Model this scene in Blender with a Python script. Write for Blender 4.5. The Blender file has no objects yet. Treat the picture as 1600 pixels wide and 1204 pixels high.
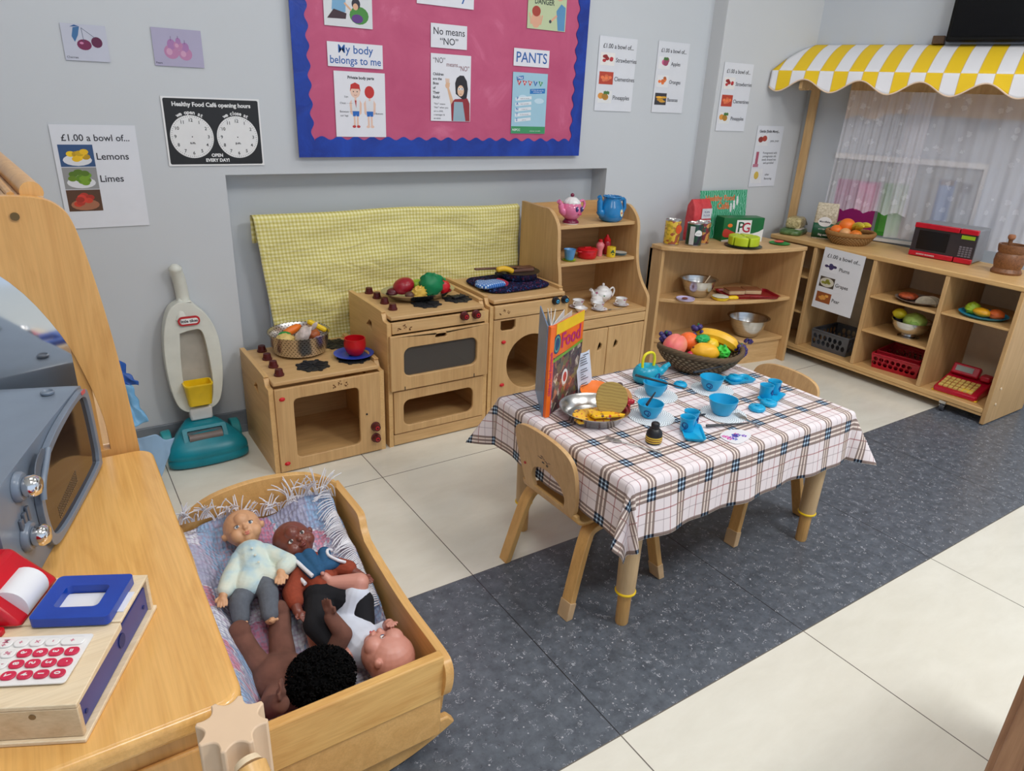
import bpy, bmesh, math, random
from math import sin, cos, pi, radians as R, hypot
from mathutils import Vector as V, Matrix as M4, noise, Euler
from mathutils.geometry import delaunay_2d_cdt
random.seed(7)
SC = bpy.context.scene
COL = SC.collection
# ---------------- camera ----------------
cam = bpy.data.objects.new('camera', bpy.data.cameras.new('camera'))
COL.objects.link(cam)
cam.data.sensor_fit = 'HORIZONTAL'; cam.data.sensor_width = 36.0
cam.data.lens = 36.0*1099.86/1600.0
cam.data.clip_start = 0.05
cr, cu, cf = V((0.8364654,-0.54634082,0.04286419)), V((0.17401519,0.33896148,0.92456683)), V((0.51965791,0.76590915,-0.37860115))
m = M4.Identity(4)
for i in range(3):
    m[i][0], m[i][1], m[i][2] = cr[i], cu[i], -cf[i]
m[0][3], m[1][3], m[2][3] = 0, 0, 1.2
cam.matrix_world = m
SC.camera = cam
# ---------------- world, exposure, ceiling lamps ----------------
SC.view_settings.view_transform = 'Standard'; SC.view_settings.look = 'None'
SC.view_settings.gamma = 1.0; SC.view_settings.exposure = 0.0
SC.view_settings.use_curve_mapping = False
w = bpy.data.worlds.new('room_daylight'); SC.world = w; w.use_nodes = True
w.node_tree.nodes['Background'].inputs[0].default_value = (0.66, 0.80, 1.0, 1)
w.node_tree.nodes['Background'].inputs[1].default_value = 0.86
def area(name, loc, sx, sy, power, col=(1,0.985,0.96), rot=(0,0,0)):
    l = bpy.data.lights.new(name, 'AREA'); l.shape = 'RECTANGLE'; l.size = sx; l.size_y = sy
    l.energy = power; l.color = col
    o = bpy.data.objects.new(name, l); COL.objects.link(o); o.location = loc; o.rotation_euler = rot
    return o
LAMPS = [(0.2,0.1,2.64,10),(1.8,-0.5,2.64,33),(3.3,-0.2,2.64,17),(0.2,1.5,2.64,2.0),(1.9,1.4,2.64,3.2)]
for i,(x,y,z,p) in enumerate(LAMPS):
    area('ceiling_lamp_light', (x,y,z), 0.56, 0.56, p)

# ---------------- helpers ----------------
def s2l(c):
    c = c/255.0
    return c/12.92 if c <= 0.04045 else ((c+0.055)/1.055)**2.4
def col(rgb): return (s2l(rgb[0]), s2l(rgb[1]), s2l(rgb[2]), 1.0)
class NT:
    def __init__(s, name, rough=0.5, metal=0.0, spec=0.5):
        s.m = bpy.data.materials.new(name); s.m.use_nodes = True
        s.t = s.m.node_tree; s.n = s.t.nodes; s.b = s.n['Principled BSDF']
        s.b.inputs['Roughness'].default_value = rough; s.b.inputs['Metallic'].default_value = metal
        s.b.inputs['Specular IOR Level'].default_value = spec
    def node(s, typ, ins=None, **kw):
        n = s.n.new(typ)
        for k, v in kw.items(): setattr(n, k, v)
        if ins:
            for k, v in ins.items():
                if isinstance(v, bpy.types.NodeSocket): s.t.links.new(v, n.inputs[k])
                else: n.inputs[k].default_value = v
        return n
    def link(s, a, b): s.t.links.new(a, b)
    def math(s, op, a, b=None, c=None):
        ins = {0: a}
        if b is not None: ins[1] = b
        if c is not None: ins[2] = c
        return s.node('ShaderNodeMath', ins, operation=op).outputs[0]
    def ramp(s, fac, stops, interp='LINEAR'):
        n = s.node('ShaderNodeValToRGB', {0: fac}); cr = n.color_ramp; cr.interpolation = interp
        cr.elements[0].position = stops[0][0]; cr.elements[0].color = stops[0][1]
        cr.elements[1].position = stops[1][0]; cr.elements[1].color = stops[1][1]
        for p, c in stops[2:]:
            e = cr.elements.new(p); e.color = c
        return n.outputs[0]
    def mix(s, fac, a, b, mode='MIX'):
        n = s.node('ShaderNodeMix', None, data_type='RGBA', blend_type=mode)
        for i, v in ((0, fac), (6, a), (7, b)):
            if isinstance(v, bpy.types.NodeSocket): s.link(v, n.inputs[i])
            else: n.inputs[i].default_value = v
        return n.outputs[2]
    def coord(s, kind='Object', scale=(1,1,1), rot=(0,0,0)):
        tc = s.node('ShaderNodeTexCoord'); mp = s.node('ShaderNodeMapping', {0: tc.outputs[kind]})
        mp.inputs['Scale'].default_value = scale; mp.inputs['Rotation'].default_value = rot
        return mp.outputs[0]
    def noise(s, vec, scale=5, detail=3, rough=0.5, dist=0.0):
        return s.node('ShaderNodeTexNoise', {'Vector': vec, 'Scale': scale, 'Detail': detail, 'Roughness': rough, 'Distortion': dist}).outputs[0]
    def color(s, v):
        if isinstance(v, bpy.types.NodeSocket): s.link(v, s.b.inputs['Base Color'])
        else: s.b.inputs['Base Color'].default_value = v
    def bump(s, h, strength=0.2, dist=0.002):
        n = s.node('ShaderNodeBump', {'Height': h, 'Strength': strength, 'Distance': dist})
        s.link(n.outputs[0], s.b.inputs['Normal'])
_pm = {}
def pm(name, rgb, rough=0.4, metal=0.0, var=0.10, spec=0.5, sc=18, bump=0.0):
    """plain material with a faint procedural mottling"""
    if name in _pm: return _pm[name]
    t = NT(name, rough, metal, spec); c = col(rgb)
    nz = t.noise(t.coord(), sc, 3)
    lo = tuple(x*(1-var) for x in c[:3])+(1,); hi = tuple(min(1, x*(1+var)) for x in c[:3])+(1,)
    t.color(t.ramp(nz, [(0.3, lo), (0.7, hi)]))
    if bump: t.bump(nz, bump, 0.002)
    _pm[name] = t.m
    return t.m
def wood(name, rgb, dark, rough=0.38, axis='x', sc=1.0, contrast=1.0, spec=0.45):
    """plywood or solid wood: long streaks along one axis, figure swirls and small knots"""
    t = NT(name, rough, 0, spec)
    k = {'x': (1.2,9,9), 'y': (9,1.2,9), 'z': (9,9,1.2)}[axis]
    vec = t.coord('Object', tuple(a*sc for a in k))
    n1 = t.noise(vec, 2.2, 4, 0.55, 1.6)
    fine = t.noise(t.coord('Object', tuple(a*a*sc*0.7 for a in k)), 4.0, 3, 0.6)
    big = t.noise(t.coord(), 3.0*sc, 2)
    a = t.ramp(n1, [(0.30, col(dark)), (0.62, col(rgb))])
    lt = tuple(min(1, x*1.12) for x in col(rgb)[:3])+(1,)
    a = t.mix(t.math('MULTIPLY', big, 0.5*contrast), a, lt)
    f = t.ramp(fine, [(0.35, (0.86,0.84,0.80,1)), (0.6, (1,1,1,1))])
    t.color(t.mix(0.6*contrast, a, f, 'MULTIPLY'))
    t.bump(fine, 0.04, 0.001)
    return t.m
class MB:
    def __init__(s): s.v = []; s.f = []; s.fm = []; s.M = M4.Identity(4); s.mi = 0; s.uv = None
    def add(s, vs, fs):
        o = len(s.v); s.v += [s.M @ V(p) for p in vs]
        for f in fs: s.f.append([i+o for i in f]); s.fm.append(s.mi)
        return s
    def at(s, loc=(0,0,0), rot=(0,0,0), sc=(1,1,1)):
        s.M = M4.Translation(loc) @ Euler(rot).to_matrix().to_4x4() @ M4.Diagonal((sc[0],sc[1],sc[2],1)); return s
    def mat(s, i): s.mi = i; return s
    def box(s, x0, y0, z0, x1, y1, z1):
        vs = [(x0,y0,z0),(x1,y0,z0),(x1,y1,z0),(x0,y1,z0),(x0,y0,z1),(x1,y0,z1),(x1,y1,z1),(x0,y1,z1)]
        return s.add(vs, [(0,3,2,1),(4,5,6,7),(0,1,5,4),(1,2,6,5),(2,3,7,6),(3,0,4,7)])
    def bar(s, p, q, w, h, up=(0,0,1)):
        p, q = V(p), V(q); d = (q-p).normalized(); u = V(up); a = d.cross(u).normalized(); u = a.cross(d)
        vs = [b + a*(i*w/2) + u*(j*h/2) for b in (p, q) for i, j in ((-1,-1),(1,-1),(1,1),(-1,1))]
        return s.add(vs, [(0,1,2,3),(7,6,5,4),(0,4,5,1),(1,5,6,2),(2,6,7,3),(3,7,4,0)])
    def rings(s, rings, capa=True, capb=True, closed=False):
        n = len(rings[0]); vs = [p for r in rings for p in r]; fs = []
        m = len(rings)
        for i in range(m if closed else m-1):
            j = (i+1) % m
            for k in range(n):
                k2 = (k+1) % n
                fs.append((i*n+k, i*n+k2, j*n+k2, j*n+k))
        if not closed:
            if capa: fs.append(tuple(range(n-1,-1,-1)))
            if capb: fs.append(tuple((m-1)*n+k for k in range(n)))
        return s.add(vs, fs)
    def cyl(s, p, q, r, r2=None, seg=20, caps=True):
        return s.tube([p, q], [r, r if r2 is None else r2], seg, caps)
    def tube(s, pts, rad, seg=10, caps=True, closed=False, flat=1.0):
        pts = [V(p) for p in pts]; n = len(pts)
        if not isinstance(rad, (list, tuple)): rad = [rad]*n
        rings = []; prev = None
        for i, p in enumerate(pts):
            if closed: d = pts[(i+1) % n]-pts[i-1]
            else: d = pts[min(i+1, n-1)]-pts[max(i-1, 0)]
            d.normalize()
            if prev is None: a = d.orthogonal().normalized()
            else:
                a = prev - d*prev.dot(d)
                a = a.normalized() if a.length > 1e-6 else d.orthogonal().normalized()
            prev = a; b = d.cross(a)
            rings.append([p + (a*cos(2*pi*k/seg)+b*(sin(2*pi*k/seg)*flat))*rad[i] for k in range(seg)])
        return s.rings(rings, caps, caps, closed)
    def lathe(s, prof, seg=28, c=(0,0,0), wob=None):
        rings = []
        for r, z in prof:
            rings.append([(c[0]+r*cos(2*pi*k/seg)*(wob(k/seg) if wob else 1), c[1]+r*sin(2*pi*k/seg)*(wob(k/seg) if wob else 1), c[2]+z) for k in range(seg)])
        return s.rings(rings, prof[0][0] > 1e-5, prof[-1][0] > 1e-5)
    def ell(s, c, r, seg=20, rg=12, f=None):
        if not isinstance(r, (list, tuple)): r = (r, r, r)
        rings = []
        for i in range(rg+1):
            t = pi*i/rg; row = []
            for k in range(seg):
                a = 2*pi*k/seg; n = V((sin(t)*cos(a), sin(t)*sin(a), -cos(t)))
                q = f(n) if f else 1.0
                row.append((c[0]+n.x*r[0]*q, c[1]+n.y*r[1]*q, c[2]+n.z*r[2]*q))
            rings.append(row)
        return s.rings(rings, False, False)
    def prism(s, poly, z0, z1):
        n = len(poly)
        vs = [(x, y, z0) for x, y in poly]+[(x, y, z1) for x, y in poly]
        fs = [tuple(range(n-1,-1,-1)), tuple(range(n, 2*n))]+[(i, (i+1) % n, n+(i+1) % n, n+i) for i in range(n)]
        return s.add(vs, fs)
    def plate(s, outer, holes, z0, z1):
        """flat plate with holes: polygons in xy, from z0 to z1"""
        pts = []; es = []
        for lp in [outer]+holes:
            o = len(pts); pts += [V((x, y)) for x, y in lp]; es += [(o+i, o+(i+1) % len(lp)) for i in range(len(lp))]
        vv, _, ff, _, _, _ = delaunay_2d_cdt(pts, es, [], 0, 1e-7)
        def inside(q, lp):
            c = False; n = len(lp)
            for i in range(n):
                (x1, y1), (x2, y2) = lp[i], lp[(i+1) % n]
                if (y1 > q[1]) != (y2 > q[1]) and q[0] < (x2-x1)*(q[1]-y1)/(y2-y1)+x1: c = not c
            return c
        fs = []
        for f in ff:
            q = sum((vv[k] for k in f), V((0,0)))/len(f)
            if inside(q, outer) and not any(inside(q, h) for h in holes): fs.append(tuple(f))
        base = [(x, y, z0) for x, y in vv]
        n = len(base); vs = base+[(x, y, z1) for x, y, z in base]
        out = list(fs)+[tuple(i+n for i in reversed(f)) for f in fs]
        o = 0
        for lp in [outer]+holes:
            k = len(lp)
            out += [(o+i, o+(i+1) % k, n+o+(i+1) % k, n+o+i) for i in range(k)]
            o += k
        return s.add(vs, out)
    def grid(s, nu, nv, fn, uvfn=None):
        vs = [fn(i/nu, j/nv) for j in range(nv+1) for i in range(nu+1)]
        fs = [(j*(nu+1)+i, j*(nu+1)+i+1, (j+1)*(nu+1)+i+1, (j+1)*(nu+1)+i) for j in range(nv) for i in range(nu)]
        if uvfn: s.uv = [uvfn(i/nu, j/nv) for j in range(nv+1) for i in range(nu+1)]
        return s.add(vs, fs)
    def text(s, body, size, align='CENTER', ext=0.0004, bold=0.0):
        vs, fs = text_mesh(body, size, align, ext, bold); return s.add(vs, fs)
    def build(s, name, mats, parent=None, smooth=35, bevel=0, bseg=2, solid=0, sub=0, fix=True):
        me = bpy.data.meshes.new(name); me.from_pydata([tuple(v) for v in s.v], [], s.f)
        if not isinstance(mats, (list, tuple)): mats = [mats]
        for m_ in mats: me.materials.append(m_)
        me.polygons.foreach_set('material_index', s.fm)
        if s.uv:
            ul = me.uv_layers.new(name='UVMap')
            for l in me.loops: ul.data[l.index].uv = s.uv[l.vertex_index]
        if fix:
            b = bmesh.new(); b.from_mesh(me); bmesh.ops.recalc_face_normals(b, faces=b.faces); b.to_mesh(me); b.free()
        if smooth:
            me.shade_smooth(); me.set_sharp_from_angle(angle=R(smooth))
        me.update()
        o = bpy.data.objects.new(name, me); COL.objects.link(o)
        if parent: o.parent = parent
        if solid:
            md = o.modifiers.new('solid', 'SOLIDIFY'); md.thickness = solid; md.offset = 0
        if bevel:
            md = o.modifiers.new('bevel', 'BEVEL'); md.width = bevel; md.segments = bseg; md.limit_method = 'ANGLE'; md.angle_limit = R(40)
            md.harden_normals = False
        if sub:
            md = o.modifiers.new('sub', 'SUBSURF'); md.levels = sub; md.render_levels = sub
        return o
_tc = {}
def text_mesh(body, size, align, ext, bold):
    k = (body, size, align, ext, bold)
    if k in _tc: return _tc[k]
    c = bpy.data.curves.new('t', 'FONT'); c.body = body; c.size = size; c.align_x = align; c.align_y = 'CENTER'
    c.extrude = ext; c.offset = bold; c.resolution_u = 3
    o = bpy.data.objects.new('t', c); COL.objects.link(o)
    dg = bpy.context.evaluated_depsgraph_get(); me = bpy.data.meshes.new_from_object(o.evaluated_get(dg))
    vs = [tuple(v.co) for v in me.vertices]; fs = [tuple(p.vertices) for p in me.polygons]
    bpy.data.objects.remove(o); bpy.data.curves.remove(c); bpy.data.meshes.remove(me)
    _tc[k] = (vs, fs)
    return _tc[k]
def tag(o, label=None, cat=None, group=None, kind=None):
    if label: o['label'] = label
    if cat: o['category'] = cat
    if group: o['group'] = group
    if kind: o['kind'] = kind
    return o
def thing(name, label, cat, loc=(0,0,0), rz=0, group=None, rot=None):
    o = bpy.data.objects.new(name, None); COL.objects.link(o); o.empty_display_size = 0.02
    o.location = loc; o.rotation_euler = rot if rot else (0,0,rz)
    return tag(o, label, cat, group)
def kids(o): return [c for c in list(COL.objects) if c.parent == o]
def dup(o, label=None, loc=None, rz=None, parent=None):
    c = o.copy(); COL.objects.link(c)
    if parent: c.parent = parent
    if label: c['label'] = label
    if loc is not None: c.location = loc
    if rz is not None: c.rotation_euler = (o.rotation_euler[0], o.rotation_euler[1], rz)
    for k in kids(o): dup(k, parent=c)
    return c
def rrect(x0, y0, x1, y1, r, n=6):
    out = []
    for cx, cy, a0 in ((x1-r, y0+r, -90), (x1-r, y1-r, 0), (x0+r, y1-r, 90), (x0+r, y0+r, 180)):
        for i in range(n+1):
            a = R(a0+90*i/n); out.append((cx+r*cos(a), cy+r*sin(a)))
    return out
def circ(cx, cy, r, n=28, ry=None): return [(cx+r*cos(2*pi*i/n), cy+(ry or r)*sin(2*pi*i/n)) for i in range(n)]
XZ = M4.Rotation(pi/2, 4, 'X')      # plate xy drawn upright: x stays, y becomes z, plate z becomes -y
def up(s, y=0):                      # draw plates standing at depth y, thickness towards the back
    s.M = M4(((1,0,0,0),(0,0,1,y),(0,1,0,0),(0,0,0,1))); return s
def catmull(pts, n=6, closed=False):
    pts = [V(p) for p in pts]; m = len(pts); out = []
    for i in range(m if closed else m-1):
        p0 = pts[(i-1) % m] if closed or i > 0 else pts[0]; p1 = pts[i]; p2 = pts[(i+1) % m]
        p3 = pts[(i+2) % m] if closed or i+2 < m else pts[-1]
        for k in range(n):
            t = k/n
            out.append(0.5*((2*p1)+(p2-p0)*t+(2*p0-5*p1+4*p2-p3)*t*t+(3*p1-p0-3*p2+p3)*t**3))
    if not closed: out.append(pts[-1])
    return out
def cm2(pts, n=6, closed=False): return [(p.x, p.y) for p in catmull([(a, b, 0) for a, b in pts], n, closed)]
def blob(name, prims, mats, parent, voxel=0.004, smooth=4, mi=None):
    """one continuous skin grown over tapered limbs and lumps: prims = ('c', p, q, r1, r2) or ('e', c, (rx,ry,rz), rot)"""
    b = MB()
    for p in prims:
        if p[0] == 'c':
            P, Q = V(p[1]), V(p[2]); r1, r2 = p[3], p[4]; n = 10
            d = (Q-P); L = d.length; d.normalize(); pts = []; rd = []
            for i in range(6): a = pi/2*i/6; pts.append(P-d*r1*cos(a)); rd.append(max(r1*sin(a), 1e-4))
            for i in range(n+1): t = i/n; pts.append(P+d*L*t); rd.append(r1+(r2-r1)*t)
            for i in range(1, 7): a = pi/2*i/6; pts.append(Q+d*r2*sin(a)); rd.append(max(r2*cos(a), 1e-4))
            b.tube(pts, rd, 16)
        else:
            c, r = p[1], p[2]
            if not isinstance(r, (tuple, list)): r = (r, r, r)
            rot = p[3] if len(p) > 3 else (0,0,0)
            b.at(c, rot); b.ell((0,0,0), r, 20, 14); b.at()
    o = b.build(name, mats, parent, smooth=180)
    md = o.modifiers.new('skin', 'REMESH'); md.mode = 'VOXEL'; md.voxel_size = voxel; md.use_smooth_shade = True
    md = o.modifiers.new('smooth', 'SMOOTH'); md.iterations = smooth; md.factor = 0.5
    return o
# ---------------- shared materials ----------------
PLY = wood('birch_ply', (214,176,124), (196,154,102), 0.42, 'x', 1.0)
PLYZ = wood('birch_ply_upright', (210,171,119), (190,148,98), 0.42, 'z', 1.0)
PLYY = wood('birch_ply_deep', (222,182,124), (202,158,102), 0.42, 'y', 1.0)
PLYIN = wood('birch_ply_inner', (214,172,116), (190,148,98), 0.5, 'x', 1.0)
MAPLE = wood('maple_top', (234,182,108), (214,158,84), 0.22, 'y', 1.3, 1.0, 0.6)
MAPLEX = wood('maple_panel', (226,174,106), (204,148,82), 0.3, 'z', 1.2)
HONEY = wood('honey_wood', (224,178,112), (204,154,88), 0.34, 'y', 1.2)
HONEYZ = wood('honey_wood_upright', (220,172,106), (196,146,82), 0.34, 'z', 1.2)
EDGE = wood('ply_edge', (206,156,96), (150,104,58), 0.5, 'x', 3.0)
BEECH = wood('pale_beech', (236,216,184), (222,196,158), 0.45, 'x', 1.6)
WHITEP = pm('white_paper', (232,232,236), 0.35, var=0.02)
BLACK = pm('black_plastic', (24,24,28), 0.4)
INK = pm('dark_ink', (50,50,58), 0.6, var=0.05)
RED = pm('red_plastic', (205,22,34), 0.3)
DKRED = pm('maroon_knob', (84,24,26), 0.35)
YEL = pm('yellow_plastic', (246,206,32), 0.32)
GREEN = pm('green_plastic', (26,150,70), 0.4)
LIME = pm('lime_green', (170,205,50), 0.4)
ORANGE = pm('orange_plastic', (248,124,36), 0.4)
BLUE = pm('royal_blue_plastic', (36,74,190), 0.3)
TEAL = pm('teal_plastic', (0,132,150), 0.35)
TURQ = pm('turquoise_plastic', (22,166,214), 0.3)
WHITEC = pm('white_ceramic', (238,236,234), 0.15, var=0.02, spec=0.7)
PURPLE = pm('grape_purple', (58,44,110), 0.35)
BROWN = pm('brown', (120,70,40), 0.6)
def steel():
    t = NT('brushed_steel', 0.24, 1.0); n = t.noise(t.coord('Object', (1,1,14)), 6, 3)
    t.color(t.ramp(n, [(0.3, (0.52,0.51,0.50,1)), (0.7, (0.72,0.71,0.69,1))])); return t.m
STEEL = steel()
# ---------------- room ----------------
def wall_mat(name='painted_wall', rgb=(206,210,214)):
    t = NT(name, 0.55, 0, 0.3); n = t.noise(t.coord(), 1.4, 3); f = t.noise(t.coord(), 60, 2)
    c = col(rgb)
    t.color(t.ramp(n, [(0.3, tuple(x*0.96 for x in c[:3])+(1,)), (0.7, c)])); t.bump(f, 0.05, 0.001); return t.m
WALL = wall_mat()
WY = 2.52
def floor_mats():
    t = NT('cream_floor_tile', 0.16, 0, 0.4)
    tc = t.node('ShaderNodeTexCoord'); sp = t.node('ShaderNodeSeparateXYZ', {0: tc.outputs['Object']})
    def joint(o, off):
        a = t.math('DIVIDE', t.math('ADD', o, off), 0.6022); f = t.math('FRACT', a)
        d = t.math('ABSOLUTE', t.math('SUBTRACT', f, 0.5))
        return t.math('GREATER_THAN', d, 0.4976), t.math('FLOOR', a)
    jx, ix = joint(sp.outputs[0], -0.812+6.022); jy, iy = joint(sp.outputs[1], -1.343+6.022)
    j = t.math('MAXIMUM', jx, jy)
    wn = t.node('ShaderNodeTexWhiteNoise', {'Vector': t.node('ShaderNodeCombineXYZ', {0: ix, 1: iy}).outputs[0]}, noise_dimensions='3D').outputs[0]
    n = t.noise(t.coord('Object', (1,2.5,1)), 6, 5, 0.65, 0.3)
    c = t.ramp(n, [(0.25, col((218,214,200))), (0.75, col((232,229,217)))])
    c = t.mix(t.math('MULTIPLY', wn, 0.25), c, col((236,234,224)))
    t.color(t.mix(j, c, col((112,106,98))))
    t.bump(t.math('SUBTRACT', 1.0, j), 0.3, 0.001)
    v = NT('grey_speckled_vinyl', 0.3, 0, 0.45)
    vec = v.coord()
    base = v.ramp(v.noise(vec, 30, 5, 0.7), [(0.35, col((78,84,93))), (0.65, col((102,109,119)))])
    warp = v.noise(vec, 26, 2)
    vo = v.node('ShaderNodeTexVoronoi', {'Vector': v.coord('Object', (1,1,1)), 'Scale': 75.0, 'Randomness': 1.0})
    fl = v.math('LESS_THAN', vo.outputs['Distance'], 0.16)
    pick = v.math('GREATER_THAN', v.node('ShaderNodeSeparateColor', {0: vo.outputs['Color']}).outputs[0], 0.85)
    n2 = v.noise(v.coord('Object', (1,1,1)), 95, 2, 0.5, 1.2); gate = v.math('GREATER_THAN', v.noise(v.coord('Object', (1,1,1)), 48, 2), 0.575)
    worm = v.math('MULTIPLY', v.math('LESS_THAN', v.math('ABSOLUTE', v.math('SUBTRACT', n2, 0.5)), 0.016), gate)
    c = v.mix(v.math('MULTIPLY', fl, pick), base, col((178,180,186)))
    c = v.mix(v.math('MULTIPLY', worm, 0.75), c, col((196,200,208)))
    dk = v.ramp(v.noise(vec, 90, 3, 0.6), [(0.30, (1,1,1,1)), (0.38, (0,0,0,1))])
    c = v.mix(v.math('MULTIPLY', dk, 0.5), c, col((48,50,56)))
    sp = v.node('ShaderNodeSeparateXYZ', {0: vec})
    f = v.math('ABSOLUTE', v.math('SUBTRACT', v.math('FRACT', v.math('DIVIDE', v.math('ADD', sp.outputs[0], 5.21), 0.6022)), 0.5))
    c = v.mix(v.math('GREATER_THAN', f, 0.4978), c, col((44,45,50)))
    v.color(c)
    return t.m, v.m
TILE, VINYL = floor_mats()
b = MB()
b.box(-2.2,-2.4,-0.05, 4.4,0.742,0); b.box(-2.2,1.343,-0.05, 4.4,2.9,0)
b.mat(1).box(-2.2,0.742,-0.05, 4.4,1.343,0)
tag(b.build('floor', [TILE, VINYL]), kind='structure')
# main wall with the shallow niche behind the play kitchen
b = MB(); up(b, WY)
b.plate([(-2.2,0),(0.534,0),(0.534,0.923),(2.17,0.923),(2.17,0),(2.72,0),(2.72,2.7),(-2.2,2.7)], [], 0, 0.1)
b.M = M4.Identity(4); b.box(-2.2,WY+0.1,0, 2.8,WY+0.16,2.7)
tag(b.build('wall_back', WALL, smooth=0), kind='structure')
b = MB(); b.box(2.72,2.44,0, 3.42,2.68,2.7)
tag(b.build('wall_back_right', wall_mat('painted_pilaster', (208,210,212)), smooth=0, bevel=0.004), kind='structure')
WK = 0.36
def wx(y): return 3.40+WK*(2.44-y)
b = MB(); b.add([(wx(2.68),2.68,0),(wx(-2.4),-2.4,0),(wx(-2.4)+.1,-2.4,0),(wx(2.68)+.1,2.68,0),(wx(2.68),2.68,2.7),(wx(-2.4),-2.4,2.7),(wx(-2.4)+.1,-2.4,2.7),(wx(2.68)+.1,2.68,2.7)],
    [(0,3,2,1),(4,5,6,7),(0,1,5,4),(1,2,6,5),(2,3,7,6),(3,0,4,7)])
tag(b.build('wall_right', wall_mat('painted_wall_right', (200,206,214)), smooth=0), kind='structure')
b = MB(); b.box(-2.3,-2.4,0, -2.2,2.68,2.7); tag(b.build('wall_left', WALL, smooth=0), kind='structure')
b = MB(); b.box(-2.3,-2.4,2.7, 5.3,2.68,2.76); tag(b.build('ceiling', wall_mat('ceiling_paint', (235,235,232)), smooth=0), kind='structure')
SK = pm('grey_skirting', (128,134,142), 0.35, var=0.25, sc=9)
for nm, (x0, x1, y) in {'baseboard_back': (-2.2,0.534,WY), 'baseboard_back_right': (2.17,2.72,WY)}.items():
    b = MB(); b.box(x0,y-0.012,0, x1,y-0.001,0.085); b.box(x0,y-0.016,0.0, x1,y-0.012,0.03)
    tag(b.build(nm, SK, bevel=0.003), kind='structure')
LP = NT('lamp_diffuser', 0.6); LP.b.inputs['Emission Color'].default_value = (1,0.97,0.93,1); LP.b.inputs['Emission Strength'].default_value = 4.0
c0 = None
for i,(x,y,z,p) in enumerate(LAMPS):
    t = thing('ceiling_light', 'square white flush ceiling light panel above the play corner', 'ceiling light', (x,y,2.66), 0, 'ceiling lights')
    b = MB(); b.box(-.31,-.31,0.0,.31,.31,0.04); b.build('frame', WHITEC, t)
    b = MB(); b.box(-.285,-.285,-0.006,.285,.285,0.0); b.build('diffuser', LP.m, t)
# ---------------- black screen on the right wall ----------------
n = V((-1,-WK,0)).normalized(); d = V((WK,-1,0)).normalized()
def wallM(y, z, off=0.0):   # frame on the right wall: x along the wall (towards the camera), y up, z out of the wall
    p = V((wx(y),y,z))+n*off
    return M4(((d.x,0,n.x,p.x),(d.y,0,n.y,p.y),(0,1,0,p.z),(0,0,0,1)))
t = thing('wall_television', 'large black flat screen high on the right wall above the awning', 'television', (0,0,0))
b = MB(); b.M = wallM(1.90,1.512,0.03); b.box(0,0,0,1.25,0.72,0.05); b.build('screen_case', pm('tv_black',(8,8,9),0.5,spec=0.2), t, bevel=0.008)
b = MB(); b.M = wallM(1.90,1.512,0.0802); b.box(0.015,0.02,0,1.235,0.70,0.003)
g = NT('dark_screen_glass', 0.25, 0, 0.2); g.color((0.003,0.003,0.004,1)); b.build('screen', g.m, t)
b = MB(); b.M = wallM(1.90,1.53,0.0); b.box(0.3,0.15,0,0.9,0.5,0.03); b.build('wall_bracket', BLACK, t)
t = thing('wall_block', 'small dark wooden block on the wall beside the black screen', 'block', (0,0,0))
b = MB(); b.M = wallM(1.955,1.505,0.0); b.box(0,0,0,0.05,0.035,0.04); b.build('block', wood('dark_block', (96,72,50), (70,50,34)), t, bevel=0.003)
# ---------------- play kitchen ----------------
BOLT = RED
def knob(parent, p, d, r=0.014, h=0.018, face=None, label=None):
    p = V(p); d = V(d)
    b = MB(); b.tube([p, p+d*h*0.25, p+d*h*0.3, p+d*h], [r*1.15, r*1.15, r, r*0.82], 18)
    o = b.build('knob', DKRED if face is not BLUEF else BLACK, parent, smooth=30)
    if face:
        b = MB(); b.tube([p+d*h, p+d*(h+0.0015)], [r*0.5, r*0.45], 14); b.build('knob_cap', face, o)
        b = MB(); b.tube([p+d*(h+0.0015), p+d*(h+0.003)], [r*0.22, r*0.2], 10); b.build('knob_centre', BLACK, o)
    return o
REDF = pm('bright_red_cap', (190,28,38), 0.3); BLUEF = pm('sky_blue_cap', (60,170,220), 0.3)
MARK = pm('burnt_brand_mark', (132,88,50), 0.7)
def brandmark(b, x, z, y=-0.0006, s=1.0):
    rr = random.Random(int(x*1000)+int(z*777))
    for (ox, oz) in ((-0.016,-0.003),(0,0.004),(0.017,-0.002)):
        for k in range(7):
            a = rr.uniform(0, 2*pi); r = rr.uniform(0.002,0.006)*s
            cx, cz = x+ox*s+cos(a)*r*.8, z+oz*s+sin(a)*r
            b.box(cx-0.0022*s, y, cz-0.0008*s, cx+0.0012*s, y+0.0006, cz+0.0014*s)
def burner(parent, x, y, z, r=0.058, seed=0):
    b = MB()
    b.at((x,y,z)); b.lathe([(0.0,0.0),(r*0.9,0.0),(r,0.002),(r*0.92,0.004),(r*0.5,0.0045),(0,0.0045)], 28)
    for k in range(8):
        a = 2*pi*k/8+0.2
        b.at((x+cos(a)*r*0.98,y+sin(a)*r*0.98,z)); b.lathe([(0.008,0),(0.008,0.004),(0,0.005)], 8)
    b.at((x,y,z+0.0045))
    for k in range(5):
        a = pi*k/5; b.bar((-cos(a)*r*.8,-sin(a)*r*.8,0.0008),(cos(a)*r*.8,sin(a)*r*.8,0.0008),0.004,0.002)
    b.at(); return b.build('burner', pm('black_rubber', (26,27,30), 0.55), parent)
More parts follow.
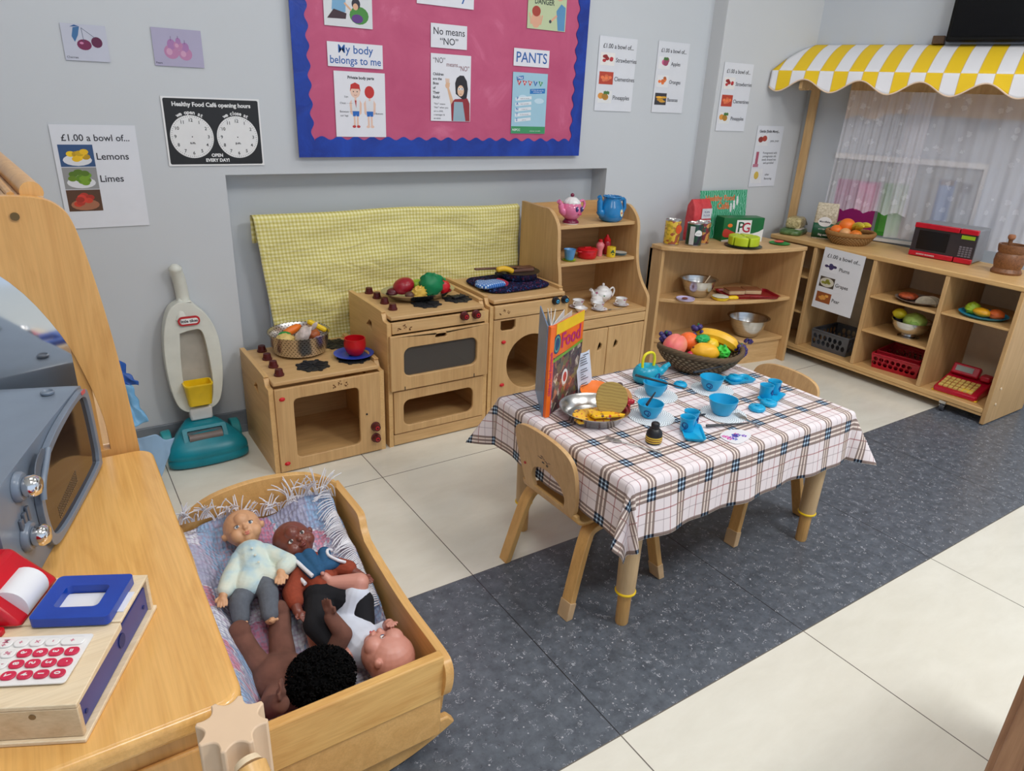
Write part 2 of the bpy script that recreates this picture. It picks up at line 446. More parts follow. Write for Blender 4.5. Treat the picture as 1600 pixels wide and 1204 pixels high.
def side_panel(parent, x0, w, d, h, handle=True, step=0.02):
    """upright side with a small dip at the front edge; drawn in (y,z)"""
    prof = cm2([(0.022,h-step),(0.034,h-step+0.004),(0.046,h+0.004),(0.07,h+0.012),(d,h+0.012)], 4)
    out = [(0,0),(d,0)]+list(reversed(prof))+[(0,h-step)]
    holes = []
    if handle: holes = [[(d*0.42,h*0.74),(d*0.62,h*0.80),(d*0.46,h*0.86)]] if False else [[(0.13,h-0.085),(0.185,h-0.07),(0.155,h-0.045),(0.135,h-0.05)]]
    b = MB(); b.M = M4(((0,0,1,x0),(1,0,0,0),(0,1,0,0),(0,0,0,1)))
    b.plate(out, holes, 0, w); b.build('side_panel', PLYY, parent, bevel=0.002)
# -- low stove
def low_stove():
    W, D, H = 0.395, 0.35, 0.325
    t = thing('play_stove', 'low wooden play cooker with open square oven and steamer pan on top', 'play cooker', (0.511,2.132,0))
    side_panel(t, 0, 0.016, D, H); side_panel(t, W-0.016, 0.016, D, H)
    b = MB(); b.box(0.017,0.004,H-0.014, W-0.017,D,H); b.build('top', PLY, t, bevel=0.003)
    b = MB(); up(b, -0.006); b.plate([(0.017,0.004),(W-0.017,0.004),(W-0.017,H-0.022),(0.017,H-0.022)], [rrect(0.076,0.046,0.300,0.262,0.018)], 0, 0.012)
    f = b.build('front_panel', PLYZ, t, bevel=0.0025)
    b = MB(); brandmark(b, 0.235, 0.283, -0.0068, 1.3); b.build('brand_mark', MARK, f)
    b = MB(); b.box(0.017,0.01,0.02, W-0.017,D-0.012,0.034); b.build('oven_floor', PLYIN, t)
    b = MB(); b.box(0.017,D-0.012,0.02, W-0.017,D,H-0.014); b.build('back_panel', PLYIN, t)
    for z in (0.268,0.034):
        b = MB(); b.at((0.040,-0.006,z)); b.ell((0,0,0),(0.010,0.006,0.007),12,8); b.build('hinge_bolt', RED, t)
    b = MB(); b.tube([(0.325,-0.008,0.155),(0.325,-0.001,0.155)],0.0035,10); b.build('screw', BLACK, t)
    for z in (0.102,0.058): knob(t, (0.355,-0.006,z), (0,-1,0), 0.015, 0.02, REDF)
    for i, (x, y) in enumerate(((0.068,0.315),(0.062,0.226),(0.060,0.145),(0.055,0.042+0.02))): knob(t, (x,y,H), (0,0,1), 0.0145, 0.022)
    for (x, y) in ((0.205,0.25),(0.325,0.275),(0.178,0.095),(0.325,0.10)): burner(t, x, y, H, 0.052)
    return t
low_stove()
def tall_stove():
    W, D, H = 0.405, 0.35, 0.49
    t = thing('play_oven', 'tall wooden play oven with two stacked doors and food platter on top', 'play oven', (0.922,2.132,0))
    side_panel(t, 0, 0.016, D, H); side_panel(t, W-0.016, 0.016, D, H)
    b = MB(); b.box(0.017,0.004,H-0.014, W-0.017,D,H); b.build('top', PLY, t, bevel=0.003)
    b = MB(); b.box(0.017,-0.004,H-0.06, W-0.017,0.01,H-0.02); f = b.build('control_panel', PLY, t, bevel=0.002)
    b = MB(); brandmark(b, 0.065, H-0.043, -0.0048, 1.3); b.build('brand_mark', MARK, f)
    b = MB(); up(b, -0.016); b.plate([(0.004,0.222),(W-0.006,0.222),(W-0.006,0.426),(0.004,0.426)], [rrect(0.055,0.272,0.350,0.378,0.026), rrect(0.178,0.399,0.222,0.413,0.0065)], 0, 0.014)
    dr = b.build('oven_door', PLYZ, t, bevel=0.003)
    gl = NT('tinted_plastic', 0.25, 0, 0.5); gl.color((0.10,0.09,0.08,1)); gl.b.inputs['Alpha'].default_value = 0.72
    b = MB(); b.box(0.045,-0.004,0.262, 0.36,-0.002,0.388); b.build('oven_window', gl.m, dr)
    for x in (0.055,0.338):
        b = MB(); b.box(x,-0.017,0.222,x+0.003,-0.0165,0.236); b.build('door_slot', BLACK, dr)
    b = MB(); up(b, -0.006); b.plate([(0.018,0.05),(W-0.018,0.05),(W-0.018,0.216),(0.018,0.216)], [rrect(0.055,0.077,0.343,0.178,0.026)], 0, 0.012)
    b.build('warming_door', PLYZ, t, bevel=0.0025)
    b = MB(); b.box(0.017,-0.002,0.004, W-0.017,0.012,0.046); b.build('plinth', PLY, t, bevel=0.002)
    b = MB(); b.box(0.017,0.012,0.046, W-0.017,D-0.012,0.06); b.box(0.017,0.012,0.215,W-0.017,D-0.012,0.225); b.build('shelf', PLYIN, t)
    b = MB(); b.box(0.017,D-0.012,0.02, W-0.017,D,H-0.014); b.build('back_panel', PLYIN, t)
    for x in (0.298,0.347): knob(t, (x,-0.004,0.465-0.002), (0,-1,0), 0.0145, 0.02, REDF)
    for (x, y) in ((0.072,0.325),(0.072,0.250),(0.068,0.172),(0.062,0.088)): knob(t, (x,y,H), (0,0,1), 0.0145, 0.022)
    for (x, y) in ((0.20,0.10),(0.335,0.115),(0.20,0.26),(0.335,0.27)): burner(t, x, y, H, 0.05)
    return t
tall_stove()
def washer():
    W, D, H = 0.365, 0.35, 0.50
    t = thing('play_washing_machine', 'wooden play washing machine with round door opening and blue capped knobs', 'play washing machine', (1.333,2.132,0))
    side_panel(t, 0, 0.016, D, H); side_panel(t, W-0.016, 0.016, D, H)
    b = MB(); b.box(0.017,0.002,H-0.014, W-0.017,D,H+0.002); b.build('top', PLY, t, bevel=0.004)
    b = MB(); b.box(0.017,-0.008,H-0.07, W-0.017,0.006,H-0.018); f = b.build('control_panel', PLY, t, bevel=0.003)
    b = MB(); brandmark(b, 0.06, H-0.045, -0.0088, 1.1); b.build('brand_mark', MARK, f)
    b = MB(); up(b, -0.004); b.plate([(0.017,0.01),(W-0.017,0.01),(W-0.017,H-0.074),(0.017,H-0.074)], [circ(0.193,0.238,0.112,40), [(0.048,0.420),(0.048,0.388),(0.058,0.380),(0.104,0.380),(0.114,0.390),(0.114,0.420)]], 0, 0.012)
    b.build('front_panel', PLYZ, t, bevel=0.0025)
    b = MB(); b.box(0.017,0.012,0.10, W-0.017,D-0.012,0.112); b.build('drum_floor', PLYIN, t)
    b = MB(); b.box(0.017,D-0.012,0.02, W-0.017,D,H-0.014); b.build('back_panel', PLYIN, t)
    for z in (0.336,0.160):
        b = MB(); b.ell((0.062,-0.006,z),(0.010,0.006,0.007),12,8); b.build('hinge_bolt', RED, t)
    for x in (0.293,0.337): knob(t, (x,-0.008,0.474), (0,-1,0), 0.014, 0.018, BLUEF)
washer()
def hutch():
    x0, W, D, H = 1.705, 0.44, 0.37, 0.385
    t = thing('play_dresser', 'tall wooden play dresser holding teapots and the floral tea set', 'dresser', (x0,2.132,0))
    prof = cm2([(0.0,H+0.012),(0.006,H+0.05),(0.055,H+0.105),(0.085,H+0.16),(0.10,H+0.23),(0.108,H+0.33),(0.13,H+0.375),(0.175,H+0.408),(0.22,H+0.41)], 5)
    out = [(0,0),(D,0),(D,H+0.415)]+list(reversed(prof))
    prof2 = cm2([(0.07,H+0.04),(0.085,H+0.16),(0.10,H+0.23),(0.108,H+0.33),(0.13,H+0.375),(0.175,H+0.408),(0.22,H+0.41)], 5)
    out2 = [(0,0),(D,0),(D,H+0.415)]+list(reversed(prof2))+[(0.03,H+0.012),(0,H+0.012)]
    for xx, pf in ((0,out2),(W-0.016,out)):
        b = MB(); b.M = M4(((0,0,1,xx),(1,0,0,0),(0,1,0,0),(0,0,0,1))); b.plate(pf, [], 0, 0.016); b.build('side_panel', PLYZ, t, bevel=0.003)
    b = MB(); b.box(0.0165,0.0,H-0.016,W-0.0165,D-0.012,H); b.build('counter', PLY, t, bevel=0.003)
    for z, y0 in ((0.571,0.105),(0.718,0.125)):
        b = MB(); b.box(0.0165,y0,z,W-0.0165,D-0.012,z+0.014); b.build('shelf', PLY, t, bevel=0.002)
    b = MB(); b.box(0.0165,D-0.012,0,W-0.0165,D,H+0.405); b.build('back_panel', PLYIN, t)
    b = MB(); b.box(0.0165,0.0,0.327,W-0.0165,0.012,0.366); b.build('fascia', PLY, t, bevel=0.002)
    for i, (a, c) in enumerate(((0.019,0.2165),(0.2195,W-0.019))):
        hx = (c-0.04) if i == 0 else (a+0.045)
        b = MB(); up(b, 0.0)
        b.plate([(a,0.03),(c,0.03),(c,0.322),(a,0.322)], [[(hx-0.010,0.225),(hx-0.006,0.247),(hx,0.262),(hx+0.014,0.25),(hx+0.012,0.236),(hx,0.225)]], -0.002, 0.012)
        b.build('door', PLYZ, t, bevel=0.003)
    b = MB(); b.box(0.0165,0.004,0.0,W-0.0165,0.014,0.028); b.build('plinth', PLY, t)
    return t
hutch()
# ---------------- corner shelf ----------------
def corner_shelf():
    t = thing('corner_shelf', 'curved wooden corner shelf holding tins, tea box and red tray', 'shelf unit', (0,0,0))
    XR, YB, XL = 3.095, 2.43, 2.405
    def arc(xl, yl, xr, yr, bulge):
        a, c = V((xl,yl)), V((xr,yr)); n = V((-(c-a).y,(c-a).x)).normalized(); n = -n if n.y > 0 else n
        return [tuple(a+(c-a)*t_+n*bulge*4*t_*(1-t_)*(0.82+0.36*(1-t_))) for t_ in [i/16 for i in range(17)]]
    def shelf(z0, z1, xl, yl, xr, yr, bulge, nm):
        b = MB(); b.prism(arc(xl,yl,xr,yr,bulge)+[(xr,YB-0.018),(xl,YB-0.018)], z0, z1); return b.build(nm, PLY, t, bevel=0.004)
    shelf(0.570,0.590, XL-0.01,2.345, XR+0.004,2.062, 0.082, 'top')
    shelf(0.318,0.336, XL+0.019,2.352, XR-0.019,2.09, 0.07, 'shelf')
    shelf(0.112,0.130, XL+0.019,2.352, XR-0.019,2.09, 0.07, 'shelf')
    b = MB(); b.prism(arc(XL+0.019,2.365,XR-0.019,2.105,0.066)+list(reversed(arc(XL+0.019,2.377,XR-0.019,2.117,0.066))), 0.0,0.112); b.build('plinth', PLY, t)
    b = MB(); b.box(XL,2.345,0,XL+0.018,YB,0.569); b.build('side_panel', PLYZ, t, bevel=0.002)
    b = MB(); b.box(XR-0.018,2.066,0,XR,YB,0.569); b.build('side_panel', PLYZ, t, bevel=0.002)
    b = MB(); b.box(XL,YB-0.018,0,XR,YB,0.569); b.build('back_panel', PLYZ, t)
corner_shelf()
# ---------------- cubby unit ----------------
y_ok = lambda a: a < 2
def cubby():
    t = thing('cubby_unit', 'long low wooden storage unit on castors with open compartments', 'storage unit', (0,0,0))
    X0, X1, Y0, Y1 = 3.182, 3.545, 1.135, 2.335
    b = MB(); b.prism([(X0-0.004,Y0-0.005),(X1+0.004,Y0-0.005),(X1+0.004,1.985),(3.415,Y1+0.01),(X0-0.004,Y1+0.01)],0.578,0.600); b.build('top', PLYY, t, bevel=0.004)
    b = MB(); b.prism([(X0,Y0+0.018),(X1,Y0+0.018),(X1,1.985),(3.395,Y1),(X0,Y1)],0.050,0.072); b.build('bottom_board', PLYY, t, bevel=0.003)
    b = MB(); b.box(X0+0.004,Y0+0.018,0.036,X0+0.02,Y1,0.050); b.build('bottom_rail', PLYY, t, bevel=0.002)
    b = MB(); b.prism([(X1-0.012,Y0+0.02),(X1,Y0+0.02),(X1,1.985),(3.395,Y1),(3.383,Y1),(X1-0.012,1.982)],0.0725,0.5775); b.build('back_panel', pm('pale_back_board', (222,206,180), 0.5, var=0.05), t)
    b = MB(); b.box(X0,Y0,0.004,X1,Y0+0.018,0.578); e = b.build('end_panel', PLYZ, t, bevel=0.003)
    for x,z in ((3.235,0.09),(3.24,0.16)):
        b = MB(); b.at((x,Y0-0.001,z)); b.tube([(0,0,0),(0,-0.003,0)],[0.006,0.005],12); b.build('screw_cap', BEECH, e)
    b = MB(); b.box(X0,Y1-0.018,0.0725,3.382,Y1,0.5775); b.build('end_panel', PLYZ, t)
    for y in (1.425,1.752,2.066):
        b = MB(); b.box(X0,y,0.0725,X1-0.013-(0.035 if y > 2 else 0),y+0.018,0.5775); b.build('divider', PLYZ, t, bevel=0.002)
    for (a, c, z) in ((1.443,1.752,0.405),(1.443,1.752,0.240),(1.153,1.425,0.412),(2.084,2.317,0.415),(2.084,2.317,0.235)):
        b = MB(); b.box(X0+0.006,a+0.0005,z,(X1-0.013 if y_ok(a) else 3.38),c-0.0005,z+0.010); b.build('shelf', PLYY, t, bevel=0.0015)
    for (x, y) in ((3.188,1.31),(3.50,1.31),(3.188,2.26),(3.36,2.26)):
        b = MB(); b.tube([(x,y-0.007,0.018),(x,y+0.007,0.018)],0.018,20); wl = b.build('castor', pm('grey_rubber', (70,72,78), 0.4), t)
        b = MB(); b.tube([(x,y-0.009,0.018),(x,y+0.009,0.018)],0.011,16); b.box(x-0.012,y-0.012,0.024,x+0.012,y-0.0095,0.031); b.box(x-0.012,y+0.0095,0.024,x+0.012,y+0.012,0.031); b.box(x-0.014,y-0.014,0.037,x+0.014,y+0.014,0.0495); b.build('castor_fork', STEEL, wl)
cubby()
# ---------------- table ----------------
TX0, TX1, TY0, TY1, TZ = 0.985, 1.805, 0.965, 1.50, 0.428
def table():
    t = thing('activity_table', 'low wooden nursery table with chunky round legs ringed in yellow', 'table', ((TX0+TX1)/2,(TY0+TY1)/2,0))
    cx, cy = (TX0+TX1)/2, (TY0+TY1)/2
    b = MB(); b.prism(rrect(TX0-cx,TY0-cy,TX1-cx,TY1-cy,0.03), TZ-0.022, TZ); b.build('tabletop', PLY, t, bevel=0.003)
    for x, y in ((1.040,0.998),(1.758,0.998),(1.052,1.460),(1.755,1.460)):
        x -= cx; y -= cy
        b = MB(); b.at((x,y,0)); b.lathe([(0.0205,0.098),(0.0235,0.10),(0.0255,0.25),(0.028,TZ-0.0225)], 24)
        lg = b.build('leg', wood('pale_turned_wood', (206,176,134), (186,154,112), 0.5, 'z', 1.2) if 'lw' not in globals() else lw, t); globals()['lw'] = lg.data.materials[0]
        b = MB(); b.at((x,y,0)); b.lathe([(0.0150,0.0),(0.0165,0.004),(0.0170,0.099)], 22); b.build('leg_insert', HONEYZ, lg)
        b = MB(); b.at((x,y,0.097)); b.tube([(0.0225*cos(a*pi/12),0.0225*sin(a*pi/12),0) for a in range(24)],0.004,8,closed=True); b.build('leg_ring', YEL, lg)
table()
PU, PV = 5.4568, 5.6129
def plaid():
    t = NT('plaid_cloth', 0.7, 0, 0.25)
    uv = t.node('ShaderNodeTexCoord').outputs['UV']; sp = t.node('ShaderNodeSeparateXYZ', {0: uv})
    P = 0.093
    def band(o, off, P):
        f = t.math('FRACT', t.math('DIVIDE', t.math('ADD', o, off), P))
        k_, o_ = (0,0,0,1), (1,1,1,1)
        st = t.ramp(f, [(0.0,k_),(0.06,o_),(0.125,k_),(0.17,o_),(0.235,k_),(0.28,o_),(0.345,k_)], 'CONSTANT')
        inb = t.ramp(f, [(0.0,k_),(0.06,o_),(0.345,k_)], 'CONSTANT')
        thin = t.ramp(f, [(0.0,o_),(0.60,(0.66,0.62,0.64,1)),(0.62,o_),(0.815,(0.60,0.36,0.36,1)),(0.84,o_)], 'CONSTANT')
        return st, inb, thin
    a, ia, ta = band(sp.outputs[0], PU, 0.093); c, ic, tb = band(sp.outputs[1], PV, 0.118)
    either = t.mix(1.0, ia, ic, 'LIGHTEN'); both = t.mix(1.0, ia, ic, 'MULTIPLY')
    cr = t.mix(t.math('MULTIPLY', either, 0.7), col((236,226,228)), col((238,222,208)))
    cr = t.mix(1.0, cr, t.mix(1.0, ta, tb, 'MULTIPLY'), 'MULTIPLY')
    cr = t.mix(both, cr, col((206,230,246)))
    one = t.mix(1.0, a, c, 'LIGHTEN'); two = t.mix(1.0, a, c, 'MULTIPLY')
    cr = t.mix(t.math('MULTIPLY', one, 0.9), cr, t.mix(both, col((132,112,106)), col((84,102,128))))
    cr = t.mix(two, cr, col((22,26,40)))
    t.color(cr)
    fine = t.noise(t.coord('Object'), 300, 2); t.bump(fine, 0.06, 0.0006)
    return t.m
def tablecloth():
    ov = 0.150; r = 0.012
    LX, LY = TX1-TX0, TY1-TY0
    NU, NV = 150, 120
    U0, U1, V0, V1 = -ov, LX+ov, -ov-0.003, LY+ov
    def fn(a, c):
        u = U0+(U1-U0)*a; v = V0+(V1-V0)*c
        du = (u if u < 0 else (u-LX if u > LX else 0)); dv = (v if v < 0 else (v-LY if v > LY else 0))
        bx, by = min(max(u,0),LX), min(max(v,0),LY)
        q = hypot(du, dv)
        if q < 1e-6:
            z = 0.0015+0.0006*noise.noise(V((u*9,v*9,3)))
            return (bx+TX0, by+TY0, TZ+z)
        dx, dy = du/q, dv/q
        cn = min(abs(dx),abs(dy))*1.414; q *= 1-0.17*cn*cn*(0.5 if du < 0 and dv < 0 else 1)
        # fillet over the edge, then hang
        if q < r*pi/2:
            an = q/r; out = r*sin(an); dz = r*(1-cos(an))
        else:
            s = q-r*pi/2
            corner = min(abs(dx),abs(dy))*1.414
            th = math.atan2(abs(dy),abs(dx))/(pi/2); near = (du < 0 and dv < 0)
            fl = (0.04+0.04*th)+((0.34*math.exp(-((th-0.24)/0.16)**2)+0.30*math.exp(-((th-0.80)/0.13)**2)+0.06*corner) if near else 0.36*corner**1.2)
            hang = math.sqrt(max(0.0, 1-fl*fl))
            out = r+fl*s; dz = r+hang*s
            per = (u+LX if abs(dv) > abs(du) else v)
            if corner < 0.02 or True:
                wv = (sin(per*21+1.1)+0.6*sin(per*47+2.0))*(0.004 if abs(du) > abs(dv) else 0.007)*(s/ov)*(1-corner)
                # folds round the corners
                ang = math.atan2(abs(dy), abs(dx))
                if corner > 0.001 and not near: wv += cos(ang*4*1.0)*0.022*(s/ov)*corner*-1
                out += wv
        return (bx+TX0+dx*out, by+TY0+dy*out, TZ+0.0015-dz)
    b = MB(); b.grid(NU, NV, fn, lambda a, c: (U0+(U1-U0)*a, V0+(V1-V0)*c))
    o = b.build('tablecloth', plaid(), None, smooth=180, fix=False)
    tag(o, 'white, grey and blue plaid tablecloth draped over the low table', 'tablecloth')
    md = o.modifiers.new('s', 'SOLIDIFY'); md.thickness = 0.0012; md.offset = 1
    return o
tablecloth()
# ---------------- chairs ----------------
def make_chair(label, loc, rz):
    """small bent ply chair; back at -x, seat towards +x"""
    t = thing('nursery_chair', label, 'chair', loc, rz, 'small wooden nursery chairs')
    # back shell: outline in (y, s) where s runs up the back, bent profile in x
    HW = 0.120; SZ = 0.262
    def bend(z):      # x of the back surface at height z
        t_ = (z-SZ)/0.18
        return -0.002-0.026*t_-0.010*t_*t_
    top = cm2([(HW-0.014,0.278),(HW-0.004,0.33),(HW,0.395),(HW-0.012,0.430),(HW-0.05,0.448),(0,0.454),(-HW+0.05,0.448),(-HW+0.012,0.430),(-HW,0.395),(-HW+0.004,0.33),(-HW+0.014,0.278)], 5)
    out = [(HW-0.026,0.256)]+top+[(-HW+0.026,0.256)]
    hole = cm2([(-0.062,0.268),(-0.068,0.300),(-0.052,0.330),(-0.018,0.345),(0.018,0.345),(0.052,0.330),(0.068,0.300),(0.062,0.268)], 4)
    b = MB(); b.plate(out, [hole], -0.006, 0.006)
    vs = []
    for p in b.v:
        z = p.y; x = bend(z)+p.z; vs.append(V((x, p.x, z)))
    b.v = vs
    bk = b.build('backrest', PLYZ, t, smooth=30, bevel=0.002)
    b = MB(); b.at((0,0,0)); 
    rr = random.Random(3)
    for k in range(16):
        yy = rr.uniform(-0.022,0.022); zz = 0.375+rr.uniform(-0.011,0.011)+yy*0.2
        x = bend(zz)-0.0068; b.box(x,yy-0.004,zz-0.0013,x+0.001,yy+0.004,zz+0.0013)
    b.build('brand_mark', INK, bk)
    b = MB(); z = 0.325; b.tube([(bend(z)-0.008,0.092,z),(bend(z)-0.005,0.092,z)],0.004,10); b.build('dowel_dot', REDF, bk)
    # seat, curving up into the back
    prof = catmull([(-0.003,0,0.268),(0.002,0,0.252),(0.016,0,0.242),(0.04,0,0.239),(0.10,0,0.237),(0.22,0,0.241),(0.25,0,0.236),(0.258,0,0.226)], 5)
    n = len(prof)-1
    def fs(a, c):
        i = min(int(a*n), n-1); p = prof[i].lerp(prof[i+1], a*n-i); wdt = 0.112-0.012*max(0,(p.x-0.2)/0.06)
        return (p.x, (c*2-1)*wdt, p.z)
    b = MB(); b.grid(n*2, 6, fs); b.build('seat', HONEY, t, smooth=40, solid=0.011, bevel=0)
    # bent legs: two hoops per side joined under the seat
    for s in (-1, 1):
        for (fx, kx, hx) in ((-0.038,0.020,0.09),(0.285,0.238,0.17)):
            pts = catmull([(hx,s*0.105,0.224),(kx*0.72+hx*0.28,s*0.113,0.222),(kx,s*0.120,0.200),(kx+(fx-kx)*0.3,s*0.125,0.15),(fx,s*0.136,0.0)], 5)
            b = MB(); rings = []
            for i, p in enumerate(pts):
                d = (pts[min(i+1,len(pts)-1)]-pts[max(i-1,0)]).normalized(); a = V((0,1,0)); a = (a-d*a.dot(d)).normalized(); c = d.cross(a)
                rings.append([p+a*i_*0.0175+c*j_*0.0085 for i_, j_ in ((-1,-1),(1,-1),(1,1),(-1,1))])
            rings[-1] = [V((q.x,q.y,0.0)) for q in rings[-1]]
            b.rings(rings); lg = b.build('leg', HONEYZ, t, smooth=30, bevel=0.002)
            q, e = pts[-2], pts[-1]
            if not (s == 1 and fx < 0):
                b = MB(); d = (pts[-1]-pts[-2]).normalized(); st = pts[-1]-d*0.046
                b.bar(st, pts[-1]+V((0,0,0.0)), 0.0205, 0.0385, (0,1,0)); 
                for v in b.v[4:]: v.z = 0.0
                b.build('leg_cap', pm('tan_leg_cap', (206,172,130), 0.6), lg, bevel=0.002)
    return t
ch = make_chair('small bent wood chair tucked under the left end of the table', (0.964,1.222,0), R(1))
ch2 = dup(ch, 'small bent wood chair tucked under the right end of the table', (1.835,1.225,0), R(180))
# ---------------- left dresser with mirror ----------------
DZ = 0.55
def dresser():
    t = thing('vanity_dresser', 'low maple vanity dresser in the foreground with tall mirror behind', 'dresser', (0,0,0))
    b = MB(); b.prism(rrect(-0.62,0.664,0.102,1.375,0.03), DZ-0.026, DZ); b.build('top', MAPLE, t, bevel=0.008, bseg=4)
    b = MB(); b.box(-0.60,0.685,0.0,0.085,1.365,DZ-0.027); b.build('body', MAPLEX, t, bevel=0.003)
    b = MB(); b.box(-0.40,0.677,0.05,0.06,0.6845,0.49); b.build('door', MAPLEX, t, bevel=0.003)
    # mirror board
    Y = 1.385
    outer = [(-0.62,DZ-0.04),(0.083,DZ-0.04)]+cm2([(0.083,0.55),(0.077,0.70),(0.064,0.85),(0.047,0.965),(0.030,1.002),(0.0,1.018),(-0.04,1.022)], 5)+[(-0.50,1.022),(-0.53,1.018),(-0.56,0.99),(-0.62,0.60)]
    cx = -0.27
    inner = cm2([(0.036,0.556),(0.034,0.62),(0.020,0.70),(-0.006,0.79),(-0.06,0.885),(-0.14,0.945),(cx,0.965),(-0.40,0.945),(-0.48,0.885),(-0.535,0.79),(-0.56,0.70),(-0.575,0.62),(-0.577,0.556)], 4)
    b = MB(); up(b, Y); b.plate(outer, [inner], 0, 0.02); f = b.build('mirror_frame', MAPLEX, t, bevel=0.003)
    mr = NT('acrylic_mirror', 0.06, 1.0); mr.color((0.80,0.80,0.80,1)); nn = mr.noise(mr.coord(), 5, 2); mr.bump(nn, 0.06, 0.004)
    b = MB(); up(b, Y+0.012); b.plate([(cx+(x-cx)*1.045, 0.55+(z-0.55)*1.03-0.008) for x,z in inner], [], 0, 0.005); b.build('mirror', mr.m, t)
    b = MB(); b.tube([(-0.033,Y-0.003,0.990),(-0.033,Y,0.990)],0.0065,14); s_ = b.build('screw', pm('brass_screw', (120,96,60), 0.4, 0.6), f)
    # top ledge running back with a rounded roll edge
    b = MB(); b.prism([(-0.56,Y+0.021),(0.012,Y+0.021),(-0.056,Y+0.72),(-0.56,Y+0.72)], 1.000, 1.018); b.build('top_ledge', wood('worn_ledge', (206,172,136), (170,130,92), 0.45, 'y'), t, bevel=0.003)
    b = MB(); b.tube([(-0.004,Y+0.022,1.024),(-0.072,Y+0.72,1.030)],[0.017,0.017],14); b.tube([(-0.033,Y+0.022,1.020),(-0.100,Y+0.72,1.024)],[0.006,0.006],8); b.build('edge_roll', MAPLEX, t)
    b = MB(); b.box(-0.56,Y+0.03,0.02,-0.10,Y+0.70,0.9995); b.build('rear_body', MAPLEX, t)
    b = MB(); b.bar((0.015,Y+0.03,0.03),(0.015,Y+0.03,0.97),0.02,0.05,(0,1,0)); b.build('back_post', MAPLEX, t)
    return t
dresser()
# ---------------- doll cradle ----------------
def cradle():
    t = thing('doll_cradle', 'wooden rocking doll cradle with crocheted blanket and four dolls', 'cradle', (0,0,0))
    XL, XR, YN, YF = 0.135, 0.484, 0.915, 1.440
    def side(x, w, lean):
        prof = cm2([(0.900,0.150),(0.878,0.165),(0.870,0.205),(0.880,0.234),(0.915,0.243),(1.06,0.244),(1.185,0.258),(1.262,0.272)], 4)+cm2([(1.283,0.290),(1.300,0.314),(1.325,0.320),(1.40,0.319),(1.470,0.318)], 3)
        out = [(YF+0.03,0.05),(0.93,0.06),(0.905,0.10)]+prof
        b = MB(); b.M = M4(((0,0,1,x),(1,0,0,0),(0,1,0,0),(0,0,0,1))); b.plate(out, [], 0, w)
        b.v = [V((p.x+lean*(p.z-0.1), p.y, p.z)) for p in b.v]
        return b.build('side_panel', HONEY, t, bevel=0.004, bseg=3)
    side(XR-0.016, 0.017, 0.06); side(XL, 0.017, -0.06)
    def arch(y, top, nm, bot=0.055):
        w2 = (XR-XL)/2; cx = (XR+XL)/2
        pts = cm2([(-w2+0.0,top-0.055),(-w2*0.6,top-0.014),(0,top),(w2*0.6,top-0.014),(w2,top-0.055)], 5)
        out = [(cx+a,c) for a, c in pts]; out = out+[(XR-0.008,bot),(XL+0.008,bot)]
        b = MB(); up(b, y); b.plate(out, [], 0, 0.016); return b.build(nm, HONEY, t, bevel=0.004)
    arch(YF, 0.385, 'head_board')
    b = MB(); b.box(XL-0.008,YN-0.033,0.158,XR-0.006,YN-0.013,0.254); b.build('foot_rail', wood('pine_rail', (228,184,112), (206,152,82), 0.4, 'x', 2.0), t, bevel=0.003)
    b = MB(); b.box(XL+0.01,YN-0.028,0.06,XR-0.01,YN-0.016,0.166); b.build('foot_board', HONEY, t, bevel=0.003)
    b = MB(); b.box(XL+0.0165,YN-0.01,0.055,XR-0.0165,YF-0.001,0.067); b.build('base_board', HONEY, t)
    # rockers
    for y in (YN-0.012, YF-0.03):
        cx = (XL+XR)/2; pts = [(cx+0.205*k/8, 0.0+0.055*(k/8)**2) for k in range(-8,9)]
        out = pts+[(cx+0.19,0.075),(cx-0.19,0.075)]
        b = MB(); up(b, y); b.plate(out, [], 0, 0.018); b.build('rocker', HONEY, t, bevel=0.004)
    return t
cradle()
# ---------------- printed sheets ----------------
def C(r, g, b, rough=0.45): return pm('print_%d_%d_%d' % (r, g, b), (r, g, b), rough, var=0.03)
class Ink:
    """flat printed shapes on a sheet, in sheet metres (x right, y up), grouped by colour in one mesh"""
    def __init__(s, M): s.b = MB(); s.M = M; s.mats = []; s.l = 0
    def c(s, rgb):
        m_ = C(*rgb)
        if m_ not in s.mats: s.mats.append(m_)
        s.b.mi = s.mats.index(m_); s.l += 1; return 0.00025+0.000005*s.l
    def poly(s, pts, rgb):
        z = s.c(rgb); s.b.M = s.M @ M4.Translation((0,0,z)); s.b.prism(pts, -0.0002, 0); return s
    def rect(s, x0, y0, x1, y1, rgb): return s.poly([(x0,y0),(x1,y0),(x1,y1),(x0,y1)], rgb)
    def disc(s, x, y, r, rgb, ry=None, n=16): return s.poly(circ(x, y, r, n, ry), rgb)
    def line(s, pts, w, rgb):
        z = s.c(rgb); s.b.M = s.M @ M4.Translation((0,0,z))
        for p, q in zip(pts, pts[1:]):
            d = V((q[0]-p[0],q[1]-p[1],0)); n = V((-d.y,d.x,0)).normalized()*w/2
            P, Q = V((p[0],p[1],0)), V((q[0],q[1],0)); s.b.add([P-n,Q-n,Q+n,P+n],[(0,1,2,3)])
        return s
    def text(s, body, x, y, size, rgb=(50,50,58), align='CENTER', rot=0, bold=0.0, sx=1.0):
        z = s.c(rgb); s.b.M = s.M @ M4.Translation((x,y,z)) @ M4.Rotation(rot,4,'Z') @ M4.Diagonal((sx,1,1,1)); s.b.text(body, size, align, 0.0001, bold); return s
    def done(s, name, parent): return s.b.build(name, s.mats, parent, smooth=0, fix=False)
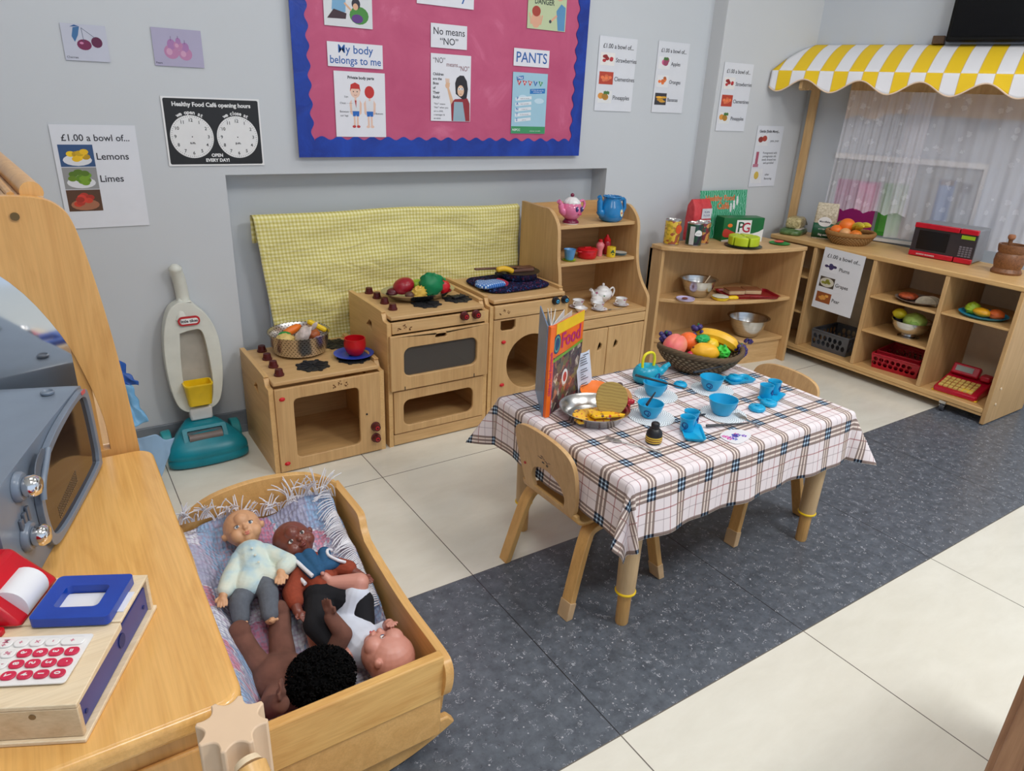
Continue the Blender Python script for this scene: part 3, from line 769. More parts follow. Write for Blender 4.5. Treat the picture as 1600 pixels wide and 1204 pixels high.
def wallsheet(name, label, cat, x0, z0, x1, z1, y=WY, group=None, rgb=(226,228,234), curl=0.002, rough=0.25, T=None, parent=None):
    """a laminated sheet fixed to a wall facing the room; returns thing and a sheet frame with its origin at the lower left"""
    if T is None: T = M4.Translation((x0,y-0.003,z0)) @ M4.Rotation(pi/2,4,'X')
    W_, H_ = x1-x0, z1-z0
    if parent: t = parent
    else: t = thing(name, label, cat, T.translation, 0, group)
    M = (M4.Translation(-T.translation) @ T) if not parent else T
    b = MB(); b.M = M
    b.grid(8, 10, lambda a, c: (a*W_, c*H_, 0.0))
    o = b.build('sheet' if not parent else name, pm('sheet_%d_%d_%d' % rgb, rgb, rough, var=0.015), t, fix=False, solid=0.0012, smooth=0)
    return t, M @ M4.Translation((0,0,0.0006)), W_, H_, o
def fruitpic(k, x, y, w_, h_, kind):
    P = {'lemons': ((52,84,130),(236,190,30)), 'limes': ((150,150,150),(110,150,40)), 'tomato': ((90,60,40),(200,60,44)),
         'straw': ((236,232,228),(176,50,52)), 'clem': ((190,70,50),(226,120,80)), 'pine': ((230,230,230),(206,146,60)),
         'apple': ((232,232,234),(200,90,130)), 'orange': ((232,232,234),(226,120,60)), 'banana': ((60,58,64),(230,170,60)),
         'plum': ((228,230,236),(70,64,110)), 'grape': ((70,60,50),(150,150,60)), 'pear': ((150,80,40),(226,160,80)),
         'pom': ((228,228,230),(170,70,60)), 'passion': ((228,228,230),(216,180,80))}[kind]
    k.rect(x, y, x+w_, y+h_, P[0]); rr = random.Random(kind)
    if kind in ('lemons','limes','tomato'): k.disc(x+w_/2, y+h_*0.30, w_*0.42, (226,226,230) if kind != 'tomato' else (170,110,80), h_*0.26)
    if kind == 'grape': k.disc(x+w_/2, y+h_*0.5, w_*0.47, (210,205,190), h_*0.45)
    n = {'lemons': 9, 'limes': 16, 'tomato': 9, 'apple': 3, 'pine': 3, 'banana': 5, 'pom': 2, 'passion': 2}.get(kind, 9)
    for i in range(n):
        a = rr.uniform(0, 2*pi); r = rr.uniform(0, 0.30)
        cx, cy = x+w_*(0.5+r*cos(a)), y+h_*(0.52+r*sin(a)*0.95)
        v = rr.uniform(0.82, 1.12); cc = tuple(int(min(250, q*v)) for q in P[1])
        cc = tuple(int(q/8)*8 for q in cc)
        if kind == 'banana': k.disc(cx, cy, w_*0.28, cc, h_*0.09)
        else: k.disc(cx, cy, w_*(0.13 if n > 4 else 0.22), cc, h_*(0.13 if n > 4 else 0.25))
    if kind in ('pine','apple'):
        for i in range(5): k.disc(x+w_*(0.45+0.08*i), y+h_*(0.82+0.03*(i % 2)), w_*0.05, (70,120,60), h_*0.14)
def bowl_poster(label, x0, z0, x1, z1, y, rows, grp='bowl of fruit price posters', T=None, rgb=(226,228,234), big=False):
    t, M, W_, H_, o = wallsheet('price_poster', label, 'poster', x0, z0, x1, z1, y, grp, rgb, T=T)
    k = Ink(M); k.text('£1.00 a bowl of...', W_*0.51, H_*0.875, W_*0.118, sx=0.98 if big else 1.0, bold=0.0003)
    for i, (kind, word) in enumerate(rows):
        if big:
            h = H_*0.21; yy = H_*0.82-h*1.03*(i+1)+H_*0.0
            fruitpic(k, W_*0.055, yy, W_*0.40, h, kind)
            if word: k.text(word, W_*0.475, yy+h*0.45, W_*0.125, align='LEFT', bold=0.0003)
        else:
            h = H_*0.17; yy = H_*(0.79-0.255*i)-h
            fruitpic(k, W_*0.06, yy, W_*0.37, h, kind)
            k.text(word, W_*0.46, yy+h*0.45, W_*0.115, align='LEFT', bold=0.0002, sx=0.95)
    k.done('printing', t); return t
bowl_poster('lemons and limes price poster on the wall beside the tall mirror', 0.066,0.775,0.288,1.072, WY, (('lemons','Lemons'),('limes','Limes'),('tomato','')), big=True)
bowl_poster('strawberries price poster just right of the pink display board', 2.066,1.162,2.275,1.451, WY, (('straw','Strawberries'),('clem','Clementines'),('pine','Pineapples')))
bowl_poster('apples, oranges and bananas price poster on the white wall', 2.400,1.164,2.592,1.456, WY, (('apple','Apples'),('orange','Oranges'),('banana','Bananas')))
bowl_poster('strawberries price poster taped to the pilaster left of the awning', 2.748,1.094,2.950,1.391, 2.44, (('straw','Strawberries'),('clem','Clementines'),('pine','Pineapples')))
t, M, W_, H_, o = wallsheet('recipe_poster', 'low laminated poster with pomegranate picture beside the awning post', 'poster', 3.052,0.828,3.254,1.122, 2.44)
k = Ink(M); k.text('Gentle (Smile More)...', W_*0.47, H_*0.91, W_*0.085, bold=0.0005)
fruitpic(k, W_*0.05, H_*0.68, W_*0.42, H_*0.19, 'pom'); k.text('pass, pour', W_*0.72, H_*0.76, W_*0.08)
k.rect(W_*0.10,H_*0.36,W_*0.20,H_*0.58,(176,90,110)); k.rect(W_*0.04,H_*0.33,W_*0.24,H_*0.38,(190,120,140))
for i, s_ in enumerate(('Pomegranate with','pomegranate oils','seeds dressed not','and sprinkled')): k.text(s_, W_*0.62, H_*(0.56-0.055*i), W_*0.075)
fruitpic(k, W_*0.05, H_*0.06, W_*0.40, H_*0.24, 'passion'); k.text('other', W_*0.64, H_*0.20, W_*0.075); k.text('flavouring', W_*0.70, H_*0.13, W_*0.075)
k.done('printing', t)
# fruit photographs at the top left
t, M, W_, H_, o = wallsheet('fruit_picture', 'laminated picture of two dark cherries with blue leaves', 'picture', 0.139,1.243,0.250,1.337, WY, 'small fruit pictures on the wall', (198,200,214))
k = Ink(M); k.disc(0.052,0.042,0.018,(120,32,78),0.014); k.disc(0.084,0.050,0.014,(96,24,66),0.014)
k.line([(0.052,0.05),(0.050,0.085),(0.080,0.062)],0.0012,(70,80,110)); k.poly([(0.046,0.088),(0.030,0.085),(0.024,0.062),(0.030,0.048),(0.040,0.066)],(60,110,160)); k.poly([(0.046,0.088),(0.034,0.092),(0.022,0.086)],(52,92,146))
k.disc(0.046,0.046,0.005,(206,130,170),0.003); k.text('Cherries',0.018,0.008,0.008); k.done('printing', t)
t, M, W_, H_, o = wallsheet('fruit_picture', 'laminated picture of pale violet pears above the clock sign', 'picture', 0.368,1.242,0.506,1.345, WY, 'small fruit pictures on the wall', (176,170,196))
k = Ink(M)
for x, y, r in ((0.050,0.040,0.021),(0.088,0.036,0.019),(0.070,0.058,0.013)):
    k.disc(x,y,r,(186,128,168),r*0.95); k.disc(x+0.001,y+r*0.95,r*0.55,(168,120,172),r*0.7); k.line([(x,y+r*1.4),(x+0.001,y+r*2.0)],0.0012,(90,70,110)); k.disc(x-r*.3,y,r*0.4,(206,156,186),r*0.45)
k.text('Pears',0.012,0.008,0.008); k.done('printing', t)
# clock sign
t, M, W_, H_, o = wallsheet('opening_hours_sign', 'black opening hours sign with two white clock faces', 'sign', 0.369,0.953,0.662,1.158, WY, None, (236,236,236))
k = Ink(M); k.poly(rrect(0.005,0.005,W_-0.005,H_-0.005,0.005), (26,26,28))
WH = (232,232,232); BK = (36,36,40)
k.text('Healthy Food Café opening hours', W_/2, H_-0.022, 0.0172, WH, bold=0.0006)
for cx, word, ap in ((W_*0.265,'we open at','a.m.'),(W_*0.735,'we close at','p.m.')):
    cy = 0.088; rr_ = 0.064
    k.disc(cx, cy, rr_, WH, n=48)
    for j in range(60):
        a = 2*pi*j/60; k.line([(cx+(rr_-0.003)*cos(a),cy+(rr_-0.003)*sin(a)),(cx+(rr_-(0.008 if j % 5 == 0 else 0.006))*cos(a),cy+(rr_-(0.008 if j % 5 == 0 else 0.006))*sin(a))],0.0009,BK)
    for j in range(1,13):
        a = pi/2-2*pi*j/12; k.text(str(j), cx+0.049*cos(a), cy+0.049*sin(a), 0.0135, BK, bold=0.0002)
    k.disc(cx, cy, 0.0018, BK); k.text(ap, cx, cy-0.018, 0.010, BK, bold=0.0003)
    for j, ch_ in enumerate(word):
        a = pi/2+0.50-1.0*j/(len(word)-1); k.text(ch_, cx+0.072*cos(a), cy+0.072*sin(a), 0.0155, WH, rot=a-pi/2, bold=0.0005)
k.text('OPEN', W_/2, 0.032, 0.0135, WH, bold=0.0006); k.text('EVERY DAY!', W_/2, 0.017, 0.0135, WH, bold=0.0006)
k.done('printing', t)
# ---------------- display board ----------------
BX0, BX1, BZ0, BZ1 = 0.776, 1.986, 0.979, 1.80
t = thing('display_board', 'large pink display board with scalloped blue border and pinned sheets', 'notice board', (BX0,WY,BZ0))
W_, H_ = BX1-BX0, BZ1-BZ0
b = MB(); b.box(0.006,-0.018,0.004,W_-0.006,-0.001,H_); b.build('backing_board', pm('pale_board_edge', (196,196,196), 0.5), t)
pk = NT('pink_backing_paper', 0.5, 0, 0.35); n1 = pk.noise(pk.coord(), 6, 5, 0.6, 0.6)
pk.color(pk.ramp(n1, [(0.30, col((190,80,118))), (0.60, col((200,92,128))), (0.80, col((220,124,156)))])); pk.bump(n1, 0.25, 0.004)
b = MB(); b.box(0.03,-0.0195,0.03,W_-0.03,-0.018,H_); b.build('backing_paper', pk.m, t)
bl = NT('blue_border_roll', 0.35, 0, 0.5); n1 = bl.noise(bl.coord(), 9, 4, 0.6, 1.0)
bl.color(bl.ramp(n1, [(0.35, col((8,44,140))), (0.7, col((16,66,176)))])); bl.bump(n1, 0.5, 0.006)
def wavy(x0, z0, x1, z1, nx, amp, base):   # wavy inner edge running from one end to another
    out = []
    for i in range(nx*8+1):
        t_ = i/(nx*8); out.append((t_, base+amp*abs(math.sin(pi*nx*t_))*-1+amp*0.5+amp*0.5*cos(2*pi*nx*t_)*0))
    return out
sw, amp = 0.052, 0.012
L = []
n = 13
for i in range(n*8+1):
    u = i/(n*8); L.append((sw+amp*0.5*cos(2*pi*n*u), H_-u*(H_-sw)))
n = 18; Bm = []
for i in range(n*8+1):
    u = i/(n*8); Bm.append((sw+u*(W_-2*sw), sw*1.22-amp*0.5*cos(2*pi*n*u)))
Rr = [(W_-x, y) for x, y in reversed(L)]
inner = L+Bm[1:-1]+Rr
b = MB(); up(b, -0.0225); b.plate([(0,H_+0.001),(0,0),(W_,0),(W_,H_+0.001)]+list(reversed(inner)), [], 0, 0.003); b.build('scalloped_border', bl.m, t)
# sheets pinned to the board (each its own thing)
DB = WY-0.0225
def bsheet(label, x0, z0, x1, z1, rgb=(232,232,238), rz=0.0, y=DB+0.001):
    T = M4.Translation((x0,y-0.001,z0)) @ M4.Rotation(pi/2,4,'X')
    return wallsheet('pinned_sheet', label, 'sheet', x0, z0, x1, z1, y, 'sheets pinned to the pink board', rgb, T=T)
BT = (40,96,170)
t, M, w_, h_, o = bsheet('caption sheet reading My body belongs to me in blue', 0.893,1.270,1.090,1.345)
k = Ink(M); k.text('My body', w_/2, h_*0.72, 0.036, BT, bold=0.0003); k.text('belongs to me', w_/2, h_*0.27, 0.034, BT, bold=0.0003, sx=0.94); k.done('printing', t)
t, M, w_, h_, o = bsheet('caption sheet reading No means "NO"', 1.276,1.353,1.424,1.431)
k = Ink(M); k.text('No means', w_/2, h_*0.68, 0.033, bold=0.0002, sx=0.95); k.text('“NO”', w_/2, h_*0.27, 0.031, bold=0.0002); k.done('printing', t)
t, M, w_, h_, o = bsheet('caption sheet reading PANTS in blue capitals', 1.632,1.313,1.800,1.375)
k = Ink(M); k.text('PANTS', w_/2, h_*0.48, 0.052, BT, bold=0.0004, sx=0.95); k.done('printing', t)
t, M, w_, h_, o = bsheet('caption sheet reading Nursery, cut by the top of the frame', 1.222,1.487,1.450,1.58)
k = Ink(M); k.text('Nursery', w_*0.5, h_*0.44, 0.050, BT, bold=0.0003); k.done('printing', t)
def tinybody(k, x, y, s, back=False):
    SK_, HR, WT, BLU = (232,196,176), (196,44,40), (224,224,228), (34,104,190)
    k.rect(x-.008*s,y+.02*s,x-.002*s,y+.055*s,SK_); k.rect(x+.002*s,y+.02*s,x+.008*s,y+.055*s,SK_)
    k.disc(x-.007*s,y+.017*s,.006*s,(190,50,50) if not back else SK_,.004*s); k.disc(x+.007*s,y+.017*s,.006*s,(190,50,50) if not back else SK_,.004*s)
    k.poly([(x-.013*s,y+.095*s),(x-.011*s,y+.05*s),(x-.018*s,y+.055*s),(x-.020*s,y+.085*s)],SK_); k.poly([(x+.013*s,y+.095*s),(x+.011*s,y+.05*s),(x+.018*s,y+.055*s),(x+.020*s,y+.085*s)],SK_)
    k.rect(x-.010*s,y+.055*s,x+.010*s,y+.095*s,WT); k.poly([(x-.011*s,y+.062*s),(x+.011*s,y+.062*s),(x+.010*s,y+.047*s),(x+.001*s,y+.047*s),(x,y+.053*s),(x-.001*s,y+.047*s),(x-.010*s,y+.047*s)],BLU)
    if not back: k.poly([(x-.003*s,y+.093*s),(x+.003*s,y+.093*s),(x+.001*s,y+.070*s)],(180,40,40))
    k.rect(x-.003*s,y+.093*s,x+.003*s,y+.105*s,SK_)
    k.disc(x,y+.118*s,.016*s,SK_ if not back else HR,.018*s)
    if not back:
        k.poly([(x-.017*s,y+.118*s),(x-.014*s,y+.138*s),(x,y+.144*s),(x+.014*s,y+.138*s),(x+.017*s,y+.118*s),(x+.012*s,y+.126*s),(x-.012*s,y+.126*s)],HR)
        for d_ in (-.006,.006): k.disc(x+d_*s,y+.118*s,.0018*s,(40,40,50))
        k.line([(x-.005*s,y+.109*s),(x,y+.107*s),(x+.005*s,y+.109*s)],.001*s,(160,60,60))
t, M, w_, h_, o = bsheet('white body parts poster with front and back of a cartoon child', 0.911,1.047,1.096,1.257)
k = Ink(M); k.text('Private body parts', w_*0.52, h_*0.91, 0.013, bold=0.0004); tinybody(k, w_*0.40, 0.015, 1.12); tinybody(k, w_*0.68, 0.015, 1.12, True)
for s_, x, y in (('Lips',.22,.62),('Chest',.15,.52),('Between',.17,.39),('our legs',.17,.33),('Bottom',.87,.37)): k.text(s_, w_*x, h_*y, 0.009)
k.line([(w_*.22,h_*.52),(w_*.34,h_*.52)],.0006,(120,120,130)); k.line([(w_*.25,h_*.39),(w_*.36,h_*.40)],.0006,(120,120,130)); k.line([(w_*.72,h_*.37),(w_*.80,h_*.37)],.0006,(120,120,130))
k.done('printing', t)
t, M, w_, h_, o = bsheet('poster of a dark haired child raising one hand', 1.276,1.106,1.443,1.334)
k = Ink(M); k.text('“NO”', w_*.20, h_*.90, 0.026, (70,60,66), sx=0.8); k.text('means', w_*.52, h_*.85, 0.021, (120,40,50), sx=0.9); k.text('“NO”', w_*.82, h_*.80, 0.024, (120,40,50), sx=0.8)
for i, s_ in enumerate(('Children','are the','Boss','of','Their','Body!')): k.text(s_, w_*.05, h_*(.70-.068*i), 0.0125, align='LEFT', bold=0.0003)
for i, s_ in enumerate(('“No!” means','“No!” when you','are a child,','a teenager &','an adult.')): k.text(s_, w_*.07, h_*(.26-.055*i), 0.009, align='LEFT')
k.poly([(w_*.52,0.001),(w_*.50,h_*.28),(w_*.60,h_*.34),(w_*.92,h_*.36),(w_*.98,h_*.28),(w_*.99,0.001)],(150,40,48)); k.poly([(w_*.56,0.001),(w_*.58,h_*.30),(w_*.80,h_*.30),(w_*.88,0.001)],(150,176,190))
k.poly([(w_*.56,h_*.32),(w_*.44,h_*.52),(w_*.40,h_*.50),(w_*.50,h_*.25)],(226,184,150))
k.disc(w_*.41,h_*.54,w_*.055,(226,184,150),h_*.045)
for j in range(4): k.line([(w_*(.38+.022*j),h_*.56),(w_*(.365+.026*j),h_*.645)],.0028,(226,184,150))
k.line([(w_*.44,h_*.53),(w_*.47,h_*.58)],.0028,(226,184,150))
k.poly([(w_*.62,h_*.42),(w_*.60,h_*.58),(w_*.64,h_*.66),(w_*.72,h_*.70),(w_*.82,h_*.70),(w_*.90,h_*.62),(w_*.93,h_*.50),(w_*.90,h_*.36),(w_*.80,h_*.34)],(34,30,36))
k.disc(w_*.745,h_*.47,w_*.085,(230,190,158),h_*.085)
for d_ in (-.035,.035): k.disc(w_*(.745+d_),h_*.50,w_*.032,(226,232,238),h_*.02); k.disc(w_*(.745+d_),h_*.50,w_*.012,(40,40,50),h_*.01)
k.line([(w_*.72,h_*.42),(w_*.77,h_*.42)],.0015,(150,60,60)); k.done('printing', t)
t, M, w_, h_, o = bsheet('pale blue leaflet with bunting and green ground', 1.632,1.066,1.798,1.291, (164,204,222))
k = Ink(M); k.rect(0.0005,0.0005,w_-0.0005,h_*.12,(60,150,96)); k.text('NSPCC',w_*.15,h_*.06,0.012,(220,236,226),bold=.0003); k.text('underwear rule leaflet',w_*.7,h_*.045,0.006,(220,236,226))
k.poly([(w_*.10,h_*.93),(w_*.30,h_*.95),(w_*.30,h_*.89),(w_*.11,h_*.87)],(36,110,180)); k.text('TALK',w_*.20,h_*.91,0.011,(236,240,244),bold=.0003)
for j, (ch_, cc) in enumerate(zip('PANTS',((196,50,56),(206,54,60),(200,60,60),(40,110,180),(50,150,90)))):
    x = w_*(.18+.155*j); k.poly([(x-w_*.065,h_*.875),(x+w_*.065,h_*.86),(x,h_*.785)],cc); k.text(ch_,x,h_*.842,0.012,(236,236,236),bold=.0004)
k.poly([(w_*.50,h_*.74),(w_*.94,h_*.76),(w_*.94,h_*.68),(w_*.50,h_*.66)],(40,120,190)); k.text('and stay safe with the',w_*.72,h_*.725,0.0068,(236,236,240)); k.text('underwear rule',w_*.72,h_*.695,0.0068,(236,236,240))
k.disc(w_*.78,h_*.55,w_*.14,(196,222,236),h_*.045); k.disc(w_*.30,h_*.60,w_*.12,(196,222,236),h_*.04)
for j, s_ in enumerate(('Privates are private','Always remember','No means no','Talk about secrets','Speak up')):
    y = h_*(.57-.088*j); k.poly([(w_*.10,y-h_*.03),(w_*.56,y+h_*.005),(w_*.55,y+h_*.055),(w_*.09,y+h_*.02)],(226,232,238)); k.text(s_[0],w_*.15,y+h_*.008,0.014,(40,110,180),bold=.0005); k.text(s_[1:],w_*.36,y+h_*.012,0.006,(90,100,120),rot=0.05)
k.done('printing', t)
t, M, w_, h_, o = bsheet('picture sheet of two seated cartoon figures at the top left', 0.888,1.392,1.056,1.56, (222,224,226))
k = Ink(M); k.poly([(w_*.18,h_*.48),(w_*.16,h_*.30),(w_*.20,h_*.20),(w_*.44,h_*.26),(w_*.45,h_*.5),(w_*.40,h_*.75),(w_*.22,h_*.75)],(120,170,206)); k.poly([(w_*.06,h_*.13),(w_*.10,h_*.18),(w_*.20,h_*.30),(w_*.46,h_*.24),(w_*.44,h_*.14)],(60,36,44))
k.disc(w_*.72,h_*.22,w_*.20,(70,140,56),h_*.16); k.disc(w_*.68,h_*.16,w_*.12,(96,50,130),h_*.08); k.disc(w_*.66,h_*.42,w_*.09,(40,34,46),h_*.10); k.disc(w_*.65,h_*.37,w_*.055,(224,176,140),h_*.06)
k.line([(w_*.42,h_*.42),(w_*.56,h_*.30)],.006,(224,176,140)); k.disc(w_*.32,h_*.84,w_*.10,(224,176,140),h_*.11); k.disc(w_*.31,h_*.90,w_*.11,(70,44,34),h_*.08); k.done('printing', t)
t, M, w_, h_, o = bsheet('green danger picture sheet at the top right of the board', 1.687,1.447,1.869,1.60, (196,208,166))
k = Ink(M); k.text('DANGER', w_*.42, h_*.62, 0.027, (44,60,50), bold=.0005, sx=.85)
k.disc(w_*.22,h_*.22,w_*.12,(226,170,140),h_*.20); k.disc(w_*.22,h_*.40,w_*.11,(170,60,44),h_*.12); k.line([(w_*.10,h_*.10),(w_*.05,h_*.35)],.006,(226,170,140)); k.line([(w_*.34,h_*.10),(w_*.38,h_*.32)],.006,(226,170,140))
k.poly([(w_*.80,0.002),(w_*.74,h_*.45),(w_*.86,h_*.62),(w_*.98,h_*.55),(w_*.98,0.002)],(90,146,190)); k.disc(w_*.82,h_*.80,w_*.10,(226,170,140),h_*.12); k.line([(w_*.76,h_*.35),(w_*.62,h_*.22)],.008,(226,170,140)); k.disc(w_*.59,h_*.20,.006,(60,60,70)); k.done('printing', t)
# ---------------- cloth behind the kitchen ----------------
def gingham(name, base, mid, dark, p, kind='UV'):
    t = NT(name, 0.75, 0, 0.2); tc = t.node('ShaderNodeTexCoord').outputs[kind]; sp = t.node('ShaderNodeSeparateXYZ', {0: tc})
    a = t.math('GREATER_THAN', t.math('FRACT', t.math('DIVIDE', sp.outputs[0], p)), 0.5); c = t.math('GREATER_THAN', t.math('FRACT', t.math('DIVIDE', sp.outputs[1], p)), 0.5)
    f = t.math('MULTIPLY', t.math('ADD', a, c), 0.5)
    t.color(t.ramp(f, [(0.0, col(base)), (0.35, col(mid)), (0.85, col(dark))], 'CONSTANT')); return t
g = gingham('yellow_gingham', (244,238,188), (228,218,144), (210,198,108), 0.0135)
nz = g.noise(g.coord('Object', (1,1,2.2)), 7, 4, 0.6, 1.2); g.bump(nz, 0.55, 0.02)
t = thing('cloth_backboard', 'pale board standing in the wall niche behind the yellow cloth', 'board', (0.645,2.540,0))
b = MB(); b.box(0,0,0.0,1.05,0.012,0.772); b.build('board', pm('pale_blue_board', (190,204,222), 0.5), t)
b = MB(); b.box(0.0,0.0125,0.0,0.03,0.05,0.05); b.build('foot', PLY, t)
def drape(a, c):
    # c: 0 at the front hem, 1 at the back hem
    L = 0.60; q = c*L
    x = 0.61+1.10*a
    if q < 0.50:
        z = 0.775-(0.50-q); y = 2.522+0.010*noise.noise(V((x*3,z*9,1)))+0.006*noise.noise(V((x*9,z*18,4)))-0.010*(1-q/0.5)*(0.5+0.5*sin(x*9))
        sh = 0.05*(1-q/0.50)*(1-a)
        x += sh
    elif q < 0.53: s_ = (q-0.50)/0.03*pi; y = 2.546-0.020*cos(s_); z = 0.775+0.010*sin(s_)
    else: z = 0.775-(q-0.53)*1.3; y = 2.568+0.004*sin(x*20)
    return (x, min(y,2.60), z-0.012*noise.noise(V((x*2.2,0,2))))
b = MB(); b.grid(110, 70, drape, lambda a, c: (a*1.10, c*0.60))
o = b.build('gingham_cloth', g.m, None, smooth=180, fix=False, solid=0.001)
tag(o, 'yellow gingham cloth hung over the board behind the play kitchen', 'cloth')
# ---------------- toy vacuum ----------------
def vacuum():
    t = thing('toy_vacuum_cleaner', 'grey and teal toy upright vacuum cleaner leaning by the wall', 'toy vacuum', (0.345,2.39,0))
    gm = pm('pale_grey_plastic', (216,218,208), 0.4, var=0.05); ox, oy = 0.345, 2.39
    out = cm2([(0.333,0.529),(0.300,0.505),(0.276,0.44),(0.266,0.36),(0.267,0.26),(0.280,0.186),(0.305,0.155),(0.352,0.148),(0.390,0.155),(0.418,0.180),(0.436,0.25),(0.443,0.341),(0.437,0.417),(0.415,0.475),(0.385,0.510),(0.371,0.529)], 4)
    hole = cm2([(0.322,0.425),(0.358,0.432),(0.390,0.425),(0.400,0.35),(0.402,0.25),(0.388,0.175),(0.355,0.166),(0.322,0.175),(0.310,0.25),(0.314,0.35)], 4)
    b = MB(); up(b, 0); b.plate([(x-ox,z) for x,z in out], [[(x-ox,z) for x,z in hole]], 0, 0.05)
    b.v = [V((v.x, v.y+0.035+0.10*(v.z-0.15), v.z)) for v in b.v]
    body = b.build('body', gm, t, smooth=60, bevel=0.013, bseg=4)
    b = MB(); up(b, 0); b.plate([(x-ox,z) for x,z in out], [], 0.0, 0.014); b.v = [V(((v.x)*0.96, v.y+0.067+0.10*(v.z-0.15), 0.33+(v.z-0.33)*0.97)) for v in b.v]
    b.build('back_shell', pm('beige_grey_plastic', (176,170,158), 0.5), t, smooth=60, bevel=0.004)
    pts = catmull([(0.007,0.102,0.50),(0.006,0.104,0.555),(0.002,0.102,0.60),(-0.004,0.096,0.625),(-0.006,0.090,0.640)], 5)
    b = MB(); b.tube(pts+[pts[-1]+V((0,0,0.012))], [0.024]*3+[0.0205]*(len(pts)-3)+[0.008], 16); b.tube([(0.007,0.10,0.47),(0.007,0.102,0.51),(0.007,0.103,0.54)],[0.05,0.036,0.019],16,flat=0.55); b.build('handle', gm, t, smooth=80)
    b = MB(); b.at((0.010,0.061,0.467),(pi/2-0.1,0,0)); b.prism(rrect(-0.034,-0.0155,0.034,0.0155,0.014), 0, 0.003); lg = b.build('badge', pm('badge_red', (190,34,40), 0.4), t)
    b = MB(); b.at((0.010,0.0575,0.467),(pi/2-0.1,0,0)); b.prism(rrect(-0.028,-0.009,0.028,0.009,0.008), 0, 0.0006); b.build('badge_plate', WHITEC, lg)
    b = MB(); b.at((0.010,0.0567,0.467),(pi/2-0.1,0,0)); b.text('little tikes', 0.0135, 'CENTER', 0.0002, 0.0004); b.build('lettering', INK, lg)
    # yellow bin in the opening
    b = MB(); b.prism(rrect(-0.036,0.012,0.047,0.06,0.01), 0.172, 0.174)
    ring = lambda s_, z, dy: [(0.0055+(x-0.0055)*s_, 0.030+(y-0.030)*s_+dy, z) for x, y in rrect(-0.038,0.000,0.049,0.060,0.012)]
    b = MB(); b.rings([ring(0.84,0.180,0.006), ring(1.0,0.252,0), ring(1.05,0.254,0), ring(1.05,0.259,0), ring(0.95,0.259,0), ring(0.80,0.186,0.006)], True, True); b.build('bin', YEL, t, smooth=40)
    b = MB(); b.box(-0.008,0.085,0.285,0.038,0.093,0.297); b.build('inner_ledge', WHITEC, t, bevel=0.003)
    b = MB(); b.box(-0.030,0.03,0.118,0.042,0.07,0.165); b.build('neck', WHITEC, t, bevel=0.006)
    # teal base
    out = cm2([(-0.118,-0.080),(-0.05,-0.098),(0.05,-0.098),(0.118,-0.080),(0.128,-0.04),(0.105,0.02),(0.07,0.075),(-0.07,0.075),(-0.105,0.02),(-0.128,-0.04)], 5, True)
    b = MB(); n = len(out)
    lv = [(0.006,0.97,0),(0.012,1.0,0),(0.028,1.0,0),(0.031,0.975,0),(0.036,0.975,0),(0.039,0.995,0),(0.055,0.975,0.001),(0.078,0.86,0.006),(0.10,0.66,0.02),(0.118,0.46,0.034)]
    b.rings([[(x*s_, y*s_+dy, z) for x, y in out] for z, s_, dy in lv]); b.build('base', TEAL, t, smooth=50)
    b = MB(); b.M = M4.Translation((0,-0.045,0.091)) @ M4.Rotation(R(52),4,'X'); b.plate(rrect(-0.072,-0.036,0.068,0.034,0.008), [rrect(-0.058,-0.024,0.054,0.023,0.005)], -0.004, 0.010); wf = b.build('window_frame', TEAL, t, bevel=0.003)
    b = MB(); b.M = M4.Translation((0,-0.045,0.091)) @ M4.Rotation(R(52),4,'X'); b.box(-0.058,-0.024,0.0005,0.054,0.023,0.002); b.build('window_recess', pm('dark_teal', (20,60,70), 0.4), wf)
    b = MB(); b.tube([(-0.055,-0.051,0.092),(0.051,-0.051,0.092)],0.014,14); b.build('roller', pm('grey_roller', (120,108,104), 0.4), t)
    for s_ in (-1,1):
        b = MB(); b.tube([(s_*0.128,0.058,0.045),(s_*0.128+(-s_)*0.03,0.058,0.045)],[0.043,0.045],26); w_ = b.build('wheel', pm('light_teal', (40,150,158), 0.4), t, bevel=0.004)
        b = MB(); b.tube([(s_*0.1285,0.058,0.045),(s_*0.131,0.058,0.045)],[0.03,0.027],20); b.build('hub_cap', pm('pale_teal', (84,176,176), 0.4), w_)
vacuum()
# ---------------- blue bag and sheet stuffed behind the mirror ----------------
def crumple(name, label, cat, pts, mat_, seed, amp=0.012, thick=0.001):
    """a soft sheet through four corner points with folds"""
    a0, a1, a2, a3 = [V(p) for p in pts]; nrm = (a1-a0).cross(a3-a0).normalized()
    def fn(u, v):
        p = a0.lerp(a1, u).lerp(a3.lerp(a2, u), v)
        k = noise.noise(V((u*2.2+seed,v*2.6,seed)))+0.5*noise.noise(V((u*6,v*6+seed,1)))+0.7*abs(sin(u*9+v*3+seed))
        e = 0.010*noise.noise(V((u*5,v*5,seed+9)))
        return p+nrm*k*amp+V((e,0,e))
    b = MB(); b.grid(40,40,fn); o = b.build(name, mat_, None, smooth=180, fix=False, solid=thick); return tag(o, label, cat)
tb = NT('thin_blue_plastic', 0.35, 0, 0.5); tb.color(col((150,186,220))); tb.b.inputs['Alpha'].default_value = 0.82
crumple('plastic_sheet', 'pale blue translucent plastic sheet crumpled behind the mirror frame', 'sheet', [(0.05,2.12,0.004),(0.135,2.12,0.004),(0.232,2.20,0.175),(0.04,2.20,0.23)], tb.m, 2.0, 0.006)
crumple('plastic_sheet', 'mid blue plastic fold below the dark blue bag by the mirror', 'sheet', [(0.04,2.14,0.24),(0.165,2.16,0.262),(0.13,2.22,0.395),(0.04,2.22,0.45)], pm('mid_blue_plastic', (110,170,214), 0.35), 5.0, 0.007)
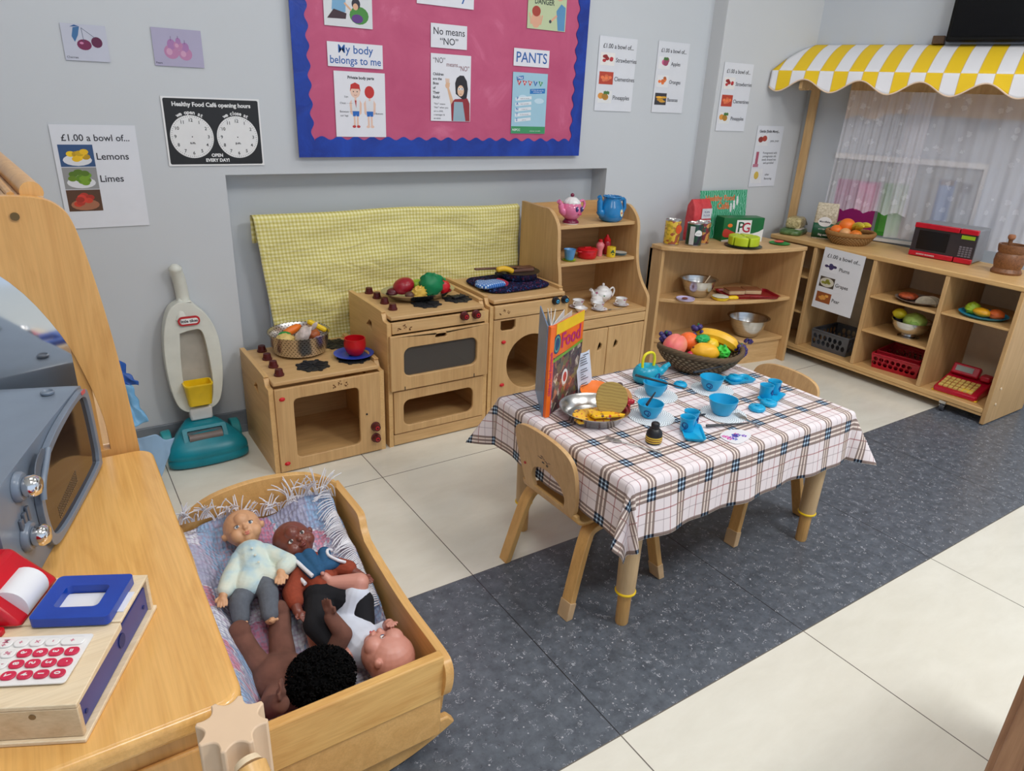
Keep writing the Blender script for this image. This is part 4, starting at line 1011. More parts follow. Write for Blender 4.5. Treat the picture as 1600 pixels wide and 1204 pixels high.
crumple('blue_bag', 'dark blue plastic bag corner sticking out behind the mirror frame', 'bag', [(0.04,2.12,0.42),(0.152,2.12,0.395),(0.115,2.15,0.475),(0.04,2.15,0.56)], pm('blue_bag_plastic', (34,88,172), 0.35), 8.0, 0.008)
# ---------------- bowls, pans and food helpers ----------------
def vessel(name, label, cat, loc, prof, mat_, th=0.002, seg=40, group=None, parent=None, wob=None):
    """open vessel: outer profile from foot to rim, turned back inside with a wall thickness"""
    inner = [(max(r-th, 0.0001), z+th*0.6) for r, z in reversed(prof)]
    inner[0] = (prof[-1][0]-th, prof[-1][1])
    pr = [(0.0001, prof[0][1])]+prof+inner+[(0.0001, prof[0][1]+th)]
    b = MB(); b.lathe(pr, seg, wob=wob)
    if parent: return b.build(name, mat_, parent, smooth=40)
    o = b.build(name, mat_, None, smooth=40); o.location = loc; tag(o, label, cat, group); return o
def lump(name, label, cat, loc, r, mat_, f=None, rot=(0,0,0), group=None, parent=None, seg=24):
    b = MB(); b.ell((0,0,0), r, seg, 16, f); o = b.build(name, mat_, parent, smooth=60); o.location = loc; o.rotation_euler = rot
    if not parent: tag(o, label, cat, group)
    return o
def bumpy(s, amp, sd=0):
    return lambda n: 1+amp*noise.noise(V((n.x*s+sd, n.y*s, n.z*s)))
def food(name, label, cat, loc, parts, rot=(0,0,0), group=None):
    """toy food with a body and an extra piece, each its own mesh"""
    t = thing(name, label, cat, loc, 0, group, rot)
    for nm, r, off, m_, f in parts:
        b = MB(); b.ell(off, r, 22, 14, f); b.build(nm, m_, t, smooth=60)
    return t
def perf_steel():
    t = NT('perforated_steel', 0.3, 1.0); tc = t.node('ShaderNodeTexCoord').outputs['Object']; sp = t.node('ShaderNodeSeparateXYZ', {0: tc})
    an = t.math('MULTIPLY', t.math('ARCTAN2', sp.outputs[1], sp.outputs[0]), 48/(2*pi))
    row = t.math('DIVIDE', sp.outputs[2], 0.0078)
    an2 = t.math('ADD', an, t.math('MULTIPLY', t.math('MODULO', t.math('FLOOR', row), 2.0), 0.5))
    fx = t.math('SUBTRACT', t.math('FRACT', t.math('ADD', an2, 100.0)), 0.5); fz = t.math('SUBTRACT', t.math('FRACT', row), 0.5)
    d = t.math('ADD', t.math('MULTIPLY', fx, fx), t.math('MULTIPLY', fz, fz)); h = t.math('LESS_THAN', d, 0.04)
    t.color(t.mix(h, (0.66,0.64,0.62,1), (0.03,0.03,0.03,1))); return t.m
PS = perf_steel()
# steamer pan on the low stove
Z1 = 0.3305
vessel('steamer_pan', 'perforated steel steamer pan full of toy food on low stove', 'pan', (0.697,2.385,Z1), [(0.078,0),(0.090,0.004),(0.098,0.03),(0.101,0.064),(0.1075,0.072),(0.108,0.0745)], PS, 0.0018, 56)
G = 'toy food in the steamer pan'; zz = Z1+0.05
food('toy_chicken', 'white and pink toy chicken standing tallest in the steamer pan', 'toy food', (0.700,2.352,zz+0.014), [('body',(0.020,0.028,0.046),(0,0,0),pm('raw_chicken',(222,206,200),0.5,var=0.25,sc=60),bumpy(2,0.25)),('tail',(0.008,0.008,0.020),(0.018,0.008,0.050),pm('raw_chicken',(222,206,200)),None)], (0.5,0.45,0), G)
food('toy_carrot', 'orange toy carrot leaning at the back of the steamer pan', 'toy food', (0.685,2.435,zz+0.012), [('root',(0.040,0.016,0.015),(0,0,0),ORANGE,bumpy(3,0.08)),('stem',(0.012,0.007,0.007),(-0.042,0,0),GREEN,None)], (0,-0.35,0.1), G)
lump('toy_pasta', 'cream toy pasta heap at the left of the steamer pan', 'toy food', (0.645,2.375,zz), (0.033,0.028,0.02), pm('cream_pasta',(226,196,120),0.5), bumpy(5,0.35), (0,0,0), G)
lump('toy_lettuce', 'green toy leaf behind the pasta in the steamer pan', 'toy food', (0.655,2.415,zz+0.004), (0.022,0.018,0.012), GREEN, bumpy(5,0.3), (0,0,0), G)
lump('toy_potato', 'brown toy potato at the right of the steamer pan', 'toy food', (0.745,2.375,zz+0.006), (0.024,0.022,0.019), pm('brown_orange',(176,92,44),0.45), bumpy(2,0.15), (0,0,0), G)
b = MB(); b.tube(catmull([(-0.035,0,0.012),(0,0,0.004),(0.035,0,-0.006)],5),[0.006]+[0.010]*9+[0.006],10); o = b.build('toy_chip', YEL, None); o.location = (0.765,2.395,zz+0.026); o.rotation_euler = (0,0.25,-0.5); tag(o,'yellow toy chip resting on the right rim of the steamer pan','toy food',G)
lump('toy_onion', 'pale violet toy onion under the yellow chip', 'toy food', (0.758,2.345,zz-0.004), (0.022,0.016,0.012), pm('violet_onion',(176,150,176),0.4), None, (0,0,0), G)
# blue plate and red cup
PX, PY = 0.846,2.252
vessel('toy_plate', 'blue toy plate under the red cup on low stove', 'plate', (PX,PY,0.3315), [(0.045,0),(0.052,0.002),(0.068,0.008),(0.070,0.0095)], BLUE, 0.003)
vessel('toy_cup', 'round red toy cup on the blue plate', 'cup', (PX+0.004,PY-0.004,0.3350), [(0.020,0),(0.030,0.010),(0.0375,0.028),(0.0385,0.044),(0.036,0.060),(0.0365,0.0615)], RED, 0.0022)
# oval platter with vegetables on the tall oven
Z2 = 0.4965
t = thing('oval_platter', 'oval steel platter of toy vegetables on the tall oven', 'platter', (1.135,2.325,Z2))
b = MB(); pr = [(0.0001,0),(0.098,0),(0.112,0.004),(0.128,0.018),(0.143,0.024),(0.144,0.026),(0.128,0.0205),(0.112,0.0065),(0.098,0.0025),(0.0001,0.0025)]; b.lathe(pr, 48); b.v = [V((v.x, v.y*0.70, v.z)) for v in b.v]; b.build('dish', STEEL, t, smooth=50)
G = 'toy vegetables on the platter'; z0 = Z2+0.006
lump('toy_tomato', 'large dark red toy tomato at the left of the platter', 'toy vegetable', (1.085,2.345,z0+0.033), (0.042,0.036,0.030), pm('dark_red',(156,24,40),0.3), None, (0,-0.3,0), G)
lump('toy_aubergine', 'dark plum toy aubergine slice at the left end of the platter', 'toy vegetable', (1.045,2.352,z0+0.014), (0.024,0.02,0.014), pm('dark_plum',(90,24,34),0.3), None, (0,0,0), G)
food('toy_broccoli', 'bright green toy broccoli in the middle of the platter', 'toy vegetable', (1.178,2.305,z0+0.038), [('head',(0.046,0.036,0.042),(0,0,0),pm('broccoli_green',(0,128,76),0.5,bump=0.3),bumpy(7,0.30)),('stalk',(0.012,0.012,0.018),(0.0,0,-0.026),LIME,None)], (0,0.15,0), G)
lump('toy_pasta', 'crumpled yellow toy pasta in front of the tomato', 'toy vegetable', (1.118,2.285,z0+0.018), (0.028,0.020,0.024), pm('yellow_pasta',(222,180,76),0.35), bumpy(6,0.5), (0,0,0), G)
lump('toy_potato', 'small dark brown toy mushroom left of the yellow pasta', 'toy vegetable', (1.080,2.283,z0+0.014), (0.018,0.016,0.013), pm('dark_brown',(92,60,48),0.4), None, (0,0,0), G)
lump('toy_lime', 'lime green toy pear behind the broccoli', 'toy vegetable', (1.150,2.362,z0+0.026), (0.026,0.022,0.022), pm('lime_fruit',(160,200,50),0.35), None, (0,0,0), G)
food('toy_pepper', 'glossy red toy pepper at the right end of the platter', 'toy vegetable', (1.235,2.315,z0+0.022), [('body',(0.026,0.022,0.025),(0,0,0),RED,bumpy(2.5,0.25,3)),('stem',(0.005,0.005,0.009),(0.010,0,0.024),GREEN,None)], (0,-0.2,0), G)
lump('toy_pear', 'pale coral toy fruit behind the red pepper', 'toy vegetable', (1.215,2.368,z0+0.018), (0.024,0.018,0.016), pm('coral',(226,130,110),0.4), None, (0,0,0), G)
b = MB(); b.bar((-0.03,0,0.004),(0.03,0.0,0.004),0.018,0.007); b.bar((-0.005,-0.012,0.006),(0.025,0.014,0.007),0.006,0.006); o = b.build('rubber_stand', pm('black_rubber',(26,27,30)), None, bevel=0.002); o.location = (1.263,2.245,Z2-0.0005); o.rotation_euler = (0,0,0.3); tag(o, 'black rubber pad loose beside the platter on the oven', 'pad')
# washer top: cushion pad, mitt, pan
nv = NT('navy_fleck_fabric', 0.9, 0, 0.1); v_ = nv.node('ShaderNodeTexVoronoi', {'Vector': nv.coord(), 'Scale': 260.0})
nv.color(nv.ramp(nv.node('ShaderNodeSeparateColor', {0: v_.outputs['Color']}).outputs[0], [(0.0,col((22,26,52))),(0.55,col((30,40,84))),(0.72,col((60,88,140))),(0.80,col((120,40,60))),(0.88,col((26,28,50)))], 'CONSTANT')); nv.bump(v_.outputs['Distance'], 0.6, 0.004)
Z3 = 0.5025
def pad(u, v):
    x, y = (u*2-1), (v*2-1); r_ = (abs(x)**5+abs(y)**5)**0.2
    return (x, y, r_)
b = MB(); rings = []
for k in range(9):
    t_ = k/8; z = 0.016*t_; s_ = 1-0.10*abs(2*t_-1)**3
    rings.append([(s_*0.150*(abs(cos(a))**0.45)*(1 if cos(a) > 0 else -1), s_*0.122*(abs(sin(a))**0.45)*(1 if sin(a) > 0 else -1), z+0.002*noise.noise(V((cos(a)*3,sin(a)*3,t_)))) for a in [2*pi*i/48 for i in range(48)]])
b.rings(rings); o = b.build('seat_pad', nv.m, None, smooth=60); o.location = (1.528,2.318,Z3); o.rotation_euler = (0,0,0.03); tag(o, 'navy flecked fabric pad lying on the play washing machine', 'pad')
ZP = Z3+0.0175
mg = gingham('blue_gingham', (206,222,240), (90,140,206), (44,90,170), 0.0105, 'Object')
t = thing('oven_mitt', 'small blue checked oven mitt with red cuff on navy pad', 'oven mitt', (1.415,2.262,ZP), 0.15)
out = cm2([(0.052,-0.030),(0.056,0.028),(0.02,0.040),(-0.004,0.044),(-0.016,0.058),(-0.032,0.058),(-0.034,0.040),(-0.056,0.030),(-0.066,0.006),(-0.058,-0.020),(-0.03,-0.034)], 4, True)
b = MB(); b.rings([[(x*s_,y*s_,z) for x,y in out] for z,s_ in ((0,0.92),(0.004,1.0),(0.010,1.0),(0.016,0.9),(0.018,0.7))]); b.build('mitt', mg.m, t, smooth=70)
b = MB(); b.tube([(0.052,-0.032,0.009),(0.060,0.0,0.009),(0.058,0.031,0.009)],[0.010,0.011,0.010],12,flat=0.8); b.build('cuff', pm('red_piping',(170,36,66),0.6), t, smooth=70)
bk = pm('black_nonstick', (30,28,28), 0.3)
t = thing('frying_pan', 'small steel frying pan with black inside on navy pad', 'frying pan', (1.592,2.345,ZP), 0)
b = MB(); b.lathe([(0.0001,0),(0.072,0),(0.080,0.004),(0.090,0.026),(0.092,0.029),(0.090,0.029)], 40); b.build('pan_body', STEEL, t, smooth=50)
b = MB(); b.lathe([(0.0905,0.0295),(0.088,0.029),(0.078,0.006),(0.070,0.003),(0.0001,0.003)], 40); b.build('pan_lining', bk, t, smooth=50)
b = MB(); b.tube([(-0.086,-0.02,0.026),(-0.108,-0.028,0.031),(-0.125,-0.033,0.032)],[0.007,0.010,0.008],12,flat=0.6); b.build('pan_handle', bk, t)
t = thing('wooden_spatula', 'long dark wooden spatula laid across the frying pan', 'spatula', (1.592,2.36,ZP+0.031), 0)
DW = wood('dark_turned_wood', (112,74,56), (72,44,34), 0.45, 'x')
b = MB(); b.bar((-0.185,0.015,0.012),(0.02,0.006,0.004),0.016,0.008); b.build('spatula_handle', DW, t, bevel=0.003)
b = MB(); b.bar((0.0,0.006,0.004),(0.085,0.002,0.002),0.04,0.006); b.build('spatula_blade', DW, t, bevel=0.003)
b = MB(); b.tube([(-0.06,-0.018,0.002),(0.06,-0.03,0.002)],[0.006,0.008],10); o = b.build('wooden_spoon', DW, None); o.location = (1.585,2.34,ZP+0.032); tag(o, 'short dark wooden spoon lying in the frying pan', 'spoon')
b = MB(); b.tube(catmull([(-0.036,0,0),(-0.012,0,0.008),(0.014,0,0.007),(0.038,0,-0.002)],4),[0.004]+[0.011]*11+[0.004],12); o = b.build('toy_banana', pm('banana_yellow',(232,184,40),0.45), None, smooth=60); o.location = (1.510,2.315,ZP+0.040); o.rotation_euler=(0,0.12,-0.15); tag(o, 'small yellow toy banana resting on the left rim of the frying pan', 'toy fruit')
# ---------------- things on the play dresser ----------------
S2, S1, S0 = 0.7325, 0.5855, 0.3855
PK = pm('pink_ceramic', (226,120,160), 0.15, spec=0.7); PKD = pm('plum_glaze', (120,24,60), 0.2)
t = thing('novelty_teapot', 'pink novelty teapot with painted face and white frilled lid', 'teapot', (1.812,2.300,S2))
b = MB(); b.lathe([(0.0001,0),(0.032,0),(0.034,0.004),(0.030,0.012)], 32); b.build('foot', WHITEC, t)
b = MB(); b.lathe([(0.034,0.004),(0.033,0.010),(0.026,0.018),(0.024,0.02)], 32); b.build('plum_band', PKD, t)
b = MB(); b.lathe([(0.024,0.019),(0.034,0.028),(0.043,0.045),(0.044,0.062),(0.036,0.080),(0.026,0.088)], 36); bd = b.build('body', PK, t, smooth=60)
b = MB(); b.lathe([(0.034,0.080),(0.036,0.085),(0.028,0.094),(0.016,0.104),(0.0001,0.107)], 40, wob=lambda a: 1+0.05*sin(a*2*pi*12)); ld = b.build('lid', WHITEC, t, smooth=60)
b = MB(); b.ell((0,0,0.113),0.008,12,8); b.build('lid_knob', PKD, ld)
b = MB(); b.tube(catmull([(-0.034,0,0.045),(-0.050,0,0.060),(-0.056,0,0.080),(-0.068,0,0.092)],5),[0.016]*5+[0.012]*5+[0.009]*6,14); b.build('spout', PK, t, smooth=60)
b = MB(); b.tube(catmull([(0.036,0,0.040),(0.056,0,0.052),(0.066,0,0.074),(0.056,0,0.090),(0.032,0,0.082)],5),0.0055,12); b.build('handle', PK, t, smooth=60)
for x in (-0.004,0.020):
    b = MB(); b.ell((x,-0.0425,0.062),(0.008,0.004,0.011),12,8); e = b.build('eye', PURPLE, t)
    b = MB(); b.ell((x+0.002,-0.0462,0.066),(0.0025,0.001,0.003),8,6); b.build('eye_highlight', WHITEC, e)
b = MB(); b.ell((0.010,-0.0445,0.043),(0.009,0.003,0.005),12,8); b.build('mouth', pm('lip_pink',(200,60,100),0.3), t)
JB = pm('jug_blue', (22,124,186), 0.2, spec=0.7)
t = thing('toy_coffee_pot', 'bright blue toy coffee pot with oval sticker beside pink teapot', 'coffee pot', (2.018,2.292,S2))
b = MB(); b.lathe([(0.0001,0),(0.034,0),(0.048,0.010),(0.054,0.032),(0.048,0.062),(0.036,0.086),(0.034,0.098),(0.037,0.102),(0.033,0.103),(0.030,0.098),(0.032,0.084),(0.0001,0.08)], 40); b.build('body', JB, t, smooth=50)
b = MB(); b.tube(catmull([(-0.044,0,0.030),(-0.060,0,0.044),(-0.064,0,0.066),(-0.066,0,0.095),(-0.072,0,0.104)],5),[0.017]*6+[0.012]*8+[0.009]*7,14); b.build('spout', JB, t, smooth=60)
b = MB(); b.tube([(0.032,0,0.088),(0.062,0,0.090),(0.068,0,0.086),(0.074,0,0.052),(0.062,0,0.032),(0.044,0,0.018)],[0.008]*6,10); b.build('handle', JB, t, smooth=40)
b = MB(); b.tube([(0.036*cos(a*pi/16),0.036*sin(a*pi/16),0.101+0.0015*sin(a*3)) for a in range(32)],0.0035,8,closed=True); b.build('rim', JB, t)
aa = R(-75); b = MB(); b.M = M4.Translation((0.0525*cos(aa),0.0525*sin(aa),0.040)) @ M4.Rotation(aa+pi/2,4,'Z') @ M4.Rotation(pi/2-0.12,4,'X'); b.prism(circ(0,0,0.009,24,0.015), 0, 0.0008); sk = b.build('sticker', pm('cream_sticker',(226,220,180),0.4), t)
b.__init__(); b.M = M4.Translation((0.0535*cos(aa),0.0535*sin(aa),0.040)) @ M4.Rotation(aa+pi/2,4,'Z') @ M4.Rotation(pi/2-0.12,4,'X'); b.prism(circ(0,0,0.005,14,0.004), 0, 0.0008); b.build('sticker_print', pm('sticker_red',(196,90,50),0.4), sk)
# middle shelf
vessel('toy_saucer', 'small lime green saucer under the pale blue tumbler', 'saucer', (1.800,2.275,S1), [(0.018,0),(0.026,0.002),(0.029,0.005)], LIME, 0.0015)
vessel('toy_tumbler', 'pale blue fluted tumbler on the lime green saucer', 'tumbler', (1.800,2.275,S1+0.004), [(0.015,0),(0.018,0.004),(0.024,0.042),(0.025,0.044)], pm('pale_blue_plastic',(90,156,214),0.35), 0.0015, 36, wob=lambda a: 1+0.03*abs(sin(a*2*pi*5)))
t = thing('toy_casserole', 'red toy casserole pot with flat lid on middle shelf', 'pot', (1.905,2.290,S1))
b = MB(); b.lathe([(0.0001,0),(0.034,0),(0.040,0.006),(0.042,0.030),(0.041,0.033)], 32); b.build('pot', RED, t, smooth=50)
b = MB(); b.lathe([(0.043,0.033),(0.044,0.037),(0.040,0.041),(0.014,0.043),(0.0001,0.043)], 32); b.box(-0.016,-0.003,0.040,0.016,0.003,0.047); b.build('lid', RED, t, smooth=50)
for s_ in (-1,1):
    b = MB(); b.tube([(s_*0.038,-0.012,0.03),(s_*0.050,-0.008,0.031),(s_*0.050,0.008,0.031),(s_*0.038,0.012,0.03)],0.003,8); b.build('pot_handle', RED, t)
t = thing('toy_bottle', 'pale pink toy bottle with red cap on middle shelf', 'bottle', (1.982,2.300,S1))
b = MB(); b.lathe([(0.0001,0),(0.011,0),(0.012,0.004),(0.012,0.024),(0.018,0.042),(0.018,0.050),(0.010,0.060),(0.0001,0.061)], 24); b.build('body', pm('soft_pink',(232,130,136),0.3), t, smooth=50)
b = MB(); b.lathe([(0.009,0.0605),(0.009,0.068),(0.006,0.072),(0.0001,0.073)], 18); b.build('cap', RED, t)
t = thing('toy_ketchup_bottle', 'red toy ketchup bottle with pointed cap behind the yellow tin', 'bottle', (2.040,2.325,S1))
b = MB(); b.lathe([(0.0001,0),(0.016,0),(0.018,0.004),(0.018,0.050),(0.015,0.056)], 24); b.build('body', pm('deep_red',(170,26,40),0.3), t, smooth=50)
b = MB(); b.lathe([(0.016,0.056),(0.017,0.062),(0.009,0.072),(0.003,0.084),(0.0001,0.085)], 18); b.build('cap', RED, t)
t = thing('toy_food_tin', 'small yellow toy tin with green tree picture on the middle shelf', 'tin', (2.022,2.272,S1))
b = MB(); b.lathe([(0.0001,0),(0.0185,0),(0.019,0.002),(0.019,0.040),(0.0185,0.042),(0.0001,0.042)], 28); b.build('can', pm('tin_yellow',(226,196,40),0.35), t)
b = MB()
for dx, dz, r in ((0,0.026,0.007),(0.006,0.020,0.005),(-0.006,0.022,0.005),(0.002,0.012,0.004)): b.ell((dx-0.006,-0.0178,dz),(r,0.002,r*0.8),10,6)
b.build('tree_print', pm('print_green',(40,80,40),0.5), t)
G = 'flat toy plates stacked on the middle shelf'
for k, cc in enumerate(((190,196,190),(96,140,160),(206,206,196))):
    vessel('small_plate', ('bottom grey-green','middle blue','top pale')[k]+' plate of the little stack at the right end of the shelf', 'plate', (2.083,2.285,S1+0.0042*k), [(0.022,0),(0.030,0.003),(0.031,0.0038)], pm('plate_%d'%k, cc, 0.35), 0.0016, group=G)
# floral tea set
fl = NT('floral_porcelain', 0.12, 0, 0.7); vo = fl.node('ShaderNodeTexVoronoi', {'Vector': fl.coord(), 'Scale': 46.0}); nn = fl.noise(fl.coord(), 30, 2)
m1 = fl.math('MULTIPLY', fl.math('LESS_THAN', vo.outputs['Distance'], 0.30), fl.math('GREATER_THAN', nn, 0.50))
pick = fl.node('ShaderNodeSeparateColor', {0: vo.outputs['Color']}).outputs[0]
fl.color(fl.mix(m1, (0.86,0.85,0.85,1), fl.ramp(pick, [(0.0,col((196,120,150))),(0.5,col((150,96,140))),(0.8,col((96,140,96)))], 'CONSTANT')))
FL = fl.m; G = 'floral porcelain tea set'
def saucer(lb, x, y, z=S0): return vessel('saucer', lb, 'saucer', (x,y,z), [(0.016,0),(0.020,0.002),(0.032,0.006),(0.034,0.0075)], FL, 0.0014, 30, G)
def teacup(lb, x, y, z, ha):
    t = thing('teacup', lb, 'cup', (x,y,z), ha, G)
    vessel('cup_bowl', None, None, None, [(0.010,0),(0.012,0.003),(0.018,0.010),(0.0225,0.022),(0.025,0.030),(0.0255,0.0305)], FL, 0.0012, 30, parent=t)
    b = MB(); b.tube(catmull([(0.021,0,0.024),(0.033,0,0.026),(0.034,0,0.016),(0.019,0,0.009)],5),0.0022,8); b.build('cup_handle', WHITEC, t, smooth=60); return t
t = thing('floral_teapot', 'white floral porcelain teapot at the back of the tea set', 'teapot', (2.010,2.288,S0), 0, G)
b = MB(); b.lathe([(0.0001,0),(0.022,0),(0.024,0.003),(0.036,0.014),(0.044,0.030),(0.040,0.046),(0.026,0.056)], 36); b.build('body', FL, t, smooth=60)
b = MB(); b.lathe([(0.028,0.055),(0.026,0.060),(0.014,0.068),(0.0001,0.070)], 30); ld = b.build('lid', WHITEC, t, smooth=60)
b = MB(); b.ell((0,0,0.075),(0.006,0.006,0.007),12,8); b.build('lid_knob', WHITEC, ld)
b = MB(); b.tube(catmull([(-0.036,0,0.022),(-0.052,0,0.032),(-0.058,0,0.048),(-0.070,0,0.060)],5),[0.013]*5+[0.009]*5+[0.0075]*6,14); b.build('spout', WHITEC, t, smooth=60)
b = MB(); b.tube(catmull([(0.036,0,0.046),(0.056,0,0.056),(0.066,0,0.040),(0.056,0,0.018),(0.036,0,0.016)],5),0.004,10); b.build('handle', WHITEC, t, smooth=60)
t = thing('sugar_pot', 'white floral lidded sugar pot in front of the porcelain teapot', 'sugar pot', (1.937,2.238,S0), 0, G)
b = MB(); b.lathe([(0.0001,0),(0.016,0),(0.026,0.012),(0.028,0.026),(0.022,0.036)], 28); b.build('body', FL, t, smooth=60)
b = MB(); b.lathe([(0.024,0.036),(0.018,0.044),(0.004,0.047),(0.004,0.051),(0.0001,0.053)], 24); b.build('lid', WHITEC, t, smooth=60)
saucer('floral saucer under the leftmost floral cup', 1.842,2.250); teacup('leftmost floral cup, raised on its saucer at the back left', 1.846,2.250,S0+0.004,R(195))
saucer('floral saucer under the middle floral cup', 1.905,2.180); teacup('middle floral cup in front of the sugar pot', 1.899,2.180,S0+0.004,R(200))
saucer('floral saucer under the rightmost floral cup', 2.040,2.195); teacup('rightmost floral cup below the teapot handle', 2.038,2.195,S0+0.004,R(185))
vessel('floral_bowl', 'small empty floral bowl at the front left of the tea set', 'bowl', (1.815,2.190,S0), [(0.013,0),(0.020,0.006),(0.027,0.018),(0.0275,0.019)], FL, 0.0012, 30, G)
b = MB(); b.tube([(0,0,0.003),(0.055,-0.008,0.003)],[0.0012,0.0014],6); b.ell((-0.008,0.001,0.003),(0.010,0.006,0.0015),12,6); o = b.build('teaspoon', STEEL, None); o.location = (1.955,2.160,S0); tag(o, 'tiny steel teaspoon between the two right floral saucers', 'spoon')
# ---------------- market stall awning ----------------
NN = hypot(1, WK); DD = V((WK/NN, -1/NN, 0)); NO = V((-1/NN, -WK/NN, 0)); C0 = V((3.40,2.44,0))
def SW(s, off, z): return C0+DD*s+NO*off+V((0,0,z))
yc, wc = col((246,206,40)), col((238,238,242))
aw = NT('striped_canvas', 0.7, 0, 0.3); uv = aw.node('ShaderNodeTexCoord').outputs['UV']; sp = aw.node('ShaderNodeSeparateXYZ', {0: uv})
f = aw.math('FRACT', aw.math('DIVIDE', sp.outputs[0], 0.127)); aw.color(aw.ramp(f, [(0.0,yc),(0.48,col((206,176,140))),(0.50,wc),(0.98,col((206,176,140)))], 'CONSTANT')); aw.bump(aw.noise(aw.coord(), 20, 3), 0.15, 0.004)
SC_P = 0.2457
def valz(s): return 1.309-0.026*cos(2*pi*(s-0.062)/SC_P)*-1 if False else 1.309+0.027*cos(2*pi*(s-0.062)/SC_P)
t = thing('striped_awning', 'yellow and white striped awning with scalloped edge on wooden posts', 'awning', SW(0.03,0.03,0))
L0 = -SW(0.03,0.03,0)
SE = 1.55
def top(a, c):
    q = c; s = -0.10*q+(SE-0.025+0.10*q)*a
    off = 0.004+0.300*q**1.0*(1) + 0.0; z = 1.505-0.133*q**1.0+0.018*sin(pi*q)
    return SW(s, off, z)+L0
b = MB(); b.grid(90, 14, top, lambda a, c: (-0.10*c+(SE-0.025+0.10*c)*a+0.127*3+0.003, c)); b.build('canopy', aw.m, t, smooth=60, fix=False, solid=0.003)
def val(a, c):
    s = -0.10+(SE+0.075)*a; z1 = 1.3735; z0 = valz(s) if s > -0.06 else valz(-0.06)+0.02*((-0.06-s)/0.04)**2
    return SW(s, 0.304+0.012*c+0.003*sin(s*20)*c, z1+(z0-z1)*c)+L0
b = MB(); b.grid(160, 8, val, lambda a, c: (-0.10+(SE+0.075)*a+0.127*3+0.0635+0.003, c)); vl = b.build('valance', aw.m, t, smooth=60, fix=False, solid=0.003)
b = MB(); b.tube([val(i/160,1.0) for i in range(161)], 0.0032, 6); b.build('piping', pm('cream_piping',(232,206,180),0.6), vl)
STW = wood('stall_wood', (212,174,122), (184,142,92), 0.5, 'z', 1.5)
def post(s, off=0.03):
    b = MB(); e = [SW(s-0.02,off-0.014,0), SW(s+0.02,off-0.014,0), SW(s+0.02,off+0.014,0), SW(s-0.02,off+0.014,0)]
    b.rings([[p+L0 for p in e],[p+L0+V((0,0,1.40)) for p in e]]); b.build('post', STW, t, bevel=0.002)
post(0.047); post(1.38)
b = MB(); pts = []
for i in range(41):
    q = i/40; pts.append((0.02+0.275*q, 1.298-0.010*abs(sin(q*pi*6))+0.010*(1-q)))
poly = pts+[(0.295,1.37),(0.02,1.48)]
for v0, v1 in ((0.038,0.052),):
    n_ = len(poly); vs = [SW(v0,o,z)+L0 for o,z in poly]+[SW(v1,o,z)+L0 for o,z in poly]
    b.add(vs, [tuple(range(n_)), tuple(range(2*n_-1,n_-1,-1))]+[(i,(i+1)%n_,n_+(i+1)%n_,n_+i) for i in range(n_)])
b.build('side_pelmet', STW, t)
pel = [(0.22+0.01*i, 1.17+0.03*min(1,max(0,(i-3)/14))+(0.015*sin(i*0.35) if i < 18 else 0)) for i in range(21)]+[(0.45,1.205),(1.45,1.195)]
b = MB(); poly = pel+[(1.45,1.36),(0.22,1.36)]; n_ = len(poly)
vs = [SW(s,0.060,z)+L0 for s,z in poly]+[SW(s,0.072,z)+L0 for s,z in poly]
b.add(vs, [tuple(range(n_)), tuple(range(2*n_-1,n_-1,-1))]+[(i,(i+1)%n_,n_+(i+1)%n_,n_+i) for i in range(n_)]); b.build('front_pelmet', STW, t)
# ---------------- hatch and things behind the lace ----------------
t = thing('hatch_panel', 'grey recessed panel low on the right wall behind the lace curtain', 'panel', SW(0.2,0.004,0.6)); LH = -SW(0.2,0.004,0.6)
def wbox(t_, nm, m_, s0, z0, s1, z1, o0, o1, L, bevel=0.0):
    b = MB(); e = [SW(s0,o0,0),SW(s1,o0,0),SW(s1,o1,0),SW(s0,o1,0)]
    b.rings([[p+L+V((0,0,z0)) for p in e],[p+L+V((0,0,z1)) for p in e]]); return b.build(nm, m_, t_, bevel=bevel)
wbox(t,'panel',pm('grey_hatch',(150,156,158),0.5),0.20,0.62,0.86,0.99,0.001,0.004,LH)
wbox(t,'panel_frame',WHITEC,0.20,0.985,0.87,1.01,0.001,0.020,LH); wbox(t,'panel_frame',WHITEC,0.855,0.62,0.87,0.985,0.001,0.020,LH)
wbox(t,'sill',WHITEC,0.20,0.605,0.87,0.62,0.001,0.030,LH)
def wthing(nm, lb, cat, m_, s0, z0, s1, z1, extra=None, o0=0.0045):
    t = thing(nm, lb, cat, SW(s0,o0,z0)); L = -SW(s0,o0,z0); wbox(t,'sheet',m_,s0,z0,s1,z1,o0,o0+0.003,L)
    if extra: wbox(t,'printed_panel',extra[0],*extra[1:5],o0+0.003,o0+0.004,L)
    return t
wthing('magenta_card','magenta and pink card seen through the lace curtain','card',pm('magenta',(170,30,120),0.4),0.235,0.63,0.44,0.885,(pm('candy_pink',(226,90,160),0.4),0.34,0.74,0.42,0.875))
wthing('green_card','bright green card seen low through the lace curtain','card',pm('leaf_green',(60,150,50),0.4),0.455,0.63,0.565,0.885,(pm('mid_green',(90,176,70),0.4),0.47,0.65,0.55,0.80))
wthing('blue_card','narrow blue card with brown top behind the lace curtain','card',pm('card_blue',(70,120,176),0.4),0.690,0.68,0.757,0.925,(pm('card_brown',(90,70,66),0.5),0.695,0.90,0.752,0.925))
t = thing('metal_catch','dark metal catch hanging on the hatch panel behind the lace','catch',SW(0.80,0.0045,0.86)); L = -SW(0.80,0.0045,0.86)
wbox(t,'plate',BLACK,0.785,0.875,0.825,0.915,0.0045,0.015,L,0.002); b = MB(); b.tube([SW(0.80,0.012,0.875)+L,SW(0.797,0.012,0.80)+L],0.003,8); b.build('cord',BLACK,t)
